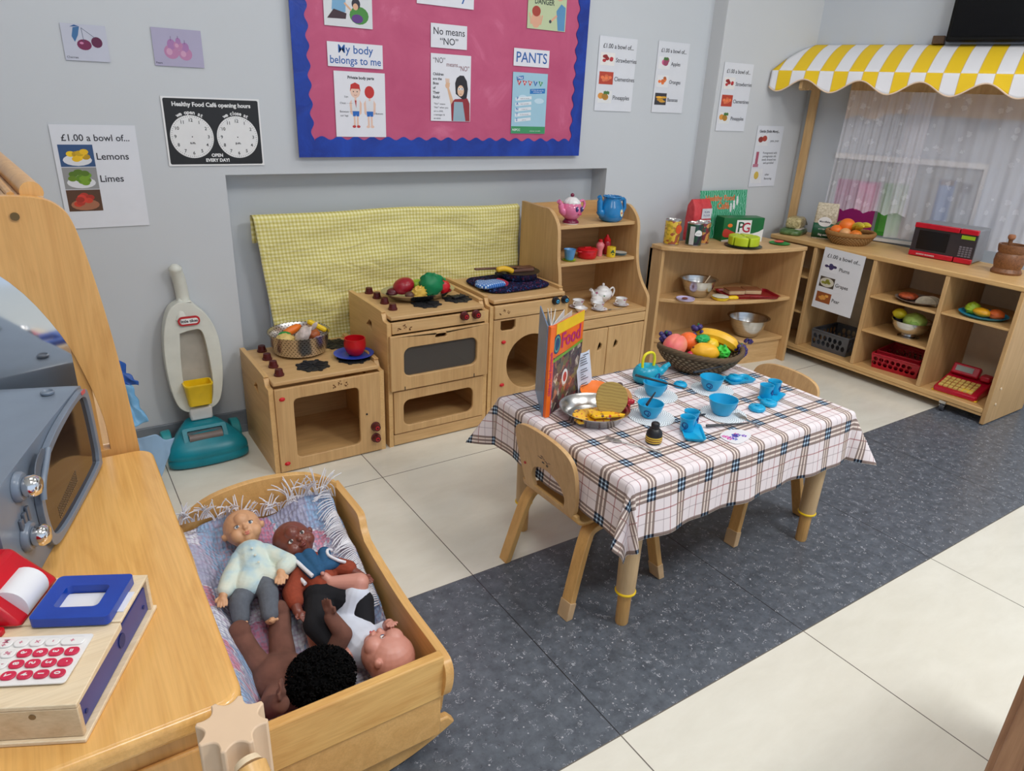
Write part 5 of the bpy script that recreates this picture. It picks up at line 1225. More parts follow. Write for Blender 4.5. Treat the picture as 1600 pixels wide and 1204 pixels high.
# lace curtain
lc = NT('sheer_lace', 0.8, 0, 0.2); lc.color(col((232,230,238)))
uv = lc.node('ShaderNodeTexCoord').outputs['UV']; sp = lc.node('ShaderNodeSeparateXYZ', {0: uv})
vo = lc.node('ShaderNodeTexVoronoi', {'Vector': uv, 'Scale': 19.0}); nz = lc.noise(uv, 90, 3)
flower = lc.math('MULTIPLY', lc.math('LESS_THAN', lc.math('ADD', vo.outputs['Distance'], lc.math('MULTIPLY', nz, 0.45)), 0.46), 1.0)
band = lc.ramp(sp.outputs[1], [(0.0,(1,1,1,1)),(0.05,(0.55,0.55,0.55,1)),(0.12,(0.30,0.30,0.30,1)),(0.7,(0.18,0.18,0.18,1))])
al = lc.math('ADD', 0.34, lc.math('MULTIPLY', flower, 0.13)); al = lc.math('MINIMUM', lc.math('ADD', al, lc.math('MULTIPLY', band, 0.22)), 1.0)
lc.link(al, lc.b.inputs['Alpha'])
def lace(nm, lb, s0, s1, z1, hem, off, lean, seed, fold, nscal):
    def fn(a, c):
        s = s0+(s1-s0)*a; zz = hem+(0.018*abs(sin(a*nscal*pi)) if nscal else 0); z = z1+(zz-z1)*c
        return SW(s-lean*c*(1-a), off+fold*(0.4+0.6*c)*(sin(a*58+seed)+0.5*sin(a*131+c*2)), z)
    b = MB(); b.grid(170, 24, fn, lambda a, c: ((s1-s0)*a, (1-c)*(z1-hem))); o = b.build(nm, lc.m, None, smooth=180, fix=False); return tag(o, lb, 'curtain', 'lace curtains on the stall')
lace('lace_curtain', 'long sheer lace curtain hanging behind the red toy microwave', 0.50, 1.36, 1.30, 0.64, 0.105, -0.02, 1.0, 0.007, 0)
lace('lace_curtain', 'shorter scallop-edged lace curtain over the pink and green cards', 0.235, 0.60, 1.30, 0.742, 0.130, 0.015, 4.0, 0.005, 4)
# ---------------- fruit, tins and packets on the corner shelf ----------------
ZC = 0.5905
def tin(lb, x, y, c1, c2, c3, h=0.108, r=0.037, grp=None, word=None, face=-60):
    t = thing('food_tin', lb, 'tin', (x,y,ZC), 0, grp)
    b = MB(); b.lathe([(0.0001,0),(r-0.001,0),(r,0.002),(r,0.004),(r-0.0015,0.005),(r-0.0015,h-0.005),(r,h-0.004),(r,h-0.001),(r-0.002,h),(r-0.004,h-0.004),(0.0001,h-0.004)], 36); b.build('can', STEEL, t)
    lm = NT('tin_label', 0.35); vo = lm.node('ShaderNodeTexVoronoi', {'Vector': lm.coord(), 'Scale': 85.0}); p_ = lm.node('ShaderNodeSeparateColor', {0: vo.outputs['Color']}).outputs[0]
    lm.color(lm.ramp(p_, [(0.0,col(c1)),(0.45,col(c2)),(0.75,col(c3))], 'CONSTANT'))
    b = MB(); b.lathe([(r-0.001,0.006),(r-0.0006,0.007),(r-0.0006,h-0.007),(r-0.001,h-0.006)], 36); lb_ = b.build('label', lm.m, t)
    return t, lb_
cylM = lambda r, ang, z: M4.Translation((r*cos(R(ang)), r*sin(R(ang)), z)) @ M4.Rotation(R(ang)+pi/2, 4, 'Z') @ M4.Rotation(pi/2, 4, 'X')
t, l = tin('tall tin of yellow sweetcorn and red mix, leftmost on the corner shelf', 2.470, 2.362, (226,190,60), (190,160,50), (170,90,60), 0.116, 0.037)
b = MB(); b.M = cylM(0.0378,-95,0.075); b.prism(circ(0.004,0,0.018,18,0.020),0,0.0006); b.build('label_badge', pm('label_orange',(226,90,40),0.4), l)
t, l = tin('front tin with green base and white cloud label beside the sweetcorn tin', 2.557, 2.305, (24,70,50), (30,84,58), (40,40,60), 0.106, 0.037)
b = MB(); b.M = cylM(0.0378,-108,0.060); b.prism(cm2([(-0.018,-0.006),(-0.012,0.010),(0.0,0.016),(0.014,0.010),(0.018,-0.006),(0.004,-0.012)],3,True),0,0.0006); bb = b.build('label_badge', WHITEC, l)
b = MB(); b.M = cylM(0.0386,-108,0.060); b.text('prunes',0.008,'CENTER',0.0001); b.build('lettering', INK, bb)
b = MB(); b.M = cylM(0.0378,-150,0.052); b.box(-0.012,-0.044,0,0.010,0.040,0.0005); b.build('nutrition_panel', pm('panel_grey',(206,206,206),0.5), l)
tin('short tin with dark red and green label behind the green tin', 2.634, 2.326, (120,40,50), (40,80,60), (210,150,80), 0.104, 0.036)
# red flour bag
t = thing('flour_bag', 'tall red paper flour bag standing between the tins and tea box', 'bag', (2.672,2.398,ZC), R(-4))
rb = NT('crinkled_red_paper', 0.45); nz = rb.noise(rb.coord(), 22, 5, 0.65, 1.5); rb.color(rb.ramp(nz, [(0.3,col((196,44,52))),(0.7,col((224,76,80)))])); rb.bump(nz, 0.8, 0.006)
b = MB(); b.rings([[(x*s_,y*s2,z) for x,y in rrect(-0.056,-0.032,0.056,0.032,0.008)] for z,s_,s2 in ((0,1,1),(0.02,1.02,1.03),(0.10,1.02,1.0),(0.165,1.0,0.85),(0.185,0.98,0.4),(0.196,0.97,0.12))]); bg = b.build('bag_body', rb.m, t, smooth=50)
b = MB(); b.box(-0.012,-0.0352,0.085,0.050,-0.0335,0.155); lbp = b.build('label', pm('label_white',(214,216,222),0.5), t)
b = MB(); b.at((0.019,-0.0354,0.138),(pi/2,0,0)); b.text('PLAIN',0.013,'CENTER',0.0001); b.at((0.019,-0.0354,0.122),(pi/2,0,0)); b.text('FLOUR',0.013,'CENTER',0.0001); b.build('lettering', pm('label_navy',(60,60,120),0.5), lbp)
b = MB(); b.box(-0.012,-0.0356,0.101,0.050,-0.0350,0.108); b.build('label_stripe', pm('label_red',(190,60,70),0.5), lbp)
# green cook book leaning behind
t = thing('cafe_sign_card', 'green printed card with orange lettering leaning behind the tea box', 'card', (2.845,2.405,ZC+0.10), R(-4), rot=(R(-6),0,R(-4)))
gc = NT('green_line_print', 0.35); wv = gc.node('ShaderNodeTexWave', {'Vector': gc.coord(), 'Scale': 28.0, 'Distortion': 9.0, 'Detail': 2.0}); gc.color(gc.ramp(wv.outputs[1], [(0.0,col((30,150,100))),(0.72,col((40,160,110))),(0.86,col((150,214,190)))]))
b = MB(); b.box(-0.150,-0.002,-0.10,0.165,0.001,0.130); cd = b.build('card', gc.m, t)
b = MB(); b.at((-0.018,-0.0024,0.092),(pi/2,0,0)); b.text('Healthy Food',0.036,'CENTER',0.0004,0.0012); b.at((0.005,-0.0024,0.054),(pi/2,0,0)); b.text('Café',0.044,'CENTER',0.0004,0.0014); b.build('lettering', pm('print_coral',(226,120,70),0.5), cd)
b = MB()
for x, z in ((0.058,0.045),(0.078,0.058),(0.100,0.078)):
    b.at((x,-0.0024,z),(pi/2,0,0)); b.prism(circ(0,0.016,0.006,12),0,0.0004); b.prism([(-0.006,0.010),(0.006,0.010),(0.008,-0.008),(0.003,-0.022),(-0.003,-0.022),(-0.008,-0.008)],0,0.0004)
b.build('people_print', WHITEC, cd)
# tea box
t = thing('tea_box', 'green and white cardboard tea box in the middle of the corner shelf top', 'box', (2.885,2.318,ZC), R(-20))
b = MB(); b.box(-0.110,-0.040,0,0.110,0.040,0.115); bx = b.build('carton', pm('tea_green',(10,104,50),0.35,var=0.12), t, bevel=0.002)
b = MB(); b.at((0,-0.0404,0),(pi/2,0,0)); b.prism([(0.022,0.0),(0.110,0.0),(0.110,0.062),(0.085,0.048),(0.055,0.040),(0.022,0.036)],0,0.0004); b.prism([(-0.110,0),(0.022,0),(0.022,0.036),(-0.02,0.028),(-0.06,0.014),(-0.110,0.006)],0,0.0004); b.build('white_print', WHITEC, bx)
b = MB(); b.at((0,-0.0408,0),(pi/2,0,0)); b.box(-0.040,0.036,0,0.040,0.104,0.0005); pn = b.build('logo_panel', WHITEC, bx)
b = MB(); b.at((-0.016,-0.0416,0.068),(pi/2,0,0)); b.text('P',0.070,'CENTER',0.0003,0.0008); b.build('letter_p', pm('logo_green',(10,84,50),0.4), pn)
b = MB(); b.at((0.014,-0.0418,0.066),(pi/2,0,0)); b.text('G',0.066,'CENTER',0.0003,0.0008); b.build('letter_g', pm('logo_red',(180,30,60),0.4), pn)
b = MB(); b.at((0.0,-0.0405,0.0),(pi/2,0,0)); b.prism(cm2([(-0.108,0.03),(-0.08,0.02),(-0.03,0.034),(-0.06,0.05),(-0.10,0.062)],4,True),0,0.0003); b.build('red_print', pm('print_red',(196,60,50),0.4), bx)
b = MB(); b.at((-0.074,-0.0409,0.078),(pi/2,0,0)); b.prism(circ(0,0,0.013,16,0.009),0,0.0003); b.build('cup_print', ORANGE, bx)
# lime cake on a dark plate
t = thing('cake_slices', 'lime green toy cake cut in slices on a dark plate', 'toy cake', (2.775,2.190,ZC+0.0085))
CKM = pm('lime_icing',(196,214,40),0.35)
for k in range(6):
    a0, a1 = 2*pi*k/6+0.05, 2*pi*(k+1)/6-0.05
    pts = [(0.006*cos((a0+a1)/2),0.006*sin((a0+a1)/2))]+[(0.072*cos(a0+(a1-a0)*j/5),0.072*sin(a0+(a1-a0)*j/5)) for j in range(6)]
    b = MB(); b.prism(pts, 0, 0.042); s_ = b.build('slice', CKM, t, bevel=0.004)
vessel('dark_plate', 'dark oval plate under the lime green toy cake', 'plate', (2.775,2.19,ZC), [(0.065,0),(0.082,0.003),(0.088,0.006)], pm('dark_plate_grey',(66,68,62),0.4), 0.002)
vessel('toy_plate', 'green toy plate with tomato slice at the right of the corner shelf', 'plate', (3.015,2.165,ZC), [(0.036,0),(0.048,0.003),(0.050,0.0055)], pm('plate_green',(20,150,60),0.35), 0.002)
b = MB(); b.ell((0,0,0),(0.027,0.016,0.006),20,8); o = b.build('toy_tomato_slice', pm('coral_red',(220,80,70),0.4), None, smooth=60); o.location = (3.018,2.172,ZC+0.0105); o.rotation_euler = (0,0,-0.3); tag(o,'red toy tomato slice on the green plate','toy food')
# middle shelf of the corner unit
ZM = 0.3365
vessel('mixing_bowl', 'steel mixing bowl on the middle shelf of the corner unit', 'bowl', (2.635,2.305,ZM), [(0.040,0),(0.050,0.006),(0.072,0.045),(0.082,0.082),(0.090,0.0855),(0.092,0.087)], STEEL, 0.0018, 44)
b = MB(); b.tube([(-0.03,0.0,0.0),(0.055,0.01,0.075)],0.003,8); o = b.build('wooden_stick', BEECH, None); o.location = (2.650,2.29,ZM+0.018); tag(o,'thin pale stick leaning in the mixing bowl','stick')
t = thing('lilac_lid', 'lilac round toy plate with small brown piece on the middle shelf', 'plate', (2.520,2.270,ZM))
vessel('plate', None, None, None, [(0.034,0),(0.043,0.004),(0.045,0.010)], pm('lilac_plastic',(206,196,232),0.35), 0.003, parent=t)
lump('toy_biscuit', 'flat brown toy biscuit on the lilac plate', 'toy food', (2.518,2.272,ZM+0.0085), (0.016,0.012,0.004), pm('biscuit_brown',(130,70,56),0.5))
t = thing('toy_pan', 'yellow toy frying pan with white inside on the middle shelf', 'pan', (2.690,2.205,ZM), R(-22))
vessel('pan_body', None, None, None, [(0.034,0),(0.040,0.006),(0.043,0.014)], YEL, 0.003, parent=t)
b = MB(); b.at((0,0,0.0145)); b.lathe([(0.0001,0),(0.038,0),(0.042,0.002),(0.036,0.005),(0.0001,0.006)],8); b.build('pan_lid', pm('cream_white',(228,226,206),0.4), t)
b = MB(); b.tube([(0.042,0,0.008),(0.060,0,0.009),(0.085,0,0.009),(0.095,0,0.008)],[0.008,0.010,0.010,0.006],12,flat=0.7); b.build('pan_handle', YEL, t)
t = thing('red_tray', 'red rectangular toy tray holding bread slices on the middle shelf', 'tray', (2.885,2.205,ZM), R(-24))
rt = rrect(-0.135,-0.075,0.135,0.075,0.02)
b = MB(); b.rings([[(x,y,0.001) for x,y in rt],[(x*1.04,y*1.06,0.012) for x,y in rt],[(x*1.07,y*1.10,0.013) for x,y in rt],[(x*1.02,y*1.03,0.0125) for x,y in rt],[(x*0.97,y*0.96,0.004) for x,y in rt]]); b.build('tray', pm('dark_red_plastic',(150,14,34),0.3), t, smooth=40)
b = MB(); b.box(-0.03,-0.088,0.012,0.075,-0.08,0.018); b.build('tray_handle', pm('dark_red_plastic',(150,14,34)), t, bevel=0.003)
G = 'toy bread slices on the red tray'
crust, crumb = pm('bread_crust',(150,96,60),0.6), pm('bread_crumb',(214,184,140),0.7)
for k, (x, y, rz, lb) in enumerate(((2.835,2.245,-0.35,'left brown toy bread slice on the red tray'),(2.925,2.215,-0.50,'right brown toy bread slice on the red tray'))):
    t = thing('toy_bread', lb, 'toy bread', (x,y,ZM+0.0055), rz, G)
    b = MB(); b.prism(rrect(-0.044,-0.034,0.044,0.034,0.008),0,0.019); b.build('crumb', crumb, t, bevel=0.003)
    b = MB(); b.prism(rrect(-0.045,-0.035,0.045,0.035,0.009),0.0191,0.024); b.build('crust', crust, t, bevel=0.002)
# bottom shelf
ZB = 0.1305
vessel('mixing_bowl', 'large steel mixing bowl on the bottom shelf of the corner unit', 'bowl', (2.905,2.185,ZB), [(0.045,0),(0.058,0.008),(0.082,0.05),(0.094,0.092),(0.104,0.096),(0.106,0.098)], STEEL, 0.0018, 44)
def grapes(lb, loc, grp=None, n=22, r=0.0075, sx=0.024, sz=0.03, rot=(0,0,0)):
    t = thing('grape_bunch', lb, 'toy grapes', loc, 0, grp, rot); rr = random.Random(n+int(loc[0]*100))
    b = MB()
    for k in range(n):
        a = rr.uniform(0,2*pi); u = rr.uniform(-1,1); q = math.sqrt(1-u*u)*0.9+0.1
        b.ell((sx*q*cos(a)*0.9,sx*q*sin(a)*0.8,sz*u), r, 10, 8)
    tag(b.build('grapes', PURPLE, t, smooth=60), kind='stuff')
    b = MB(); b.tube([(0,0,sz*0.9),(0.002,0,sz*1.35)],0.0025,6); b.build('stem', GREEN, t); return t
grapes('small dark purple grape bunch lying beside the bottom steel bowl', (2.770,2.060,ZB+0.020), n=14, sx=0.02, sz=0.012)
# ---------------- things in and on the cubby ----------------
ZT2 = 0.6005
t = thing('leaf_bag', 'green leafy packet lying under the pasta bag on the storage unit', 'packet', (3.300,2.300,ZT2), R(20))
lf = NT('leaf_packet', 0.3); nz = lf.noise(lf.coord(), 26, 3); lf.color(lf.ramp(nz,[(0.35,col((36,74,34))),(0.6,col((96,126,74))),(0.75,col((190,196,176)))])); lf.bump(nz,0.6,0.006)
b = MB(); b.rings([[(x*s_,y*s_,z) for x,y in rrect(-0.085,-0.055,0.085,0.055,0.03)] for z,s_ in ((0,0.92),(0.008,1.0),(0.022,0.98),(0.030,0.8))]); b.build('packet', lf.m, t, smooth=60)
b = MB(); b.box(-0.06,-0.050,0.0305,0.03,-0.02,0.0315); b.build('label', WHITEC, t)
t = thing('pasta_bag', 'clear bag of pale pasta on top of the green leafy packet', 'packet', (3.315,2.305,ZT2+0.032), R(20))
ps = NT('pasta_packet', 0.25); nz = ps.noise(ps.coord(), 40, 4, 0.6, 2); ps.color(ps.ramp(nz,[(0.35,col((150,134,84))),(0.65,col((216,200,150)))])); ps.bump(nz,0.7,0.006)
b = MB(); b.rings([[(x*s_,y*s_,z) for x,y in rrect(-0.060,-0.038,0.060,0.038,0.016)] for z,s_ in ((0,0.9),(0.012,1.0),(0.040,0.98),(0.052,0.75))]); b.build('bag', ps.m, t, smooth=60)
b = MB(); b.rings([[(0.055,-0.03,0.01),(0.055,0.03,0.01),(0.055,0.03,0.045),(0.055,-0.03,0.045)],[(0.085,-0.038,0.005),(0.085,0.038,0.005),(0.085,0.038,0.012),(0.085,-0.038,0.012)]]); b.build('bag_tail', pm('grey_cellophane',(110,110,90),0.2), t)
t = thing('oat_bag', 'upright clear bag of oats with dark green label on storage unit', 'packet', (3.335,2.150,ZT2), R(-62))
ot = NT('oat_packet', 0.3); nz = ot.noise(ot.coord(), 90, 4, 0.7); ot.color(ot.ramp(nz,[(0.3,col((160,144,116))),(0.7,col((226,214,190)))])); ot.bump(nz,0.6,0.004)
b = MB(); b.rings([[(x*s_,y*s2,z) for x,y in rrect(-0.052,-0.030,0.052,0.030,0.010)] for z,s_,s2 in ((0,1,1),(0.05,1.02,1.05),(0.12,1.0,0.95),(0.155,0.97,0.6),(0.175,0.96,0.1))]); b.build('bag_body', ot.m, t, smooth=50)
b = MB(); b.rings([[(x*1.03,y*1.06,z) for x,y in rrect(-0.052,-0.030,0.052,0.030,0.010)] for z in (0.006,0.078)],False,False); gl = b.build('green_label', pm('label_green',(16,84,56),0.35), t, solid=0.001)
b = MB(); b.at((0,-0.0325,0.086),(pi/2,0,0)); b.prism(circ(0,0,0.032,24,0.024),0,0.0006); ov = b.build('label_oval', WHITEC, gl)
b = MB(); b.at((0,-0.0333,0.086),(pi/2,0,0)); b.text('Mornflake',0.0125,'CENTER',0.0002,0.0003); b.build('lettering', INK, ov)
b = MB(); b.at((0,-0.0330,0.050),(pi/2,0,0)); b.text('porridge oats',0.009,'CENTER',0.0002); b.at((0,-0.0330,0.022),(pi/2,0,0)); b.text('1kg oats',0.014,'CENTER',0.0002,0.0004); b.build('lettering', WHITEC, gl)
def wicker(name, rgb, dark, sc=1.0):
    t = NT(name, 0.75, 0, 0.2); uvn = t.node('ShaderNodeTexCoord').outputs['UV']; sp = t.node('ShaderNodeSeparateXYZ', {0: uvn})
    a = t.math('MULTIPLY', sp.outputs[0], 40*sc); c = t.math('MULTIPLY', sp.outputs[1], 9*sc)
    h = t.math('MULTIPLY', t.math('SINE', t.math('MULTIPLY', t.math('ADD', a, t.math('MULTIPLY', t.math('FLOOR', c), 0.5)), 2*pi)), 0.5)
    r_ = t.math('ABSOLUTE', t.math('SUBTRACT', t.math('FRACT', c), 0.5)); hh = t.math('SUBTRACT', t.math('ADD', h, 0.5), t.math('MULTIPLY', r_, 1.6))
    n_ = t.noise(t.coord(), 60, 3); t.color(t.mix(t.math('MULTIPLY', n_, 0.3), t.ramp(hh,[(0.0,col(dark)),(0.6,col(rgb))]), col(dark))); t.bump(hh, 0.9, 0.006); return t.m
def basket(name, lb, loc, rx, ry, h, mat_, rimw=0.006, base=0.62, wav=0.0):
    t = thing(name, lb, 'basket', loc)
    def fn(a, c):
        an = 2*pi*a; s_ = base+(1-base)*math.sin(c*pi/2)**0.9; q = 1+0.012*sin(a*2*pi*40)*(1 if int(c*9) % 2 else -1)
        return (rx*s_*cos(an)*q, ry*s_*sin(an)*q, h*c+wav*sin(2*an+0.6)*c)
    b = MB(); b.grid(160,18,fn,lambda a,c:(a,c)); b.build('basket_wall', mat_, t, smooth=70, fix=False, solid=0.005)
    b = MB(); b.lathe([(0.0001,0.001),(base*0.98,0.001),(base*0.98,0.006),(0.0001,0.006)],36); b.v = [V((v.x*rx,v.y*ry,v.z)) for v in b.v]; b.build('basket_base', mat_, t)
    for k in range(3):
        pts = [(rx*cos(2*pi*i/72)*(1+0.012*cos(i*1.1+k*2.1)),ry*sin(2*pi*i/72)*(1+0.012*cos(i*1.1+k*2.1)),h+wav*sin(4*pi*i/72+0.6)+0.004*sin(i*1.1+k*2.1)) for i in range(72)]
        b = MB(); b.tube(pts,rimw,7,closed=True); b.build('rim', mat_, t, smooth=70)
    return t
WKR = wicker('golden_wicker',(232,196,140),(160,118,70)); WKD = wicker('grey_brown_wicker',(190,166,132),(100,82,62))
bx_, by_ = 3.338,2.005
basket('wicker_basket', 'round golden wicker basket of fruit on the storage unit', (bx_,by_,ZT2), 0.115, 0.106, 0.052, WKR, 0.008, 0.70)
G = 'toy fruit in the golden basket'; z0 = ZT2+0.045
lump('toy_orange', 'largest orange, on top at the middle of the golden basket', 'toy fruit', (bx_-0.008,by_+0.022,z0+0.038), (0.038,0.038,0.036), ORANGE, None, (0,0,0), G)
lump('toy_orange', 'orange half sunk at the left of the golden basket', 'toy fruit', (bx_-0.045,by_+0.050,z0+0.012), (0.030,0.030,0.028), ORANGE, None, (0,0,0), G)
lump('toy_peach', 'pale peach at the front of the golden basket', 'toy fruit', (bx_-0.055,by_-0.005,z0+0.008), (0.028,0.028,0.026), pm('peach',(232,170,110),0.45), None, (0,0,0), G)
lump('toy_orange', 'small orange at the front right of the golden basket', 'toy fruit', (bx_-0.040,by_-0.052,z0+0.006), (0.028,0.028,0.026), pm('deep_orange',(240,130,40),0.4), None, (0,0,0), G)
lump('toy_mango', 'dull green mango behind the oranges in the golden basket', 'toy fruit', (bx_+0.02,by_+0.065,z0+0.030), (0.034,0.028,0.026), pm('mango',(110,130,70),0.4), None, (0,0,0.5), G)
BAN = NT('banana_skin', 0.45); sp = BAN.node('ShaderNodeSeparateXYZ', {0: BAN.coord()}); BAN.color(BAN.ramp(BAN.noise(BAN.coord(),9,2),[(0.3,col((196,186,50))),(0.7,col((232,200,60)))]))
def banana(lb, loc, rot, L=0.15, r=0.018, grp=None, m_=None):
    t = thing('toy_banana', lb, 'toy fruit', loc, 0, grp, rot)
    pts = catmull([(-L*0.5,0,0),(-L*0.28,0,L*0.12),(0,0,L*0.17),(L*0.28,0,L*0.12),(L*0.46,0,0.0)],6); n_ = len(pts)
    b = MB(); b.tube(pts,[r*(0.35+0.65*min(1,min(i,n_-1-i)/5)) for i in range(n_)],8); b.build('banana', m_ or BAN.m, t, smooth=30)
    b = MB(); b.tube([(L*0.46,0,0.0),(L*0.53,0,-0.008)],[r*0.35,r*0.3],7); b.build('stalk', pm('stalk_brown',(90,74,40),0.6), t); return t
for k, (dx, dy, rz, tl, lb) in enumerate(((-0.01,-0.035,1.0,-0.5,'upper banana of the bunch in the golden basket'),(0.0,-0.055,1.3,-0.25,'middle banana of the bunch in the golden basket'),(-0.02,-0.062,0.7,-0.7,'lower greenish banana of the bunch in the golden basket'))):
    banana(lb, (bx_+dx,by_+dy,z0+0.030), (tl,0.5,rz), 0.11, 0.014, G)
# toy microwave with red trim
t = thing('toy_microwave', 'red and grey toy microwave with keypad on the storage unit', 'toy microwave', (3.385,1.585,ZT2), R(-82))
gm = pm('grey_microwave_case',(138,140,146),0.4)
Wm, Dm, Hm = 0.262, 0.15, 0.150
b = MB(); b.box(-Wm/2,0.008,0.004,Wm/2,Dm,Hm); b.build('case', gm, t, bevel=0.006)
b = MB(); b.box(-Wm/2,-0.004,0.022,Wm/2,0.0078,Hm-0.020); b.build('front_panel', pm('charcoal_panel',(52,48,54),0.3), t, bevel=0.002)
MR = pm('microwave_red',(190,16,42),0.25)
b = MB(); b.box(-Wm/2,-0.012,Hm-0.022,0.056,0.0078,Hm); b.box(-Wm/2,-0.012,0.002,0.056,0.0078,0.024); d_ = b.build('door_trim', MR, t, bevel=0.003)
for z0_, z1_ in ((Hm-0.022,Hm),(0.002,0.024)):
    b = MB(); b.box(0.060,-0.012,z0_,Wm/2,0.0078,z1_); b.build('panel_trim', MR, t, bevel=0.003)
b = MB(); b.box(-0.108,-0.0055,0.034,0.020,-0.0042,Hm-0.032); b.build('window', pm('dark_window',(18,16,20),0.12), t)
b = MB(); b.box(0.068,-0.0065,Hm-0.044,0.122,-0.0042,Hm-0.028); b.build('display', pm('lime_display',(150,190,40),0.3), t)
b = MB(); 
for i in range(4):
    for j in range(5): b.box(0.070+0.0135*i,-0.0062,0.030+0.0095*j,0.080+0.0135*i,-0.0042,0.0365+0.0095*j)
b.build('keypad', pm('key_grey',(120,116,126),0.4), t)
b = MB(); b.at((-0.058,-0.0125,0.012),(pi/2,0,0)); b.text('MORPHY RICHARDS',0.0085,'CENTER',0.0002,0.0003); b.build('lettering', pm('light_lettering',(220,200,200),0.4), d_)
# mortar and pestle
WAL = wood('dark_striped_wood',(140,92,56),(84,52,32),0.4,'x',6.0)
t = thing('wooden_mortar', 'turned dark wooden mortar at the right end of the storage unit', 'mortar', (3.385,1.305,ZT2))
b = MB(); b.lathe([(0.0001,0),(0.056,0),(0.058,0.008),(0.050,0.022),(0.052,0.030),(0.056,0.050),(0.054,0.075),(0.048,0.085),(0.052,0.092),(0.055,0.112),(0.054,0.120),(0.046,0.120),(0.040,0.06),(0.0001,0.05)],44); b.build('mortar', WAL, t, smooth=40)
t = thing('wooden_pestle', 'wooden pestle with mushroom knob standing in the mortar', 'pestle', (3.372,1.318,ZT2+0.055), 0, None, (0.05,-0.10,0))
b = MB(); b.lathe([(0.0001,0),(0.014,0.004),(0.012,0.03),(0.008,0.06),(0.008,0.085)],20); b.build('shaft', WAL, t)
b = MB(); b.lathe([(0.008,0.0852),(0.013,0.090),(0.015,0.098),(0.012,0.106),(0.0001,0.108)],20); b.build('knob', wood('knob_wood',(170,112,76),(130,80,52),0.35), t, smooth=60)
# price poster hanging over the front of the storage unit
T = M4(((0,0,-1,3.1775),(-1,0,0,2.030),(0,1,0,0.292),(0,0,0,1))) @ M4.Rotation(-0.03,4,'Z')
bowl_poster('plums, grapes and pear price poster taped to the storage unit', 0,0,0.215,0.300,0, (('plum','Plums'),('grape','Grapes'),('pear','Pear')), T=T)
# plastic crates
def crate(lb, loc, W_, D_, H_, m_, holes_rows, rz=0, nm='plastic_basket', ncol=7, hs=0.72):
    t = thing(nm, lb, 'basket', loc, rz)
    def side(p0, p1, lean, name):
        p0, p1 = V(p0), V(p1); ln = (p1-p0).length; u = (p1-p0)/ln; n_ = V((u.y,-u.x,0))
        hl = []
        for r_ in range(holes_rows):
            for c_ in range(ncol):
                cx = ln*(c_+0.5+(0.25 if r_ % 2 else 0))/(ncol+0.3); cz = H_*(0.22+0.60*(r_+0.5)/holes_rows)
                if cx+ln/ncol*0.4 < ln-0.006: hl.append(circ(cx, cz, ln/ncol*0.5*hs, 10, H_*0.30/holes_rows*1.0))
        b = MB(); b.plate([(0,0),(ln,0),(ln,H_),(0,H_)], hl, -0.001, 0.001)
        b.v = [p0+u*(v.x+(v.x-ln/2)*0.10*v.y/H_)+n_*(v.z+lean*v.y/H_)+V((0,0,v.y)) for v in b.v]; return b.build(name, m_, t, smooth=0)
    x0, x1, y0, y1 = -W_/2, W_/2, -D_/2, D_/2; ln_ = 0.05*W_
    side((x0,y0,0),(x1,y0,0),ln_*0.8,'long_side'); side((x1,y1,0),(x0,y1,0),ln_*0.8,'long_side'); side((x1,y0,0),(x1,y1,0),ln_,'short_side'); side((x0,y1,0),(x0,y0,0),ln_,'short_side')
    b = MB(); b.box(x0,y0,0.0,x1,y1,0.002); b.build('base', m_, t)
    e = ln_; b = MB(); b.tube([(x,y,H_) for x,y in rrect(x0-e,y0-e*0.8,x1+e,y1+e*0.8,0.012,3)],0.0045,8,closed=True); b.build('rim', m_, t)
    return t
ZD = 0.0725
DG = pm('dark_grey_plastic',(84,86,92),0.4)
crate('dark grey oval-holed plastic basket in the compartment under the poster', (3.335,1.925,ZD), 0.20, 0.19, 0.095, DG, 2, R(0))
t = crate('shallow red plastic basket at the bottom of the middle compartment', (3.345,1.600,ZD), 0.20, 0.20, 0.070, pm('basket_red',(176,16,40),0.35), 2, R(8), 'plastic_basket', 8, 0.8)
b = MB(); b.box(-0.108,-0.095,0.055,-0.100,-0.045,0.066); b.build('handle_clip', YEL, t, bevel=0.002)
t = crate('red plastic basket stacked inside the shallow red basket', (3.355,1.600,ZD+0.016), 0.18, 0.18, 0.066, pm('basket_red',(176,16,40),0.35), 2, R(8), 'plastic_basket', 8, 0.8)
# plate with pizza and tortillas
ZS = 0.4155
vessel('grey_plate', 'grey brown plate of toy pizza and wraps on the upper middle shelf', 'plate', (3.285,1.575,ZS), [(0.060,0),(0.078,0.006),(0.098,0.014),(0.100,0.016)], pm('taupe_plastic',(136,120,110),0.4), 0.003)
lump('toy_pizza', 'round red toy pizza on the grey plate', 'toy food', (3.270,1.618,ZS+0.020), (0.046,0.040,0.015), pm('pizza_red',(176,80,44),0.5,var=0.5,sc=60), bumpy(4,0.1))
G = 'folded toy wraps on the grey plate'
for k in range(3):
    b = MB(); b.at((0,0,0),(pi/2,0,0)); b.prism([(0.044*cos(a*pi/14),0.040*sin(a*pi/14)) for a in range(15)],-0.002,0.002); o = b.build('toy_wrap', pm('wrap_cream',(206,196,172),0.6,var=0.2,sc=60), None, bevel=0.001); o.location = (3.250+0.016*k,1.525-0.004*k,ZS+0.005); o.rotation_euler = (0.25,0,R(-78+6*k)); tag(o, ('front','middle','rear')[k]+' folded cream toy wrap of the three on the grey plate','toy food',G)
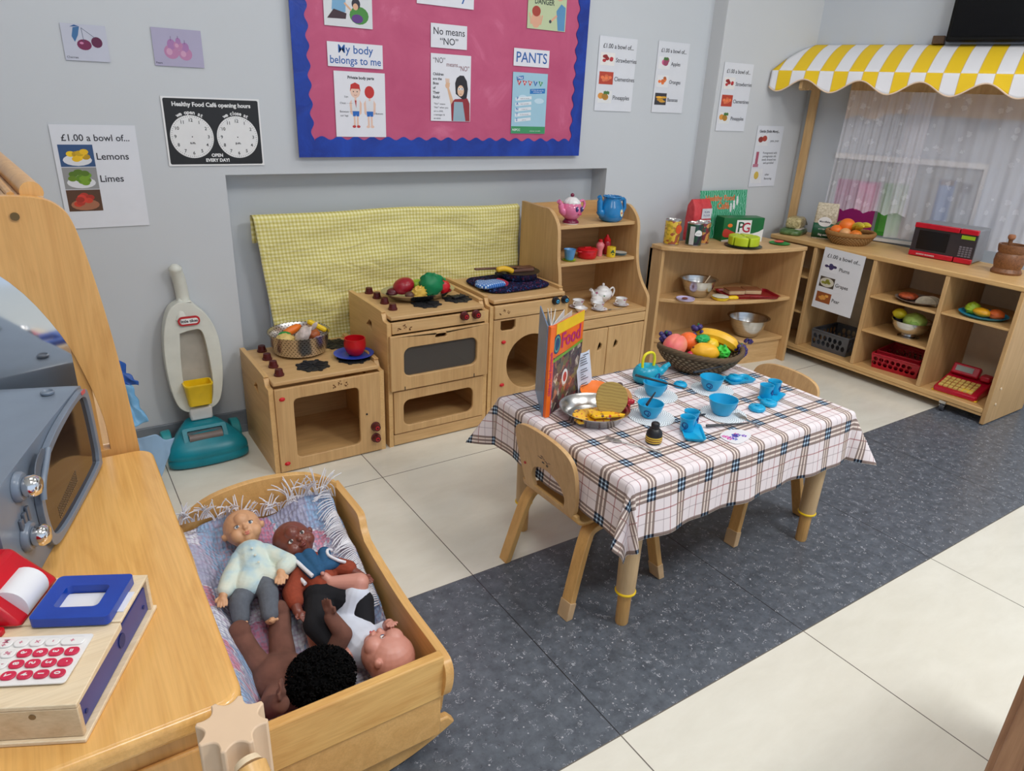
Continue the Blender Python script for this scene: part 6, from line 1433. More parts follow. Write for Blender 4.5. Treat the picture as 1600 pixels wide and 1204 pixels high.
# steel footed bowl with cabbage and lemon
ZS2 = 0.2505
t = thing('footed_bowl', 'shiny steel footed bowl with toy cabbage in the middle compartment', 'bowl', (3.275,1.575,ZS2))
b = MB(); b.lathe([(0.0001,0),(0.046,0),(0.047,0.004),(0.032,0.010),(0.030,0.016)],36); b.build('foot', STEEL, t)
b = MB(); b.lathe([(0.0001,0.016),(0.030,0.016),(0.056,0.026),(0.076,0.050),(0.083,0.078),(0.088,0.080),(0.081,0.079),(0.074,0.052),(0.054,0.029),(0.0001,0.020)],44); b.build('bowl', STEEL, t, smooth=50)
food('toy_cabbage', 'round pale green toy cabbage in the steel footed bowl', 'toy vegetable', (3.260,1.555,ZS2+0.080), [('head',(0.050,0.050,0.040),(0,0,0),pm('cabbage_green',(150,176,84),0.5,bump=0.8,sc=40),bumpy(4,0.12)),('outer_leaf',(0.052,0.030,0.028),(-0.004,-0.012,-0.006),pm('cabbage_leaf',(120,156,60),0.5),bumpy(5,0.2))])
lump('toy_lemon', 'bright yellow toy lemon behind the cabbage in the footed bowl', 'toy fruit', (3.262,1.632,ZS2+0.098), (0.026,0.030,0.024), pm('lemon',(226,212,40),0.35), lambda n: 1+0.25*max(0,abs(n.y)-0.9)*6)
lump('toy_aubergine', 'dark purple toy aubergine at the left edge of the footed bowl', 'toy vegetable', (3.285,1.640,ZS2+0.070), (0.022,0.022,0.03), pm('aubergine',(44,34,54),0.3))
# blue plate of peppers
ZS3 = 0.4225
vessel('toy_plate', 'bright blue toy plate of peppers on the right compartment shelf', 'plate', (3.285,1.300,ZS3), [(0.062,0),(0.084,0.005),(0.092,0.012),(0.094,0.014)], pm('cyan_blue',(30,150,196),0.35), 0.003)
G = 'toy peppers on the blue plate'
lump('toy_pepper', 'lime green toy pepper at the left of the blue plate', 'toy vegetable', (3.280,1.345,ZS3+0.026), (0.028,0.028,0.024), LIME, bumpy(3,0.3,1), (0,0,0), G)
lump('toy_corn', 'yellow orange toy corn in the middle of the blue plate', 'toy vegetable', (3.262,1.298,ZS3+0.022), (0.026,0.036,0.018), pm('corn_yellow',(240,176,30),0.4,bump=0.5,sc=120), bumpy(4,0.12), (0,0,0), G)
lump('toy_carrot', 'orange toy pepper at the right of the blue plate', 'toy vegetable', (3.280,1.250,ZS3+0.022), (0.026,0.030,0.021), pm('pepper_orange',(232,110,50),0.4), bumpy(3,0.2,5), (0,0,0), G)
# red toy till
t = thing('toy_till', 'red and yellow toy cash register in the bottom right compartment', 'toy cash register', (3.300,1.300,ZD), R(-84))
RT = pm('till_red',(186,14,46),0.3)
prof = [(-0.085,0.0),(0.085,0.0),(0.085,0.060),(0.070,0.060),(0.055,0.052),(-0.085,0.022)]
b = MB(); b.M = M4(((0,0,1,-0.088),(1,0,0,0),(0,1,0,0),(0,0,0,1))); b.prism(prof, 0, 0.176); b.build('body', RT, t, bevel=0.006)
b = MB(); b.box(-0.084,-0.092,0.002,0.084,-0.080,0.022); b.build('drawer', RT, t, bevel=0.004)
b = MB(); b.box(-0.092,-0.090,0.0005,0.092,-0.070,0.006); b.build('yellow_edge', YEL, t, bevel=0.002)
b = MB(); b.M = M4.Translation((-0.02,0.045,0.060)) @ M4.Rotation(R(-28),4,'X'); b.box(-0.056,-0.012,0,0.056,0.020,0.050); sc_ = b.build('screen_housing', RT, t, bevel=0.006)
b = MB(); b.M = M4.Translation((-0.02,0.045,0.060)) @ M4.Rotation(R(-28),4,'X'); b.box(-0.040,-0.0135,0.014,0.030,-0.0125,0.038); b.build('screen', pm('lcd_grey',(150,156,152),0.3), sc_)
b = MB(); b.box(0.045,0.03,0.060,0.085,0.078,0.085); b.build('scanner_rest', RT, t, bevel=0.006)
b = MB(); sl = math.atan2(0.030,0.140)
for i in range(7):
    for j in range(4): b.M = M4.Translation((-0.066+0.020*i,-0.066+0.025*j,0.0265+0.0055*j)) @ M4.Rotation(sl,4,'X'); b.box(-0.008,-0.009,0,0.008,0.009,0.006)
b.build('keys', pm('key_cream',(226,196,110),0.4), t)
b = MB(); b.M = M4.Translation((0.040,-0.062,0.0272)) @ M4.Rotation(sl,4,'X'); b.box(-0.022,-0.012,0,0.022,0.012,0.006); b.build('big_key', YEL, t, bevel=0.002)
t = thing('toy_scanner', 'red and white toy scanner lying beside the red toy till', 'toy scanner', (3.420,1.215,ZD+0.004), R(60))
b = MB(); b.tube([(-0.03,0,0.016),(0.03,0,0.018)],[0.018,0.014],14); b.build('scanner_head', RT, t)
b = MB(); b.tube([(0.03,0,0.014),(0.032,-0.03,0.010)],[0.008,0.010],12); b.build('scanner_handle', WHITEC, t)
# ---------------- on the plaid table ----------------
ZT = 0.4315
# food book standing open
t = thing('food_book', 'tall food encyclopedia standing half open on the table', 'book', (1.022,1.335,ZT))
CV = NT('food_collage', 0.25, 0, 0.5); vo = CV.node('ShaderNodeTexVoronoi', {'Vector': CV.coord('Object',(1,1,0.8)), 'Scale': 60.0}); wn = CV.noise(CV.coord(), 30, 4, 0.7, 2)
pk_ = CV.node('ShaderNodeSeparateColor', {0: vo.outputs['Color']}).outputs[0]
c1_ = CV.ramp(pk_, [(0.0,col((70,40,44))),(0.18,col((120,110,60))),(0.34,col((150,60,60))),(0.5,col((90,100,80))),(0.62,col((206,190,170))),(0.74,col((196,120,80))),(0.86,col((60,50,60)))], 'CONSTANT')
CV.color(CV.mix(CV.ramp(wn,[(0.4,(0,0,0,1)),(0.6,(1,1,1,1))]), c1_, col((96,70,70))))
BO = pm('book_orange',(240,110,30),0.3); BP = pm('book_magenta',(190,40,110),0.3); BB = pm('book_slate',(110,140,170),0.35)
dirR = V((0.90,0.44,0)).normalized(); BW, BH = 0.182, 0.247
def cover(parent, name, d, w_, mat_, th=0.003, h=BH, off=0.0, z0=0.0):
    b = MB(); n_ = V((-d.y,d.x,0)); p = n_*off
    b.rings([[p+V((0,0,z0)),p+d*w_+V((0,0,z0)),p+d*w_+n_*th+V((0,0,z0)),p+n_*th+V((0,0,z0))],[p+V((0,0,h)),p+d*w_+V((0,0,h)),p+d*w_+n_*th+V((0,0,h)),p+n_*th+V((0,0,h))]]); return b.build(name, mat_, parent)
fc = cover(t,'front_cover',dirR,BW,BO)
FM = M4(((dirR.x,0,dirR.y,0),(dirR.y,0,-dirR.x,0),(0,1,0,0),(0,0,0,1)))   # x along cover, y up, z out of the face
def fpart(name, m_, draw, z=0.0006, parent=fc):
    b = MB(); b.M = FM @ M4.Translation((0,0,z)); draw(b); return b.build(name, m_, parent, smooth=0)
fpart('cover_photo', CV.m, lambda b: b.box(0.0,0.0,-0.0004,BW,0.158,0))
fpart('yellow_band', pm('band_yellow',(240,200,40),0.3), lambda b: b.box(0.02,BH-0.030,-0.0004,BW,BH,0))
fpart('magenta_stripe', BP, lambda b: b.box(0.0,0.0,-0.0004,0.014,0.150,0), 0.0010)
fpart('green_line', pm('line_green',(120,160,50),0.3), lambda b: b.prism([(0.0,0.152),(BW,0.166),(BW,0.158),(0.0,0.144)],-0.0004,0), 0.0012)
fpart('lettering', BP, lambda b: b.text('Food',0.056,'CENTER',0.0003,0.0012) , 0.0012).location = tuple(dirR*0.108+V((0,0,0.192)))
fpart('badge', pm('badge_navy',(40,70,110),0.3), lambda b: b.prism(circ(0.026,0.192,0.020,24,0.026),-0.0004,0), 0.0014)
fpart('badge_ring', pm('badge_teal',(90,150,140),0.3), lambda b: b.plate(circ(0.026,0.192,0.016,24,0.022),[circ(0.026,0.192,0.012,24,0.017)],-0.0004,0.0), 0.0018)
fpart('egg_print', WHITEC, lambda b: b.prism(circ(0.085,0.085,0.017,20,0.022),-0.0004,0), 0.0012)
fpart('yolk_print', pm('yolk_red',(200,70,60),0.4), lambda b: b.prism(circ(0.085,0.085,0.010,18,0.014),-0.0004,0), 0.0016)
b = MB(); sd = V((0.35,-0.94,0)).normalized(); b.box(-0.012,-0.007,0,0.002,0.006,BH); b.build('spine', BO, t, bevel=0.001)
b = MB(); b.M = M4.Translation((-0.005,-0.0074,0.12)) @ M4.Rotation(pi/2,4,'X') @ M4.Rotation(pi/2,4,'Z'); b.text('Children\'s Food Encyclopedia',0.010,'CENTER',0.0002,0.0003); b.build('spine_lettering', BP, t)
dirL = V((0.49,0.87,0)).normalized()
b = MB(); q = V((-0.012,0.004,0)); n_ = V((-1,0.1,0)).normalized()
b.rings([[q,q+dirL*BW,q+dirL*BW+n_*0.003,q+n_*0.003],[p+V((0,0,BH)) for p in (q,q+dirL*BW,q+dirL*BW+n_*0.003,q+n_*0.003)]]); b.build('back_cover', BB, t)
for k, an in enumerate((50,54,57,42,35)):
    d_ = V((cos(R(an)),sin(R(an)),0)); b = MB(); q0 = V((-0.004,0.002,0.004)); n_ = V((-d_.y,d_.x,0))*0.0012
    b.rings([[q0,q0+d_*BW*0.95,q0+d_*BW*0.95+n_,q0+n_],[p+V((0,0,BH-0.008)) for p in (q0,q0+d_*BW*0.95,q0+d_*BW*0.95+n_,q0+n_)]]); b.build('page_block', WHITEP if k % 2 else pm('page_cream',(226,222,210),0.6), t)
# paper note propped on the book
t = thing('menu_note', 'small white printed note standing at the right edge of the food book', 'note', (1.172,1.392,ZT), math.atan2(0.51,0.86)-0.25, rot=(R(-8),0,math.atan2(0.51,0.86)-0.25))
b = MB(); b.grid(8,10,lambda a,c: (a*0.062,0.004*sin(a*5+c*2),c*0.125),None); o = b.build('paper', pm('note_white',(214,222,236),0.6,var=0.02), t, solid=0.0006, fix=False, smooth=0)
b = MB(); rr = random.Random(5)
for i in range(15):
    if i in (4,10): continue
    b.box(0.006,-0.0052,0.112-0.0068*i,0.006+rr.uniform(0.012,0.036),-0.0046,0.1136-0.0068*i)
b.box(0.022,-0.0052,0.1175,0.046,-0.0046,0.1195); b.build('printing', INK, o)
vessel('orange_plate', 'orange toy plate propped behind the steel dish', 'plate', (1.215,1.368,ZT+0.016), [(0.030,0),(0.036,0.002),(0.046,0.006),(0.048,0.008)], ORANGE, 0.002).rotation_euler = (R(14),R(-6),0)
# steel dish with pizza and flatbread
t = thing('steel_dish', 'round steel dish with toy pizza slices and folded flatbread', 'dish', (1.125,1.270,ZT))
b = MB(); b.lathe([(0.0001,0),(0.066,0),(0.072,0.003),(0.084,0.026),(0.092,0.030),(0.093,0.032),(0.083,0.028),(0.070,0.006),(0.0001,0.003)],56); b.build('dish', STEEL, t, smooth=50)
G = 'toy food in the steel dish'
pz = NT('pizza_print', 0.35); vo = pz.node('ShaderNodeTexVoronoi', {'Vector': pz.coord(), 'Scale': 110.0}); p_ = pz.node('ShaderNodeSeparateColor', {0: vo.outputs['Color']}).outputs[1]
pz.color(pz.mix(pz.math('MULTIPLY', pz.math('GREATER_THAN', p_, 0.5), pz.math('LESS_THAN', vo.outputs['Distance'], 0.45)), col((244,190,30)), pz.ramp(p_,[(0.0,col((200,70,40))),(0.65,col((180,60,40))),(0.8,col((96,60,40))),(0.92,col((226,120,50)))], 'CONSTANT')))
def slice_(lb, x, y, rz, z, tilt=(0,0)):
    o = MB(); o.prism([(0.0,-0.070),(0.036,0.022),(0.016,0.031),(-0.016,0.031),(-0.036,0.022)],0,0.008); q = o.build('toy_pizza_slice', pz.m, None, bevel=0.002); q.location = (x,y,z); q.rotation_euler = (tilt[0],tilt[1],rz); tag(q, lb, 'toy pizza', G)
slice_('plain yellow toy pizza slice at the front left of the steel dish', 1.080,1.252,R(62),ZT+0.012,(0.10,0.0))
slice_('toy pizza slice with most toppings in the middle of the steel dish', 1.118,1.238,R(60),ZT+0.022,(0.06,0.10))
slice_('yellow toy pizza slice under the folded flatbread', 1.120,1.278,R(100),ZT+0.006)
fb = NT('flatbread', 0.6); rgs = fb.node('ShaderNodeTexWave', {'Vector': fb.coord(), 'Scale': 40.0, 'Distortion': 3.0}, wave_type='RINGS'); fb.color(fb.ramp(rgs.outputs[1],[(0.2,col((150,122,56))),(0.8,col((166,138,66)))]))
t = thing('toy_flatbread', 'round olive brown toy flatbread standing on edge in the steel dish', 'toy bread', (1.158,1.245,ZT+0.055), 0, G, (R(68),R(12),R(-22)))
b = MB(); b.prism(cm2([(-0.044,0.0),(-0.034,0.034),(0.0,0.046),(0.034,0.034),(0.046,0.0),(0.030,-0.032),(0.0,-0.046),(-0.030,-0.034)],5,True),-0.002,0.002); b.build('bread', fb.m, t, bevel=0.0015)
t = thing('toy_taco', 'red tomato filled toy taco half behind the flatbread', 'toy taco', (1.200,1.258,ZT+0.040), 0, G, (R(72),0,R(-15)))
b = MB(); b.prism(cm2([(-0.036,0.0),(-0.026,0.026),(0.0,0.034),(0.026,0.026),(0.036,0.0),(0.024,-0.026),(0.0,-0.034),(-0.024,-0.026)],5,True),-0.004,0.004); b.build('shell', pm('taco_shell',(206,150,90),0.5), t, bevel=0.002)
b = MB(); rr = random.Random(2)
for k in range(12): a = rr.uniform(0,2*pi); q = rr.uniform(0.006,0.026); b.ell((q*cos(a)+0.008,q*sin(a),0.006),(0.009,0.008,0.005),10,6)
tag(b.build('tomato_filling', pm('filling_red',(180,30,44),0.35), t, smooth=60), kind='stuff')
lump('toy_olive', 'dark toy olive on top of the tomato filling', 'toy food', (1.205,1.270,ZT+0.078), (0.009,0.008,0.007), pm('olive_dark',(70,44,40),0.4), None, (0,0,0), G)
# wooden wicker fruit basket
FX, FY = 1.655,1.400
t = basket('fruit_basket', 'oval grey-brown wicker basket of toy fruit on the table', (FX,FY,ZT), 0.130, 0.098, 0.068, WKD, 0.007, 0.50, 0.008)
t.rotation_euler = (0,0,R(-28)); G = 'toy fruit in the table basket'; zb = ZT+0.050
pch = NT('peach_skin', 0.45); nz = pch.noise(pch.coord(), 14, 2); pch.color(pch.ramp(nz,[(0.35,col((232,96,104))),(0.65,col((240,150,120)))]))
t = thing('toy_peach', 'large pink toy peach at the left end of the table basket', 'toy fruit', (1.572,1.432,zb+0.030), 0, G, (0.2,-0.4,0.3))
b = MB(); b.ell((0,0,0),(0.044,0.036,0.034),30,18,lambda n: 1-0.16*math.exp(-((n.y)/0.16)**2)*max(0,-n.z*0.2+0.9)*(0.6 if n.z > -0.3 else 0)); b.build('peach', pch.m, t, smooth=70)
lump('toy_orange', 'orange toy fruit behind the mango in the table basket', 'toy fruit', (1.645,1.445,zb+0.028), (0.033,0.033,0.031), pm('fruit_orange',(244,110,40),0.45,bump=0.1,sc=120), None, (0,0,0), G)
t = food('toy_mango', 'yellow orange toy mango at the front of the table basket', 'toy fruit', (1.635,1.365,zb+0.022), [('mango',(0.043,0.031,0.029),(0,0,0),pm('mango_yellow',(244,180,34),0.4),bumpy(1.5,0.12,2)),('stem',(0.003,0.003,0.004),(-0.040,0,0.010),BROWN,None)], (0,0.1,R(-28)), G)
lump('toy_lemon', 'yellow toy lemon under the banana in the table basket', 'toy fruit', (1.700,1.400,zb+0.022), (0.030,0.024,0.024), pm('lemon_yellow',(236,196,40),0.35), None, (0,0,0.4), G)
banana('thick yellow toy banana curving over the right end of the table basket', (1.735,1.408,zb+0.022), (R(20),R(12),R(-55)), 0.145, 0.021, G, pm('ripe_banana',(240,184,36),0.4))
grapes('purple toy grape bunch at the back of the table basket', (1.690,1.455,zb+0.045), G, 24, 0.0085, 0.022, 0.026)
grapes('violet toy grape bunch behind the peach at the left rim', (1.590,1.490,zb+0.038), G, 20, 0.008, 0.024, 0.014)
grapes('dark grape bunch hanging over the right rim of the table basket', (1.775,1.345,ZT+0.060), G, 18, 0.0075, 0.020, 0.018)
food('toy_pepper', 'small bright green knobbly toy pepper at the front right', 'toy vegetable', (1.688,1.342,zb+0.020), [('pepper',(0.022,0.020,0.020),(0,0,0),pm('neon_green',(70,206,70),0.4),bumpy(4,0.55,7)),('stem',(0.004,0.004,0.006),(0,-0.004,0.021),GREEN,None)], (0,0,0), G)
lump('toy_lettuce', 'green toy leaf between the orange and the grapes', 'toy vegetable', (1.668,1.410,zb+0.046), (0.026,0.018,0.012), pm('leaf_mint',(30,170,90),0.4), bumpy(6,0.35), (0,0,0), G)
G2 = 'small red toy radishes'
for k, (x, y, z, lb) in enumerate(((1.594,1.385,zb+0.012,'front red toy radish below the peach'),(1.578,1.392,zb+0.006,'rear red toy radish tucked beside the peach'))):
    lump('toy_radish', lb, 'toy vegetable', (x,y,z), (0.012,0.012,0.012), pm('radish_red',(200,30,70),0.35), None, (0,0,0), G2)
# toy teapot
TQ = pm('turquoise_soft',(20,160,190),0.3)
SWM = pm('swirl_navy',(20,60,130),0.4)
def swirl(parent, r, z, ang, s=0.013, slope=0.0):
    pts = []
    for i in range(34):
        q = i/33; a = -pi/2+q*2*pi*1.35; rad = s*(1-0.62*q)
        da = rad*cos(a)/r; zz = z+rad*sin(a); rr_ = r+slope*(zz-z)+0.0004
        pts.append((rr_*cos(R(ang)+da), rr_*sin(R(ang)+da), zz))
    b = MB(); b.tube(pts, 0.0017, 5, flat=0.7); return b.build('swirl_print', SWM, parent)
t = thing('toy_teapot', 'turquoise toy teapot with yellow loop handle and swirl print', 'toy teapot', (1.432,1.400,ZT))
b = MB(); b.lathe([(0.0001,0),(0.030,0),(0.040,0.006),(0.045,0.020),(0.043,0.036),(0.034,0.048),(0.030,0.050),(0.026,0.047),(0.0001,0.040)],44); b.v = [V((v.x*1.02,v.y*0.82,v.z)) for v in b.v]; bd = b.build('body', TQ, t, smooth=50)
b = MB(); b.tube(catmull([(0.034,-0.008,0.022),(0.050,-0.014,0.032),(0.060,-0.018,0.044),(0.070,-0.021,0.050)],5),[0.013]*5+[0.010]*5+[0.0075]*6,14); b.build('spout', TQ, t, smooth=60)
b = MB(); b.tube(catmull([(-0.020,0.0,0.046),(-0.021,0,0.070),(-0.014,0,0.086),(0.004,0,0.090),(0.020,0,0.084),(0.026,0,0.066),(0.025,0,0.046)],5),0.0042,10); b.build('loop_handle', pm('neon_yellow',(240,226,30),0.35), t, smooth=60)
swirl(bd, 0.0395, 0.024, -78, 0.015)
def tea_bowl(lb, x, y, ang, sc=1.0):
    t = thing('toy_bowl', lb, 'toy bowl', (x,y,ZT+0.0012), 0, 'turquoise toy tea set')
    vessel('bowl', None, None, None, [(0.018*sc,0),(0.021*sc,0.002),(0.030*sc,0.020*sc),(0.0345*sc,0.036*sc),(0.035*sc,0.0385*sc)], TURQ, 0.0018, 40, parent=t)
    swirl(t, 0.0292*sc, 0.019*sc, ang, 0.0105, 0.45); return t
BW4 = [('left rear turquoise bowl with a black stick laid across','',1.378,1.308,-40),('left front turquoise bowl beside the black bottle','',1.262,1.205,-150),('rear turquoise bowl in front of the fruit basket','',1.560,1.262,-150),('large front turquoise bowl in the middle of the table','',1.452,1.125,-45)]
def doily_mat():
    t = NT('paper_doily', 0.8, 0, 0.1); tc = t.node('ShaderNodeTexCoord').outputs['Object']; sp = t.node('ShaderNodeSeparateXYZ', {0: tc})
    r_ = t.math('SQRT', t.math('ADD', t.math('MULTIPLY', sp.outputs[0], sp.outputs[0]), t.math('MULTIPLY', sp.outputs[1], sp.outputs[1])))
    an = t.math('ARCTAN2', sp.outputs[1], sp.outputs[0]); h = t.math('MULTIPLY', t.math('SINE', t.math('MULTIPLY', an, 36.0)), t.math('SINE', t.math('MULTIPLY', r_, 900.0)))
    hole = t.math('GREATER_THAN', h, 0.35); t.color(t.mix(hole, col((230,236,240)), col((204,214,222)))); t.link(t.math('SUBTRACT', 1.0, t.math('MULTIPLY', hole, 0.55)), t.b.inputs['Alpha']); return t.m
DM = doily_mat()
for lb, _, x, y, ang in BW4:
    b = MB(); b.lathe([(0.0001,0.0),(0.060,0.0),(0.060,0.0006),(0.0001,0.0006)],72,wob=lambda a: 1+0.03*abs(sin(a*2*pi*14))); o = b.build('paper_doily', DM, None, smooth=0); o.location = (x+0.004,y-0.004,ZT+0.0004)
    tag(o, 'pale lacy paper doily under the '+lb.split(' with')[0].split(' beside')[0].split(' in front')[0].split(' in the')[0], 'doily', 'paper doilies under the bowls')
    tea_bowl(lb, x, y, ang, 1.12 if 'large' in lb else 1.0)
def tray(lb, x, y, rz):
    t = thing('toy_tray', lb, 'toy tray', (x,y,ZT+0.0008), rz, 'turquoise toy tea set')
    r0 = rrect(-0.046,-0.026,0.046,0.026,0.010)
    b = MB(); b.rings([[(p*0.9,q*0.88,0.0) for p,q in r0],[(p,q,0.006) for p,q in r0],[(p*1.04,q*1.05,0.009) for p,q in r0],[(p*0.96,q*0.94,0.0085) for p,q in r0],[(p*0.86,q*0.82,0.004) for p,q in r0]]); b.build('tray', TURQ, t, smooth=50)
    b = MB(); b.tube([(0.030+0.006*cos(a*0.5),0.006*sin(a*0.5),0.0045) for a in range(11)],0.0008,5); b.build('swirl_print', SWM, t); return t
def tcup(lb, x, y, ang, z=0.0):
    t = thing('toy_cup', lb, 'toy cup', (x,y,ZT+0.0052+z), 0, 'turquoise toy tea set')
    vessel('cup', None, None, None, [(0.016,0),(0.0175,0.003),(0.0172,0.018),(0.0195,0.035),(0.020,0.0365)], TURQ, 0.0016, 36, parent=t)
    swirl(t, 0.0176, 0.018, ang, 0.0095); return t
tray('turquoise tray with two cups at the front of the table', 1.285,1.072,R(52)); tcup('front left cup on the front turquoise tray', 1.283,1.092,-160); tcup('rear right cup on the front turquoise tray', 1.318,1.112,-60)
tray('turquoise tray with two cups at the right end of the table', 1.665,1.128,R(18)); tcup('left cup on the right hand turquoise tray', 1.652,1.140,-70); tcup('right cup on the right hand turquoise tray', 1.700,1.150,-70)
tray('turquoise tray holding one small lid by the fruit basket', 1.690,1.268,R(-12))
def lid(lb, x, y, z=0.0, r=0.021):  # loose lid of the toy tea set: scalloped cap with a centre knob
    t = thing('scalloped_toy_lid', lb, 'toy lid', (x,y,ZT+0.0006+z), 0, 'turquoise toy tea set')
    b = MB(); b.lathe([(0.0001,0),(r,0),(r*1.1,0.003),(r*1.08,0.008),(r*0.9,0.012),(r*0.4,0.0135),(0.0001,0.0135)],24,wob=lambda a: 1+0.03*cos(a*2*pi*8)); b.build('dish', TURQ, t, smooth=50)
    b = MB(); b.lathe([(0.006,0.0136),(0.007,0.016),(0.0001,0.0175)],14); b.build('centre_knob', TURQ, t); return t
lid('small round turquoise lid alone between the two rear bowls', 1.495,1.320,0,0.018); lid('left scalloped turquoise lid of the pair near the front right edge', 1.562,1.096); lid('right scalloped turquoise lid of the pair near the front right edge', 1.622,1.104); lid('turquoise lid lying on the tray by the fruit basket', 1.680,1.275,0.0045,0.020)
BKS = pm('black_stick',(26,30,40),0.35)
def stick(lb, p, q, r0=0.0042, r1=0.0018):
    b = MB(); c = (V(p)+V(q))/2; b.tube([V(p)-c,V(q)-c],[r0,r1],8,flat=0.7); o = b.build('chopstick', BKS, None); o.location = c; tag(o, lb, 'chopstick', 'black chopsticks on the toy bowls'); return o
stick('black chopstick across the left rear bowl', (1.352,1.365,ZT+0.046), (1.425,1.240,ZT+0.037))
stick('black chopstick leaning in the left front bowl', (1.232,1.190,ZT+0.046), (1.302,1.232,ZT+0.052))
stick('black chopstick across the bowl before the fruit basket', (1.522,1.300,ZT+0.047), (1.645,1.300,ZT+0.046))
stick('black chopstick flat on the cloth right of the front tray', (1.345,1.082,ZT+0.006), (1.462,1.040,ZT+0.0055))
stick('black chopstick behind the large front bowl', (1.375,1.138,ZT+0.006), (1.400,1.135,ZT+0.006))
# black bottle with yellow label
t = thing('sauce_bottle', 'small black soy sauce bottle with yellow label at the table edge', 'bottle', (1.165,1.088,ZT+0.0005))
b = MB(); b.lathe([(0.0001,0),(0.0185,0),(0.020,0.002),(0.020,0.018),(0.019,0.028),(0.013,0.036),(0.010,0.039)],32); b.build('body', BLACK, t, smooth=50)
b = MB(); b.lathe([(0.010,0.0392),(0.0105,0.042),(0.0105,0.050),(0.008,0.053),(0.0001,0.054)],20); b.build('cap', BLACK, t, smooth=50)
b = MB(); b.lathe([(0.0200,0.004),(0.0205,0.0045),(0.0203,0.018),(0.0198,0.0185)],32); lb_ = b.build('label', pm('label_gold',(226,190,60),0.4), t)
b = MB(); b.lathe([(0.0206,0.007),(0.0209,0.0075),(0.0209,0.009),(0.0206,0.0095)],32); b.lathe([(0.0205,0.013),(0.0208,0.0135),(0.0208,0.0145),(0.0205,0.015)],32); b.build('label_lines', pm('label_brown',(110,60,40),0.4), lb_)
def fork(lb, x, y, rz, L=0.10):
    t = thing('fork', lb, 'fork', (x,y,ZT+0.001), rz)
    b = MB(); b.tube([(0,0,0.002),(L*0.6,0,0.003),(L,0,0.002)],[0.0022,0.0018,0.0036],8,flat=0.4); b.build('handle', STEEL, t)
    b = MB(); b.prism(cm2([(0.0,-0.003),(-0.012,-0.009),(-0.020,-0.009),(-0.020,0.009),(-0.012,0.009),(0.0,0.003)],3,True),0.001,0.0024)
    for k in range(4): b.bar((-0.018,-0.0075+0.005*k,0.0018),(-0.042,-0.0075+0.005*k,0.003),0.0020,0.0014)
    b.build('head', STEEL, t); return t
fork('steel fork lying in front of the steel dish at the table edge', 1.092,1.122,R(-62))
fork('small steel fork at the end of the front chopstick', 1.478,1.062,R(-100), 0.05)
t = thing('flower_print_card', 'white paper cut with purple and pink flower print on the tablecloth', 'card', (1.375,1.010,ZT+0.0005), R(10))
b = MB(); b.prism(cm2([(-0.040,-0.022),(0.0,-0.030),(0.040,-0.020),(0.046,0.012),(0.010,0.032),(-0.034,0.024)],4,True),0,0.0008); o = b.build('paper', WHITEP, t, smooth=0)
rr = random.Random(11)
for nm, rgb in (('purple_print',(120,70,190)),('pink_print',(216,90,170)),('blue_print',(70,90,190))):
    b = MB()
    for k in range(4):
        cx, cy = rr.uniform(-0.028,0.030), rr.uniform(-0.016,0.018); a0 = rr.uniform(0,6)
        for p in range(5):
            a = a0+p*2*pi/5; b.M = M4.Translation((cx+0.0045*cos(a),cy+0.0045*sin(a),0.0009+0.00005*k)); b.prism(circ(0,0,0.0032,8,0.0022),0,0.0002)
    b.build(nm, pm(nm,rgb,0.5), o, smooth=0)
# ---------------- on the vanity dresser ----------------
ZV = 0.5505
# grey toy microwave
B0 = V((-0.076,1.073,ZV)); dv = V((0.309,0.951,0)).normalized(); nv_ = V((dv.y,-dv.x,0))
t = thing('toy_microwave', 'large grey toy microwave with dark oval window and chrome knobs on the vanity', 'toy microwave', B0)
MWM = M4(((dv.x,0,nv_.x,0),(dv.y,0,nv_.y,0),(0,1,0,0),(0,0,0,1)))     # x along the front (away), y up, z out of the front
GRY = pm('slate_grey_plastic',(118,130,146),0.32,var=0.05); GRD = pm('dark_slate_plastic',(92,100,112),0.35)
front = cm2([(-0.115,0.006),(-0.115,0.09),(-0.110,0.158),(-0.095,0.166),(0.05,0.168),(0.20,0.166),(0.262,0.162),(0.275,0.150),(0.283,0.08),(0.288,0.010),(0.283,0.001),(0.20,0.0),(0.0,0.0),(-0.10,0.0)],4,True)
b = MB(); n = len(front)
b.rings([[MWM @ V((x*1.0+dx, y*s_, z)) for x,y in front] for z,s_,dx in ((-0.15,0.92,0),(-0.125,1.0,0),(-0.02,1.0,0),(0.0,0.995,0))]); b.build('case', GRY, t, smooth=50, bevel=0.003)
door = cm2([(0.014,0.010),(0.090,0.003),(0.255,0.005),(0.275,0.016),(0.278,0.060),(0.274,0.138),(0.256,0.159),(0.200,0.162),(0.115,0.157),(0.055,0.145),(0.024,0.132),(0.000,0.100),(-0.002,0.045)],5,True)
win = cm2([(0.026,0.022),(0.090,0.012),(0.240,0.014),(0.262,0.024),(0.266,0.060),(0.262,0.126),(0.248,0.148),(0.200,0.153),(0.120,0.146),(0.062,0.134),(0.034,0.122),(0.012,0.095),(0.010,0.050)],5,True)
b = MB(); b.M = MWM; b.plate(door,[win],0.0005,0.010); b.build('door_frame', GRY, t, smooth=40, bevel=0.003)
wg = NT('smoked_window', 0.08, 0, 0.8); wg.color(col((46,38,34)))
b = MB(); b.M = MWM; b.prism(win,0.0005,0.004); w_ = b.build('door_window', wg.m, t)
b = MB(); b.M = MWM; 
for i in range(18):
    for j in range(5): b.box(0.062+0.0055*i,0.026+0.0042*j+0.0006*i,0.0041,0.0650+0.0055*i,0.0284+0.0042*j+0.0006*i,0.0046)
tag(b.build('window_mesh', pm('mesh_bronze',(120,104,84),0.4,0.3), w_, smooth=0), kind='stuff')
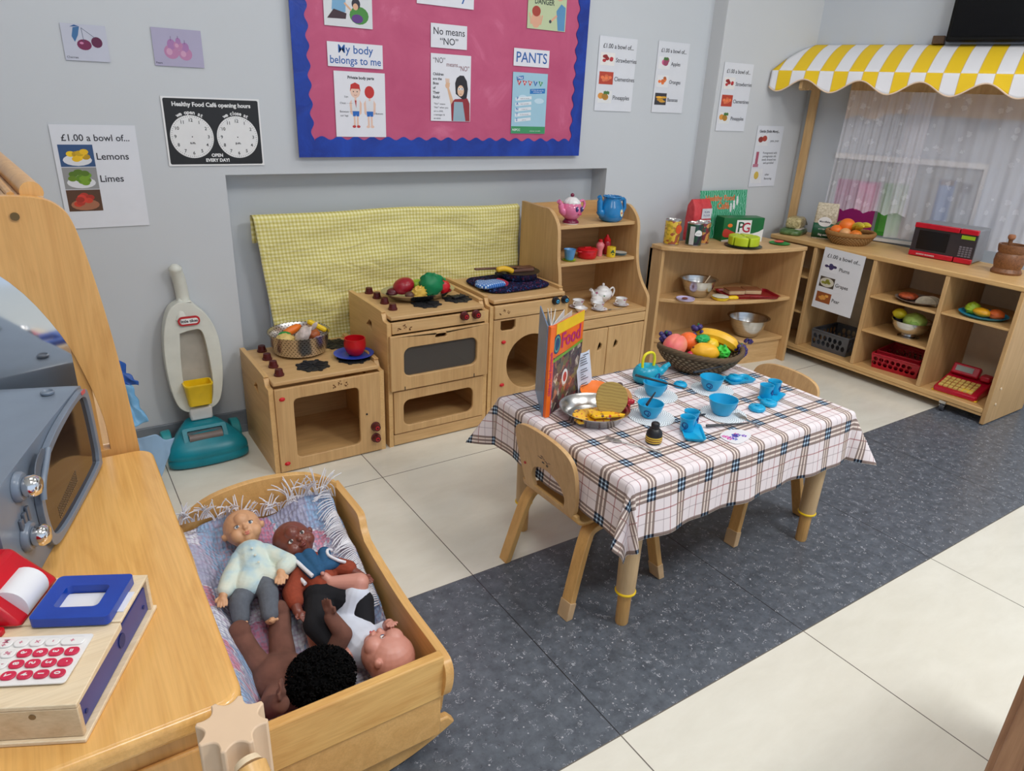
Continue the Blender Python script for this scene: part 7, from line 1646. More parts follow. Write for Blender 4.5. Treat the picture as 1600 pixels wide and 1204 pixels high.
hd = cm2([(-0.010,0.108),(-0.014,0.130),(0.002,0.152),(0.030,0.160),(0.040,0.150),(0.012,0.135)],5,True)
b = MB(); b.M = MWM; b.prism(hd,0.0105,0.0125); b.build('handle_recess', GRD, t, bevel=0.001)
b = MB(); pts = [MWM @ V((x,y,0.014)) for x,y in catmull_xy] if False else [MWM @ V((p.x,p.y,0.014)) for p in catmull([(0.048,0.152,0),(0.030,0.138,0),(0.006,0.120,0),(-0.006,0.098,0)],6)]
b.tube(pts,0.0045,10); b.build('door_handle', GRY, t, smooth=60)
CHR = NT('chrome_plastic',0.08,1.0); CHR.color((0.85,0.84,0.84,1))
for x, y in ((-0.040,0.140),(-0.049,0.068)):
    b = MB(); b.M = MWM @ M4.Translation((x,y,0.0005)); b.lathe([(0.0001,0),(0.021,0),(0.021,0.004),(0.018,0.008),(0.0001,0.008)],30); rg = b.build('knob_ring', GRY, t, smooth=50)
    b = MB(); b.M = MWM @ M4.Translation((x,y,0.008)); b.lathe([(0.012,0.0),(0.015,0.004),(0.015,0.014),(0.011,0.020),(0.0001,0.022)],30); b.build('chrome_knob', CHR.m, rg, smooth=60)
b = MB(); b.M = MWM
for k in range(3): b.box(-0.062+0.012*k,0.078+0.003*k,0.0005,-0.054+0.012*k,0.100+0.003*k,0.0045)
b.build('buttons', GRD, t, bevel=0.001)
b = MB(); b.M = MWM @ M4.Translation((0.246,0.1575,0.0102)) @ M4.Rotation(-0.12,4,'Z'); b.prism(rrect(-0.010,-0.0035,0.010,0.0035,0.003),0,0.0008); b.build('badge_sticker', pm('sticker_red2',(206,90,96),0.4), t)
for x, z in ((0.225,-0.035),(0.0,-0.04)):
    b = MB(); b.M = MWM @ M4.Translation((x,0.167,z)) @ M4.Rotation(-pi/2,4,'X'); b.lathe([(0.010,0),(0.0105,0.003),(0.0085,0.0045),(0.007,0.002),(0.0001,0.002)],24); b.build('peg_cup', GRY, t, smooth=50)
# wooden till
A0 = V((-0.056,0.692,ZV)); vv = V((0.45,0.893,0)).normalized(); uu = V((-vv.y,vv.x,0))
t = thing('wooden_till', 'pale beech toy cash register with blue drawer and red frame', 'toy cash register', A0)
TM = M4(((uu.x,vv.x,0,0),(uu.y,vv.y,0,0),(0,0,1,0),(0,0,0,1)))
L_, D_ = 0.30, 0.206
def tb_(name, m_, x0, y0, z0, x1, y1, z1, bevel=0.001, parent=t):
    b = MB(); b.M = TM; b.box(x0,y0,z0,x1,y1,z1); return b.build(name, m_, parent, bevel=bevel)
def wedge(name, m_, x0, x1, y0, y1, z0, za, zb_, bevel=0.001, parent=t):
    b = MB(); b.M = TM; b.add([(x0,y0,z0),(x1,y0,z0),(x1,y1,z0),(x0,y1,z0),(x0,y0,za),(x1,y0,za),(x1,y1,zb_),(x0,y1,zb_)],[(0,3,2,1),(4,5,6,7),(0,1,5,4),(1,2,6,5),(2,3,7,6),(3,0,4,7)]); return b.build(name, m_, parent, bevel=bevel)
H1, H2 = 0.050, 0.058
tb_('base_board', BEECH, -0.003,-0.004,0,L_,D_+0.003,0.005)
tb_('front_board', wood('beech_end',(222,196,160),(200,168,128),0.5,'x',1.2), 0.0,0.0,0.0055,L_,0.007,H1-0.006)
tb_('rear_board', BEECH, 0.0,D_-0.007,0.0055,L_,D_,H2-0.006)
wedge('sloping_top', BEECH, 0.0,L_,0.0,0.118,H1-0.0055,H1,H1+0.004)
tb_('rear_top', BEECH, 0.0,0.1185,H2-0.006,L_,D_,H2-0.002)
DRB = pm('drawer_blue',(64,72,140),0.4)
dr = tb_('drawer', DRB, 0.004,0.0075,0.006,0.20,D_-0.0075,H1-0.008)
b = MB(); b.M = TM @ M4.Translation((0.0035,0.118,0.027)) @ M4.Rotation(-pi/2,4,'Y'); b.prism(circ(0,0,0.009,20,0.0085),0,0.0008); b.build('finger_hole', pm('hole_navy',(20,44,110),0.5), dr)
for y in (0.020,0.186):
    b = MB(); b.M = TM @ M4.Translation((0.0035,y,0.020)) @ M4.Rotation(-pi/2,4,'Y'); b.prism(circ(0,0,0.0028,12),0,0.0008); b.build('screw_hole', pm('hole_navy',(20,44,110)), dr)
b = MB(); b.M = TM @ M4.Translation((0.045,-0.0002,0.036)) @ M4.Rotation(pi/2,4,'X'); b.lathe([(0.0035,0),(0.0035,0.0006),(0.0001,0.0006)],14); b.build('brass_screw', pm('brass',(140,120,90),0.4,0.5), t)
# keypad plate with keys
zt = lambda y: H1+0.004*(y/0.118)+0.0004
kp = MB(); kp.M = TM; kp.prism(rrect(0.022,0.026,0.190,0.100,0.004),H1+0.0035,H1+0.0048); kpo = kp.build('keypad_plate', WHITEC, t)
rows = [('w+',['+','-','x','÷','M+','MR']),('r',['=','3','6','9','%','√']),('r',['.','2','5','8',',','MC']),('r',['0','1','4','7','C','AC'])]
for r_, (_, ks) in enumerate(rows):
    y = 0.088-0.0165*r_
    x = 0.034
    for k, ch_ in enumerate(ks):
        wide = (r_ == 0 and k == 0)
        m_ = WHITEC if (r_ == 0 or (k >= 4 and r_ < 3)) else (YEL if k >= 4 else pm('key_red',(206,40,76),0.35))
        wx_ = 0.0125 if wide else 0.0075
        cx = x+(0.006 if wide else 0)
        b = MB(); b.M = TM @ M4.Translation((cx,y,H1+0.0049)); b.prism(rrect(-wx_,-0.0062,wx_,0.0062,0.0055),0,0.0022); ko = b.build('key', m_, kpo, bevel=0.0008)
        b = MB(); b.M = TM @ M4.Translation((cx,y,H1+0.0072)) @ M4.Rotation(-pi/2-0.0,4,'Z') @ M4.Diagonal((1,1,1,1)); b.text(ch_,0.0085,'CENTER',0.0001,0.0002); kids_ = b
        kids_.v = kids_.v; 
        lo_ = b.build('lettering', WHITEC if m_ is not WHITEC else pm('key_print',(200,120,140),0.5), kpo)
        x += (0.0165 if not wide else 0.0275)
# red and blue frames on top, and the paper roll
RF, BF = pm('frame_red',(196,10,30),0.3), pm('frame_blue',(16,66,168),0.25)
b = MB(); b.M = TM @ M4.Translation((0,0,H2-0.0015)); b.plate(rrect(0.010,0.112,0.098,0.192,0.006),[rrect(0.030,0.132,0.080,0.172,0.006)],0,0.012); b.build('blue_frame', BF, t, bevel=0.002)
b = MB(); b.M = TM @ M4.Translation((0,0,H2-0.0018)); b.box(0.003,0.134,0,0.088,0.170,0.0012); b.build('paper_slip', WHITEP, t)
b = MB(); b.M = TM
b.add([(0.106,0.112,H2-0.0015),(0.30,0.112,H2-0.0015),(0.30,0.205,H2-0.0015),(0.106,0.205,H2-0.0015),(0.150,0.118,H2+0.050),(0.30,0.118,H2+0.050),(0.30,0.200,H2+0.050),(0.150,0.200,H2+0.050)],[(0,3,2,1),(4,5,6,7),(0,1,5,4),(1,2,6,5),(2,3,7,6),(3,0,4,7)]); b.build('red_hood', RF, t, bevel=0.005)
b = MB(); b.M = TM; b.tube([(0.128,0.132,H2+0.012),(0.128,0.180,H2+0.012)],0.0225,26); b.build('paper_roll', WHITEP, t)
b = MB(); b.M = TM @ M4.Translation((0,0,H1+0.0035)); b.plate([(0.112,0.018),(0.300,0.018),(0.300,0.110),(0.112,0.110)] if False else [(0.200,0.010),(0.300,0.010),(0.300,0.110),(0.122,0.110),(0.122,0.101),(0.193,0.101)],[],0,0.008); b.build('red_frame', RF, t, bevel=0.002)
# fluted wooden barrier post and rod
t = thing('fluted_post', 'pale fluted wooden post at the near corner of the vanity dresser', 'post', (0.074,0.588,0))
out = []
for k in range(8):
    a = 2*pi*k/8+0.25
    for q in range(16):
        f_ = q/16; aa = a+2*pi/8*f_
        if f_ < 0.20: r_ = 0.0355
        else: r_ = 0.0355-0.0095*sin(pi*(f_-0.20)/0.80)**0.55
        out.append((r_*cos(aa),r_*sin(aa)))
b = MB(); b.prism(out,0.0,0.600); b.build('post', pm('pale_sycamore',(222,192,160),0.55,var=0.04), t, smooth=50, bevel=0.0015)
t = thing('barrier_rod', 'round yellow wooden rod slotted into the fluted post', 'rod', (0.078,0.540,0.583))
b = MB(); b.tube([(0,0.0,0),(0.010,-0.10,-0.05),(0.030,-0.30,-0.15)],[0.0165,0.0165,0.0165],24); b.build('rod', HONEYY if 'HONEYY' in globals() else HONEY, t, smooth=40)
b = MB(); b.tube([(-0.0001,0.0005,0),(-0.001,0.0075,0.002)],[0.0145,0.012],20); b.build('rod_end', BEECH, t)
# ---------------- cabinet corner at the lower right ----------------
t = thing('panelled_cabinet', 'brown wooden cabinet with raised moulding, cut by the lower right edge', 'cabinet', (1.30,0.0,0))
CB = wood('reddish_oak',(176,132,98),(150,106,76),0.5,'z',1.5)
b = MB(); b.box(-0.185,-0.40,0.0,0.25,0.243,0.62); b.build('body', CB, t, bevel=0.004)
b = MB(); b.box(-0.30+0.115,-0.40,0.62,0.25,0.25,0.64); b.build('top', CB, t, bevel=0.004)
b = MB(); b.M = M4(((0,0,-1,-0.185),(-1,0,0,0.243),(0,1,0,0),(0,0,0,1)))
b.plate([(0.012,0.02),(0.40,0.02),(0.40,0.60),(0.012,0.60)],[[(0.045,0.06),(0.36,0.06),(0.36,0.33),(0.33,0.36),(0.075,0.36),(0.045,0.33)],[(0.045,0.40),(0.36,0.40),(0.36,0.56),(0.045,0.56)]],0,0.012); b.build('door_frame', CB, t, bevel=0.003)
b = MB(); b.M = M4(((0,0,-1,-0.185),(-1,0,0,0.243),(0,1,0,0),(0,0,0,1))); b.box(0.062,0.08,0,0.345,0.32,0.006); b.build('raised_panel', CB, t, bevel=0.004)
# ---------------- blanket in the cradle ----------------
def lerp_tab(tab, q):
    if q <= tab[0][0]: return tab[0][1]
    for (a, x), (b_, y) in zip(tab, tab[1:]):
        if q <= b_: s_ = (q-a)/(b_-a); s_ = s_*s_*(3-2*s_); return x+(y-x)*s_
    return tab[-1][1]
YT = [(0.92,0.105),(1.0,0.125),(1.1,0.160),(1.2,0.200),(1.3,0.235),(1.38,0.260),(1.42,0.290),(1.44,0.32)]
def SB(x, y):
    z = lerp_tab(YT, y)
    z += 0.010*noise.noise(V((x*9,y*9,2)))
    w_ = max(0, (0.205-x)/0.07); w_ = min(1, w_); w_ = w_*w_*(3-2*w_)
    edge = (0.275 if y > 1.30 else 0.268)+0.02*noise.noise(V((y*8,0,5)))+0.05*max(0,min(1,(y-1.28)/0.12))
    z = z*(1-w_)+max(z, edge)*w_
    if x > 0.44: z += (x-0.44)*0.9*max(0,min(1,(y-1.05)/0.1))
    return z
bm_ = NT('crochet_blanket', 0.95, 0, 0.05); uv = bm_.node('ShaderNodeTexCoord').outputs['UV']
n1 = bm_.noise(uv, 7.5, 2, 0.5, 0.4); wrp = bm_.node('ShaderNodeTexNoise', {'Vector': uv, 'Scale': 60.0, 'Detail': 2.0}).outputs['Color']; uvw = bm_.mix(0.030, uv, wrp, 'ADD'); patch = bm_.node('ShaderNodeTexVoronoi', {'Vector': uvw, 'Scale': 13.0, 'Randomness': 0.7}, feature='SMOOTH_F1'); patch.inputs['Smoothness'].default_value = 0.25; pcl = bm_.node('ShaderNodeSeparateColor', {0: patch.outputs['Color']}).outputs[0]
basec = bm_.ramp(pcl, [(0.0,col((222,150,170))),(0.20,col((226,228,238))),(0.38,col((178,180,204))),(0.55,col((160,190,224))),(0.72,col((208,206,216))),(0.86,col((214,140,168)))], 'CONSTANT')
wv = bm_.node('ShaderNodeTexVoronoi', {'Vector': uv, 'Scale': 130.0, 'Randomness': 0.5}); stitch = wv.outputs['Distance']
c2 = bm_.mix(bm_.ramp(stitch,[(0.38,(0,0,0,1)),(0.70,(0.8,0.8,0.8,1))]), basec, bm_.ramp(n1,[(0.35,col((160,162,192))),(0.65,col((206,176,198)))]))
bm_.color(c2); bm_.bump(stitch, 1.0, 0.006)
t = thing('crochet_blanket', 'pink, blue and white fringed crochet blanket lining the doll cradle', 'blanket', (0.30,1.18,0.20)); LB = V((-0.30,-1.18,-0.20))
def bfn(a, c):
    y = 0.925+c*0.507
    s = -0.09+a*0.425      # distance over the left side, then across
    if s < 0: x = 0.130-0.008*min(1,-s/0.02)+0.003*sin(y*40); x = max(x,0.1065+0.004*sin(y*31)); z = SB(0.13,y)-max(0,-s-0.004)
    else: x = 0.130+s; z = SB(x,y)
    xr = 0.462 if y > 1.1 else 0.458
    x = min(x, xr); 
    if y > 1.37: z += 0.015*sin(x*35)*(y-1.37)/0.06
    return V((x,min(y,1.432),z+0.004*noise.noise(V((x*40,y*40,0)))))+LB
b = MB(); b.grid(90,110,bfn,lambda a,c: (a*0.425,c*0.507)); b.build('blanket_cloth', bm_.m, t, smooth=180, fix=False, solid=0.004)
wy = pm('white_yarn',(232,232,238),0.9)
b = MB(); rr = random.Random(21)
def strand(p, d, L, droop, r=0.0016):
    pts = []; q = V(p); d = V(d).normalized()
    for i in range(6):
        pts.append(q.copy()); q = q+d*L/5; d = (d+V((rr.uniform(-.10,.10),rr.uniform(-.10,.10),-droop*0.35+rr.uniform(-.05,.05)))).normalized()
    b.tube(pts, [r]*5+[r*0.7], 5)
for k in range(120):
    x = 0.125+0.345*k/119+rr.uniform(-.003,.003); cl = 0.55*sin(k*0.42)+0.15*sin(k*1.9)
    z0 = 0.325+0.012*sin(x*35) if x > 0.2 else 0.345
    strand(V((x,1.422,z0-0.01))+LB, (cl*0.7,-0.15+0.25*sin(k*0.31),1.0), rr.uniform(0.035,0.055)+(0.02 if x > 0.36 else 0), 0.35+rr.random()*0.7, 0.0013)
for k in range(85):
    y = 1.425-0.29*k/84; z0 = SB(0.46,y)+0.012
    strand(V((0.458,y,z0))+LB, (-1.0,-0.35+0.3*sin(k*0.33)+rr.uniform(-.08,.08),0.25+0.2*sin(k*0.5)), rr.uniform(0.038,0.050), 0.5+rr.random()*0.3, 0.0014)
tag(b.build('fringe', wy, t, smooth=60), kind='stuff')
# dark blue and pale cloths squeezed between dresser and cradle
crumple('blue_knit_cloth', 'dark blue knitted cloth squeezed between the dresser and the cradle', 'cloth', [(0.108,1.10,0.28),(0.126,1.10,0.24),(0.122,1.44,0.36),(0.106,1.44,0.41)], pm('blue_knit',(52,84,140),0.9,var=0.3,sc=220,bump=0.9), 3.0, 0.002, 0.002)
crumple('pale_cloth', 'pale blue-white cloth bunched behind the near dresser corner', 'cloth', [(0.03,1.50,0.25),(0.12,1.50,0.23),(0.115,1.56,0.34),(0.02,1.56,0.37)], pm('pale_green_cloth',(190,200,180),0.8), 6.0, 0.008, 0.002)
# ---------------- dolls ----------------
def frame(crown, fwd):
    u = V(crown).normalized(); f = V(fwd); f = (f-u*f.dot(u)).normalized(); s = f.cross(u)   # s: doll's left to viewer... right-handed side axis
    return s, f, u
def headprims(c, crown, fwd, r):
    s, f, u = frame(crown, fwd); c = V(c); P = lambda a, b_, d: c+s*a*r+f*b_*r+u*d*r
    pr = [('e',P(0,-0.10,0.12),(r*0.98,)*3),('e',P(0,0.12,-0.22),(r*0.82,)*3)]
    for q in (-1,1):
        pr += [('e',P(q*0.42,0.50,-0.38),(r*0.40,)*3),('e',P(q*0.98,-0.05,-0.10),(r*0.16,r*0.16,r*0.20)),('e',P(q*1.04,-0.02,-0.02),(r*0.11,)*3)]
    pr += [('e',P(0,0.62,-0.62),(r*0.27,)*3),('e',P(0,0.62,0.32),(r*0.42,)*3),('e',P(0,0.98,-0.20),(r*0.13,)*3),('c',P(0,0.84,0.06),P(0,0.96,-0.18),r*0.08,r*0.11)]
    for q in (-1,1): pr += [('c',P(q*0.16,0.93,-0.47),P(0,0.97,-0.45),r*0.06,r*0.075)]
    pr += [('c',P(-0.10,0.90,-0.55),P(0.10,0.90,-0.55),r*0.07,r*0.07)]
    return pr
def faceparts(parent, c, crown, fwd, r, eye, lip, lid=None):
    s, f, u = frame(crown, fwd); c = V(c); P = lambda a, b_, d: c+s*a*r+f*b_*r+u*d*r
    Mx = lambda p: M4(((s.x,f.x,u.x,p.x),(s.y,f.y,u.y,p.y),(s.z,f.z,u.z,p.z),(0,0,0,1)))
    for q in (-1,1):
        b = MB(); b.M = Mx(P(q*0.34,0.80,0.00)); b.ell((0,0,0),(r*0.15,r*0.09,r*0.10),16,10); e = b.build('eye', WHITEC, parent, smooth=60)
        b = MB(); b.M = Mx(P(q*0.34,0.87,0.00)); b.ell((0,0,0),(r*0.075,r*0.035,r*0.08),14,8); b.build('iris', eye, e, smooth=60)
        b = MB(); b.tube([P(q*0.34+a*0.16,0.86-0.05*abs(a),0.10-0.05*a*a) for a in (-1,-.5,0,.5,1)], r*0.028, 6); b.build('eyelid', lid or lip, e, smooth=60)
    b = MB(); b.tube([P(-0.15,0.955,-0.49),P(-0.05,1.0,-0.455),P(0,0.99,-0.47),P(0.05,1.0,-0.455),P(0.15,0.955,-0.49)],[r*0.02,r*0.045,r*0.04,r*0.045,r*0.02],8); b.tube([P(-0.12,0.94,-0.55),P(0,0.985,-0.575),P(0.12,0.94,-0.55)],[r*0.02,r*0.055,r*0.02],8); b.build('lips', lip, parent, smooth=60)
    b = MB(); b.M = Mx(P(0,0.955,-0.515)); b.ell((0,0,0),(r*0.07,r*0.03,r*0.03),10,6); b.build('mouth_opening', pm('mouth_dark',(90,30,34),0.5), parent)
def handprims(w_, d, nrm, sz, curl=0.5, side=1):
    d = V(d).normalized(); n_ = V(nrm); n_ = (n_-d*n_.dot(d)).normalized(); s = d.cross(n_)*side; w_ = V(w_)
    pr = [('c',w_,w_+d*sz*0.42,sz*0.17,sz*0.21),('c',w_+d*sz*0.25+s*sz*0.12,w_+d*sz*0.48+s*sz*0.16,sz*0.12,sz*0.13),('c',w_+d*sz*0.25-s*sz*0.12,w_+d*sz*0.48-s*sz*0.16,sz*0.12,sz*0.13)]
    for k, (o_, L) in enumerate(((-0.24,0.34),(-0.08,0.42),(0.09,0.44),(0.25,0.38))):
        p = w_+d*sz*0.52+s*sz*o_; q = p+(d+s*o_*0.5-n_*curl*0.4).normalized()*sz*L*0.55; e = q+(d-n_*curl*1.1).normalized()*sz*L*0.5
        pr += [('c',p,q,sz*0.085,sz*0.078),('c',q,e,sz*0.078,sz*0.062)]
    p = w_+d*sz*0.20+s*sz*0.22; q = p+(d*0.6+s*0.9).normalized()*sz*0.26; pr += [('c',p,q,sz*0.095,sz*0.08),('c',q,q+(d-n_*0.3).normalized()*sz*0.20,sz*0.08,sz*0.065)]
    return pr
def footprims(a, d, upv, sz):
    d = V(d).normalized(); u = V(upv); u = (u-d*u.dot(d)).normalized(); s = d.cross(u); a = V(a)
    pr = [('c',a,a+d*sz*0.55,sz*0.26,sz*0.24),('e',a-d*sz*0.12,(sz*0.26,)*3)]
    for k, (o_, r_) in enumerate(((-0.26,0.13),(-0.10,0.105),(0.04,0.095),(0.16,0.085),(0.27,0.075))): pr.append(('e',a+d*sz*(0.80-0.05*k)+s*sz*o_+u*sz*0.05,(sz*r_,)*3))
    return pr
# --- pale doll in mint jacket
SK1 = pm('doll_peach_skin',(212,162,122),0.42,var=0.05)
t = thing('baby_doll', 'bald peach-skinned baby doll in mint jacket and grey trousers', 'doll', (0.245,1.28,0.26)); L = -V((0.245,1.28,0.26))
T = lambda p: V(p)+L
hc = (0.250,1.378,0.312); cr_ = (-0.10,0.74,0.66); fw_ = (-0.04,-0.68,0.73); hr = 0.040
sh = {'rs': (0.214,1.300,0.288),'re': (0.190,1.250,0.284),'rw': (0.172,1.222,0.278),'ls': (0.288,1.298,0.288),'le': (0.306,1.248,0.286),'lw': (0.284,1.222,0.288)}
legs = [((0.220,1.238,0.262),(0.196,1.205,0.262),(0.190,1.178,0.236)),((0.252,1.236,0.262),(0.250,1.196,0.266),(0.240,1.156,0.238))]
pr = [(p[0],T(p[1]))+tuple(p[2:]) if p[0] == 'e' else (p[0],T(p[1]),T(p[2]))+tuple(p[3:]) for p in headprims(hc,cr_,fw_,hr)
  +[('c',(0.249,1.345,0.298),(0.248,1.315,0.286),0.015,0.017),('c',(0.247,1.305,0.280),(0.240,1.250,0.266),0.032,0.030),('c',sh['rs'],sh['re'],0.013,0.011),('c',sh['re'],sh['rw'],0.011,0.009),('c',sh['ls'],sh['le'],0.013,0.011),('c',sh['le'],sh['lw'],0.011,0.009)]
  +[('c',a,b_,0.018,0.014) for a,b_,_ in legs]+[('c',b_,c_,0.014,0.011) for _,b_,c_ in legs]
  +handprims(sh['rw'],(-0.3,-0.9,-0.15),(0,0,1),0.030,0.4,1)+handprims(sh['lw'],(-0.35,-0.9,-0.05),(0,-0.2,1),0.032,0.5,-1)
  +footprims(legs[0][2],(0.05,-0.75,0.35),(0,0.4,0.9),0.024)+footprims(legs[1][2],(0.1,-0.8,0.35),(0,0.4,0.9),0.026)]
blob('body', pr, SK1, t, 0.0016, 3)
faceparts(t, T(hc), cr_, fw_, hr, pm('iris_grey',(70,84,100),0.2), pm('lip_peach',(206,110,96),0.4), pm('lash_brown',(120,84,60),0.6))
mt = NT('mint_knit', 0.85, 0, 0.1); nz = mt.noise(mt.coord(), 22, 2); mt.color(mt.ramp(nz,[(0.35,col((176,206,218))),(0.5,col((210,224,216))),(0.7,col((224,228,212)))])); mt.bump(mt.noise(mt.coord('Object',(1,1,3)),90,2),0.3,0.003)
def tp(lst): return [(p[0],T(p[1]))+tuple(p[2:]) if p[0] == 'e' else (p[0],T(p[1]),T(p[2]))+tuple(p[3:]) for p in lst]
blob('jacket', tp([('c',(0.248,1.308,0.284),(0.242,1.268,0.276),0.037,0.037),('c',(0.242,1.268,0.274),(0.222,1.240,0.270),0.035,0.031),('c',(0.243,1.268,0.274),(0.268,1.242,0.270),0.034,0.024),('c',(0.225,1.305,0.288),sh['re'],0.021,0.019),('c',sh['re'],(0.178,1.232,0.280),0.019,0.016),('c',(0.275,1.303,0.288),sh['le'],0.021,0.020),('c',sh['le'],(0.294,1.234,0.288),0.020,0.017)]), mt.m, t, 0.0018, 3)
gt = pm('grey_jersey',(96,102,112),0.9,bump=0.3,sc=120)
blob('trousers', tp([('c',(0.230,1.246,0.262),(0.246,1.244,0.262),0.029,0.028)]+[('c',a,b_,0.024,0.020) for a,b_,_ in legs]+[('c',b_,V(b_).lerp(V(c_),0.80),0.020,0.017) for _,b_,c_ in legs]), gt, t, 0.0018, 3)
b = MB(); b.M = M4.Translation(L)
for k in range(3): b.ell((0.246+0.001*k,1.285-0.020*k,0.3215-0.0045*k),(0.0028,0.0028,0.0016),10,6)
b.build('buttons', pm('button_white',(226,226,210),0.4), t)
# --- brown doll in waistcoat
SK2 = pm('doll_brown_skin',(122,66,54),0.3,var=0.05)
t = thing('baby_doll', 'brown-skinned baby doll in rust sleeves, blue bib and black trousers', 'doll', (0.35,1.23,0.25)); L = -V((0.35,1.23,0.25))
hc = (0.339,1.315,0.288); cr_ = (-0.42,0.66,0.62); fw_ = (0.0,-0.66,0.74); hr = 0.042
sh = {'rs': (0.322,1.238,0.262),'re': (0.296,1.195,0.252),'rw': (0.292,1.150,0.240),'ls': (0.392,1.232,0.262),'le': (0.418,1.205,0.258),'lw': (0.436,1.178,0.250)}
legs = [((0.340,1.165,0.232),(0.318,1.115,0.222),(0.338,1.068,0.190)),((0.378,1.165,0.232),(0.415,1.128,0.226),(0.405,1.085,0.190))]
blob('body', tp(headprims(hc,cr_,fw_,hr)+[('c',(0.350,1.288,0.278),(0.354,1.255,0.264),0.016,0.017),('c',(0.355,1.238,0.256),(0.358,1.175,0.236),0.033,0.031),('c',sh['rs'],sh['re'],0.014,0.012),('c',sh['re'],sh['rw'],0.012,0.010),('c',sh['ls'],sh['le'],0.014,0.012),('c',sh['le'],sh['lw'],0.012,0.010)]
  +[('c',a,b_,0.019,0.015) for a,b_,_ in legs]+[('c',b_,c_,0.015,0.011) for _,b_,c_ in legs]+handprims(sh['rw'],(0.35,-0.85,-0.1),(0,0,1),0.030,0.5,1)+handprims(sh['lw'],(0.5,-0.8,-0.1),(0,0,1),0.030,0.4,-1)), SK2, t, 0.0016, 3)
faceparts(t, T(hc), cr_, fw_, hr, pm('iris_brown',(50,34,30),0.2), pm('lip_brown',(120,50,46),0.35), pm('lash_dark',(70,36,30),0.6))
rs_ = pm('rust_knit',(146,62,38),0.85,bump=0.3,sc=140)
blob('jumper', tp([('c',(0.355,1.242,0.258),(0.358,1.195,0.245),0.036,0.035),('c',(0.333,1.240,0.262),sh['re'],0.022,0.020),('c',sh['re'],V(sh['re']).lerp(V(sh['rw']),0.45),0.020,0.018),('c',(0.380,1.236,0.262),sh['le'],0.022,0.019)]), rs_, t, 0.0018, 3)
bb_ = pm('bib_blue',(32,84,124),0.8,bump=0.3,sc=160)
blob('bib', tp([('c',(0.330,1.252,0.286),(0.342,1.200,0.278),0.013,0.012),('c',(0.350,1.248,0.290),(0.354,1.200,0.280),0.015,0.013),('c',(0.382,1.245,0.286),(0.370,1.212,0.280),0.014,0.013),('c',(0.395,1.215,0.276),(0.372,1.208,0.280),0.012,0.012)]), bb_, t, 0.0018, 3)
b = MB(); b.M = M4.Translation(L)
for pts in ([(0.316,1.258,0.288),(0.322,1.235,0.291),(0.328,1.210,0.289),(0.337,1.186,0.283)],[(0.400,1.250,0.284),(0.388,1.240,0.294),(0.384,1.222,0.294),(0.398,1.204,0.288),(0.412,1.204,0.278)],[(0.318,1.205,0.270),(0.322,1.188,0.268)]):
    b = MB(); b.M = M4.Translation(L); b.tube(catmull(pts,5),0.0042,8,flat=0.8); b.build('bib_trim', wy, t, smooth=60)
blob('trousers', tp([('c',(0.345,1.175,0.236),(0.375,1.172,0.236),0.033,0.032)]+[('c',a,b_,0.030,0.027) for a,b_,_ in legs]+[('c',b_,V(b_).lerp(V(c_),0.8),0.027,0.022) for _,b_,c_ in legs]), pm('black_jersey',(14,15,22),0.9), t, 0.002, 3)
# --- pink doll in white bodysuit
SK3 = pm('doll_pink_skin',(208,146,130),0.38,var=0.05)
t = thing('baby_doll', 'bald pink-skinned baby doll in white bodysuit by the foot rail', 'doll', (0.39,1.08,0.17)); L = -V((0.39,1.08,0.17))
hc = (0.412,0.990,0.198); cr_ = (0.80,-0.55,0.22); fw_ = (-0.10,0.62,0.70); hr = 0.0485
legs = [((0.392,1.128,0.196),(0.420,1.146,0.262),(0.372,1.172,0.262)),((0.360,1.118,0.186),(0.318,1.138,0.214),(0.312,1.110,0.170))]
blob('body', tp(headprims(hc,cr_,fw_,hr)+[('c',(0.398,1.020,0.190),(0.392,1.050,0.182),0.020,0.022),('c',(0.390,1.062,0.180),(0.378,1.118,0.182),0.036,0.034),('c',(0.418,1.062,0.190),(0.440,1.050,0.212),0.015,0.013),('c',(0.440,1.050,0.212),(0.434,1.030,0.236),0.013,0.010),('c',(0.362,1.060,0.190),(0.345,1.030,0.185),0.014,0.012)]
  +[('c',legs[0][0],legs[0][1],0.026,0.020),('c',legs[0][1],legs[0][2],0.020,0.014),('c',legs[1][0],legs[1][1],0.025,0.020),('c',legs[1][1],legs[1][2],0.019,0.014)]
  +handprims((0.434,1.030,0.236),(-0.1,-0.6,0.5),(0,0,1),0.030,0.6,-1)+footprims(legs[0][2],(-0.45,0.45,0.55),(0.5,0.2,0.6),0.036)), SK3, t, 0.0017, 3)
faceparts(t, T(hc), cr_, fw_, hr, pm('iris_blue',(70,90,120),0.2), pm('lip_pink2',(206,96,100),0.35), pm('lash_brown2',(150,90,70),0.6))
blob('bodysuit', tp([('c',(0.390,1.055,0.182),(0.380,1.110,0.184),0.042,0.040),('c',legs[0][0],V(legs[0][0]).lerp(V(legs[0][1]),0.62),0.033,0.029),('c',legs[1][0],V(legs[1][0]).lerp(V(legs[1][1]),0.62),0.032,0.028),('c',(0.415,1.060,0.190),(0.432,1.052,0.204),0.020,0.018)]), pm('white_jersey',(216,222,236),0.85), t, 0.002, 3)
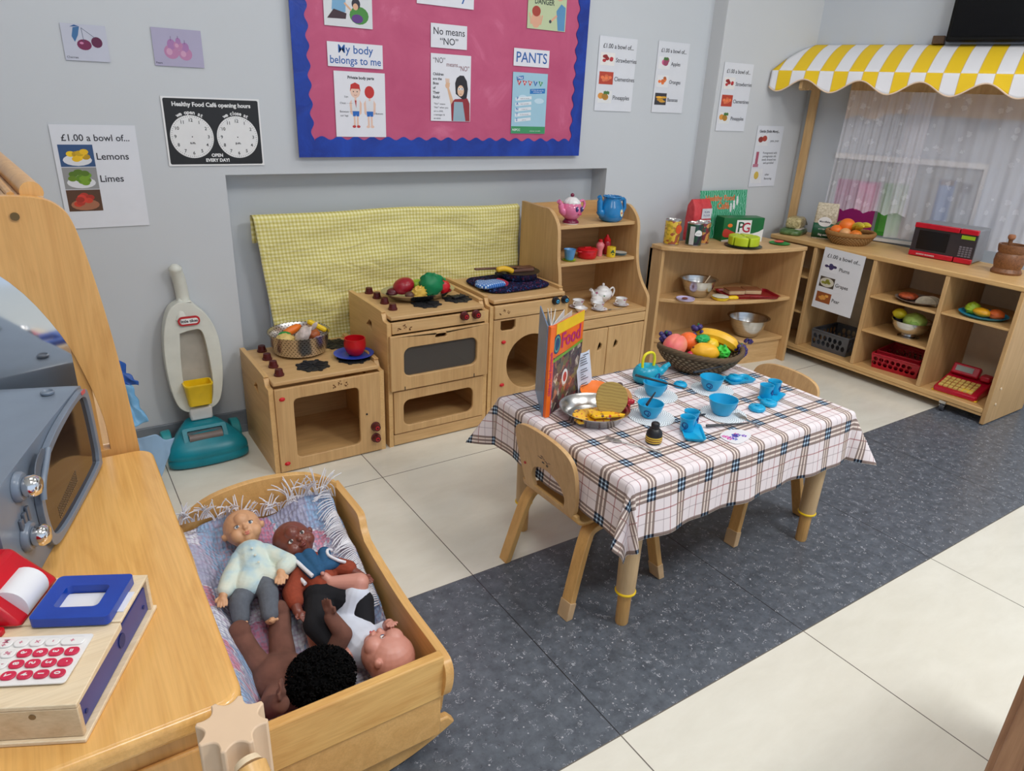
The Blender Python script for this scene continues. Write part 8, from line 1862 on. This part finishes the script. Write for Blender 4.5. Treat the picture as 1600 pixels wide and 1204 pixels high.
# --- brown cloth doll with black mop hair, lying face down
t = thing('rag_doll', 'brown velvet rag doll with curly black mop hair, lying face down', 'doll', (0.24,1.07,0.16)); L = -V((0.24,1.07,0.16))
VB = pm('brown_velvet',(112,74,62),0.95,var=0.22,sc=30,bump=0.5)
limbs = [((0.205,1.090,0.176),(0.190,1.125,0.200),(0.182,1.150,0.222)),((0.246,1.110,0.186),(0.252,1.140,0.210),(0.262,1.168,0.224))]
blob('body', tp([('e',(0.228,1.070,0.168),(0.055,0.054,0.044)),('e',(0.246,1.042,0.166),(0.050,0.046,0.042)),('e',(0.290,1.015,0.168),(0.048,0.046,0.044))]
  +[('c',a,b_,0.025,0.022) for a,b_,_ in limbs]+[('c',b_,c_,0.022,0.021) for _,b_,c_ in limbs]+[('e',V(l_[2])+V((0,0.006,0.010)),(0.021,0.020,0.024)) for l_ in limbs]
  +[('c',(0.320,1.060,0.176),(0.352,1.062,0.222),0.021,0.018),('c',(0.352,1.062,0.222),(0.338,1.085,0.252),0.018,0.014)]+handprims((0.338,1.085,0.252),(-0.15,0.35,0.9),(-0.6,-0.3,0),0.040,0.2,1)
  +[('c',(0.212,1.030,0.176),(0.190,0.990,0.190),0.023,0.021),('c',(0.190,0.990,0.190),(0.200,0.962,0.216),0.020,0.017)]+handprims((0.200,0.962,0.220),(0.30,0.25,0.9),(0.7,-0.3,0),0.042,0.4,-1)), VB, t, 0.0022, 3)
b = MB(); rr = random.Random(4); hc = V((0.288,1.010,0.190))+L
b.ell(tuple(hc),(0.052,0.048,0.040),24,14,bumpy(9,0.12))
for k in range(900):
    u_ = rr.uniform(-0.55,1); a = rr.uniform(0,2*pi); q = math.sqrt(1-u_*u_); n_ = V((q*cos(a),q*sin(a),u_)); p = hc+V((n_.x*0.052,n_.y*0.048,n_.z*0.040)); tn = n_.orthogonal().normalized(); tn = M4.Rotation(rr.uniform(0,6.28),3,n_) @ tn; bt = n_.cross(tn)
    pts = [p+n_*(0.0135*j/5)+(tn*cos(j*1.5+k)+bt*sin(j*1.5+k))*0.0032 for j in range(6)]
    b.tube(pts,0.0017,4)
tag(b.build('hair', pm('black_wool',(12,12,13),0.9,spec=0.1), t, smooth=60), kind='stuff')
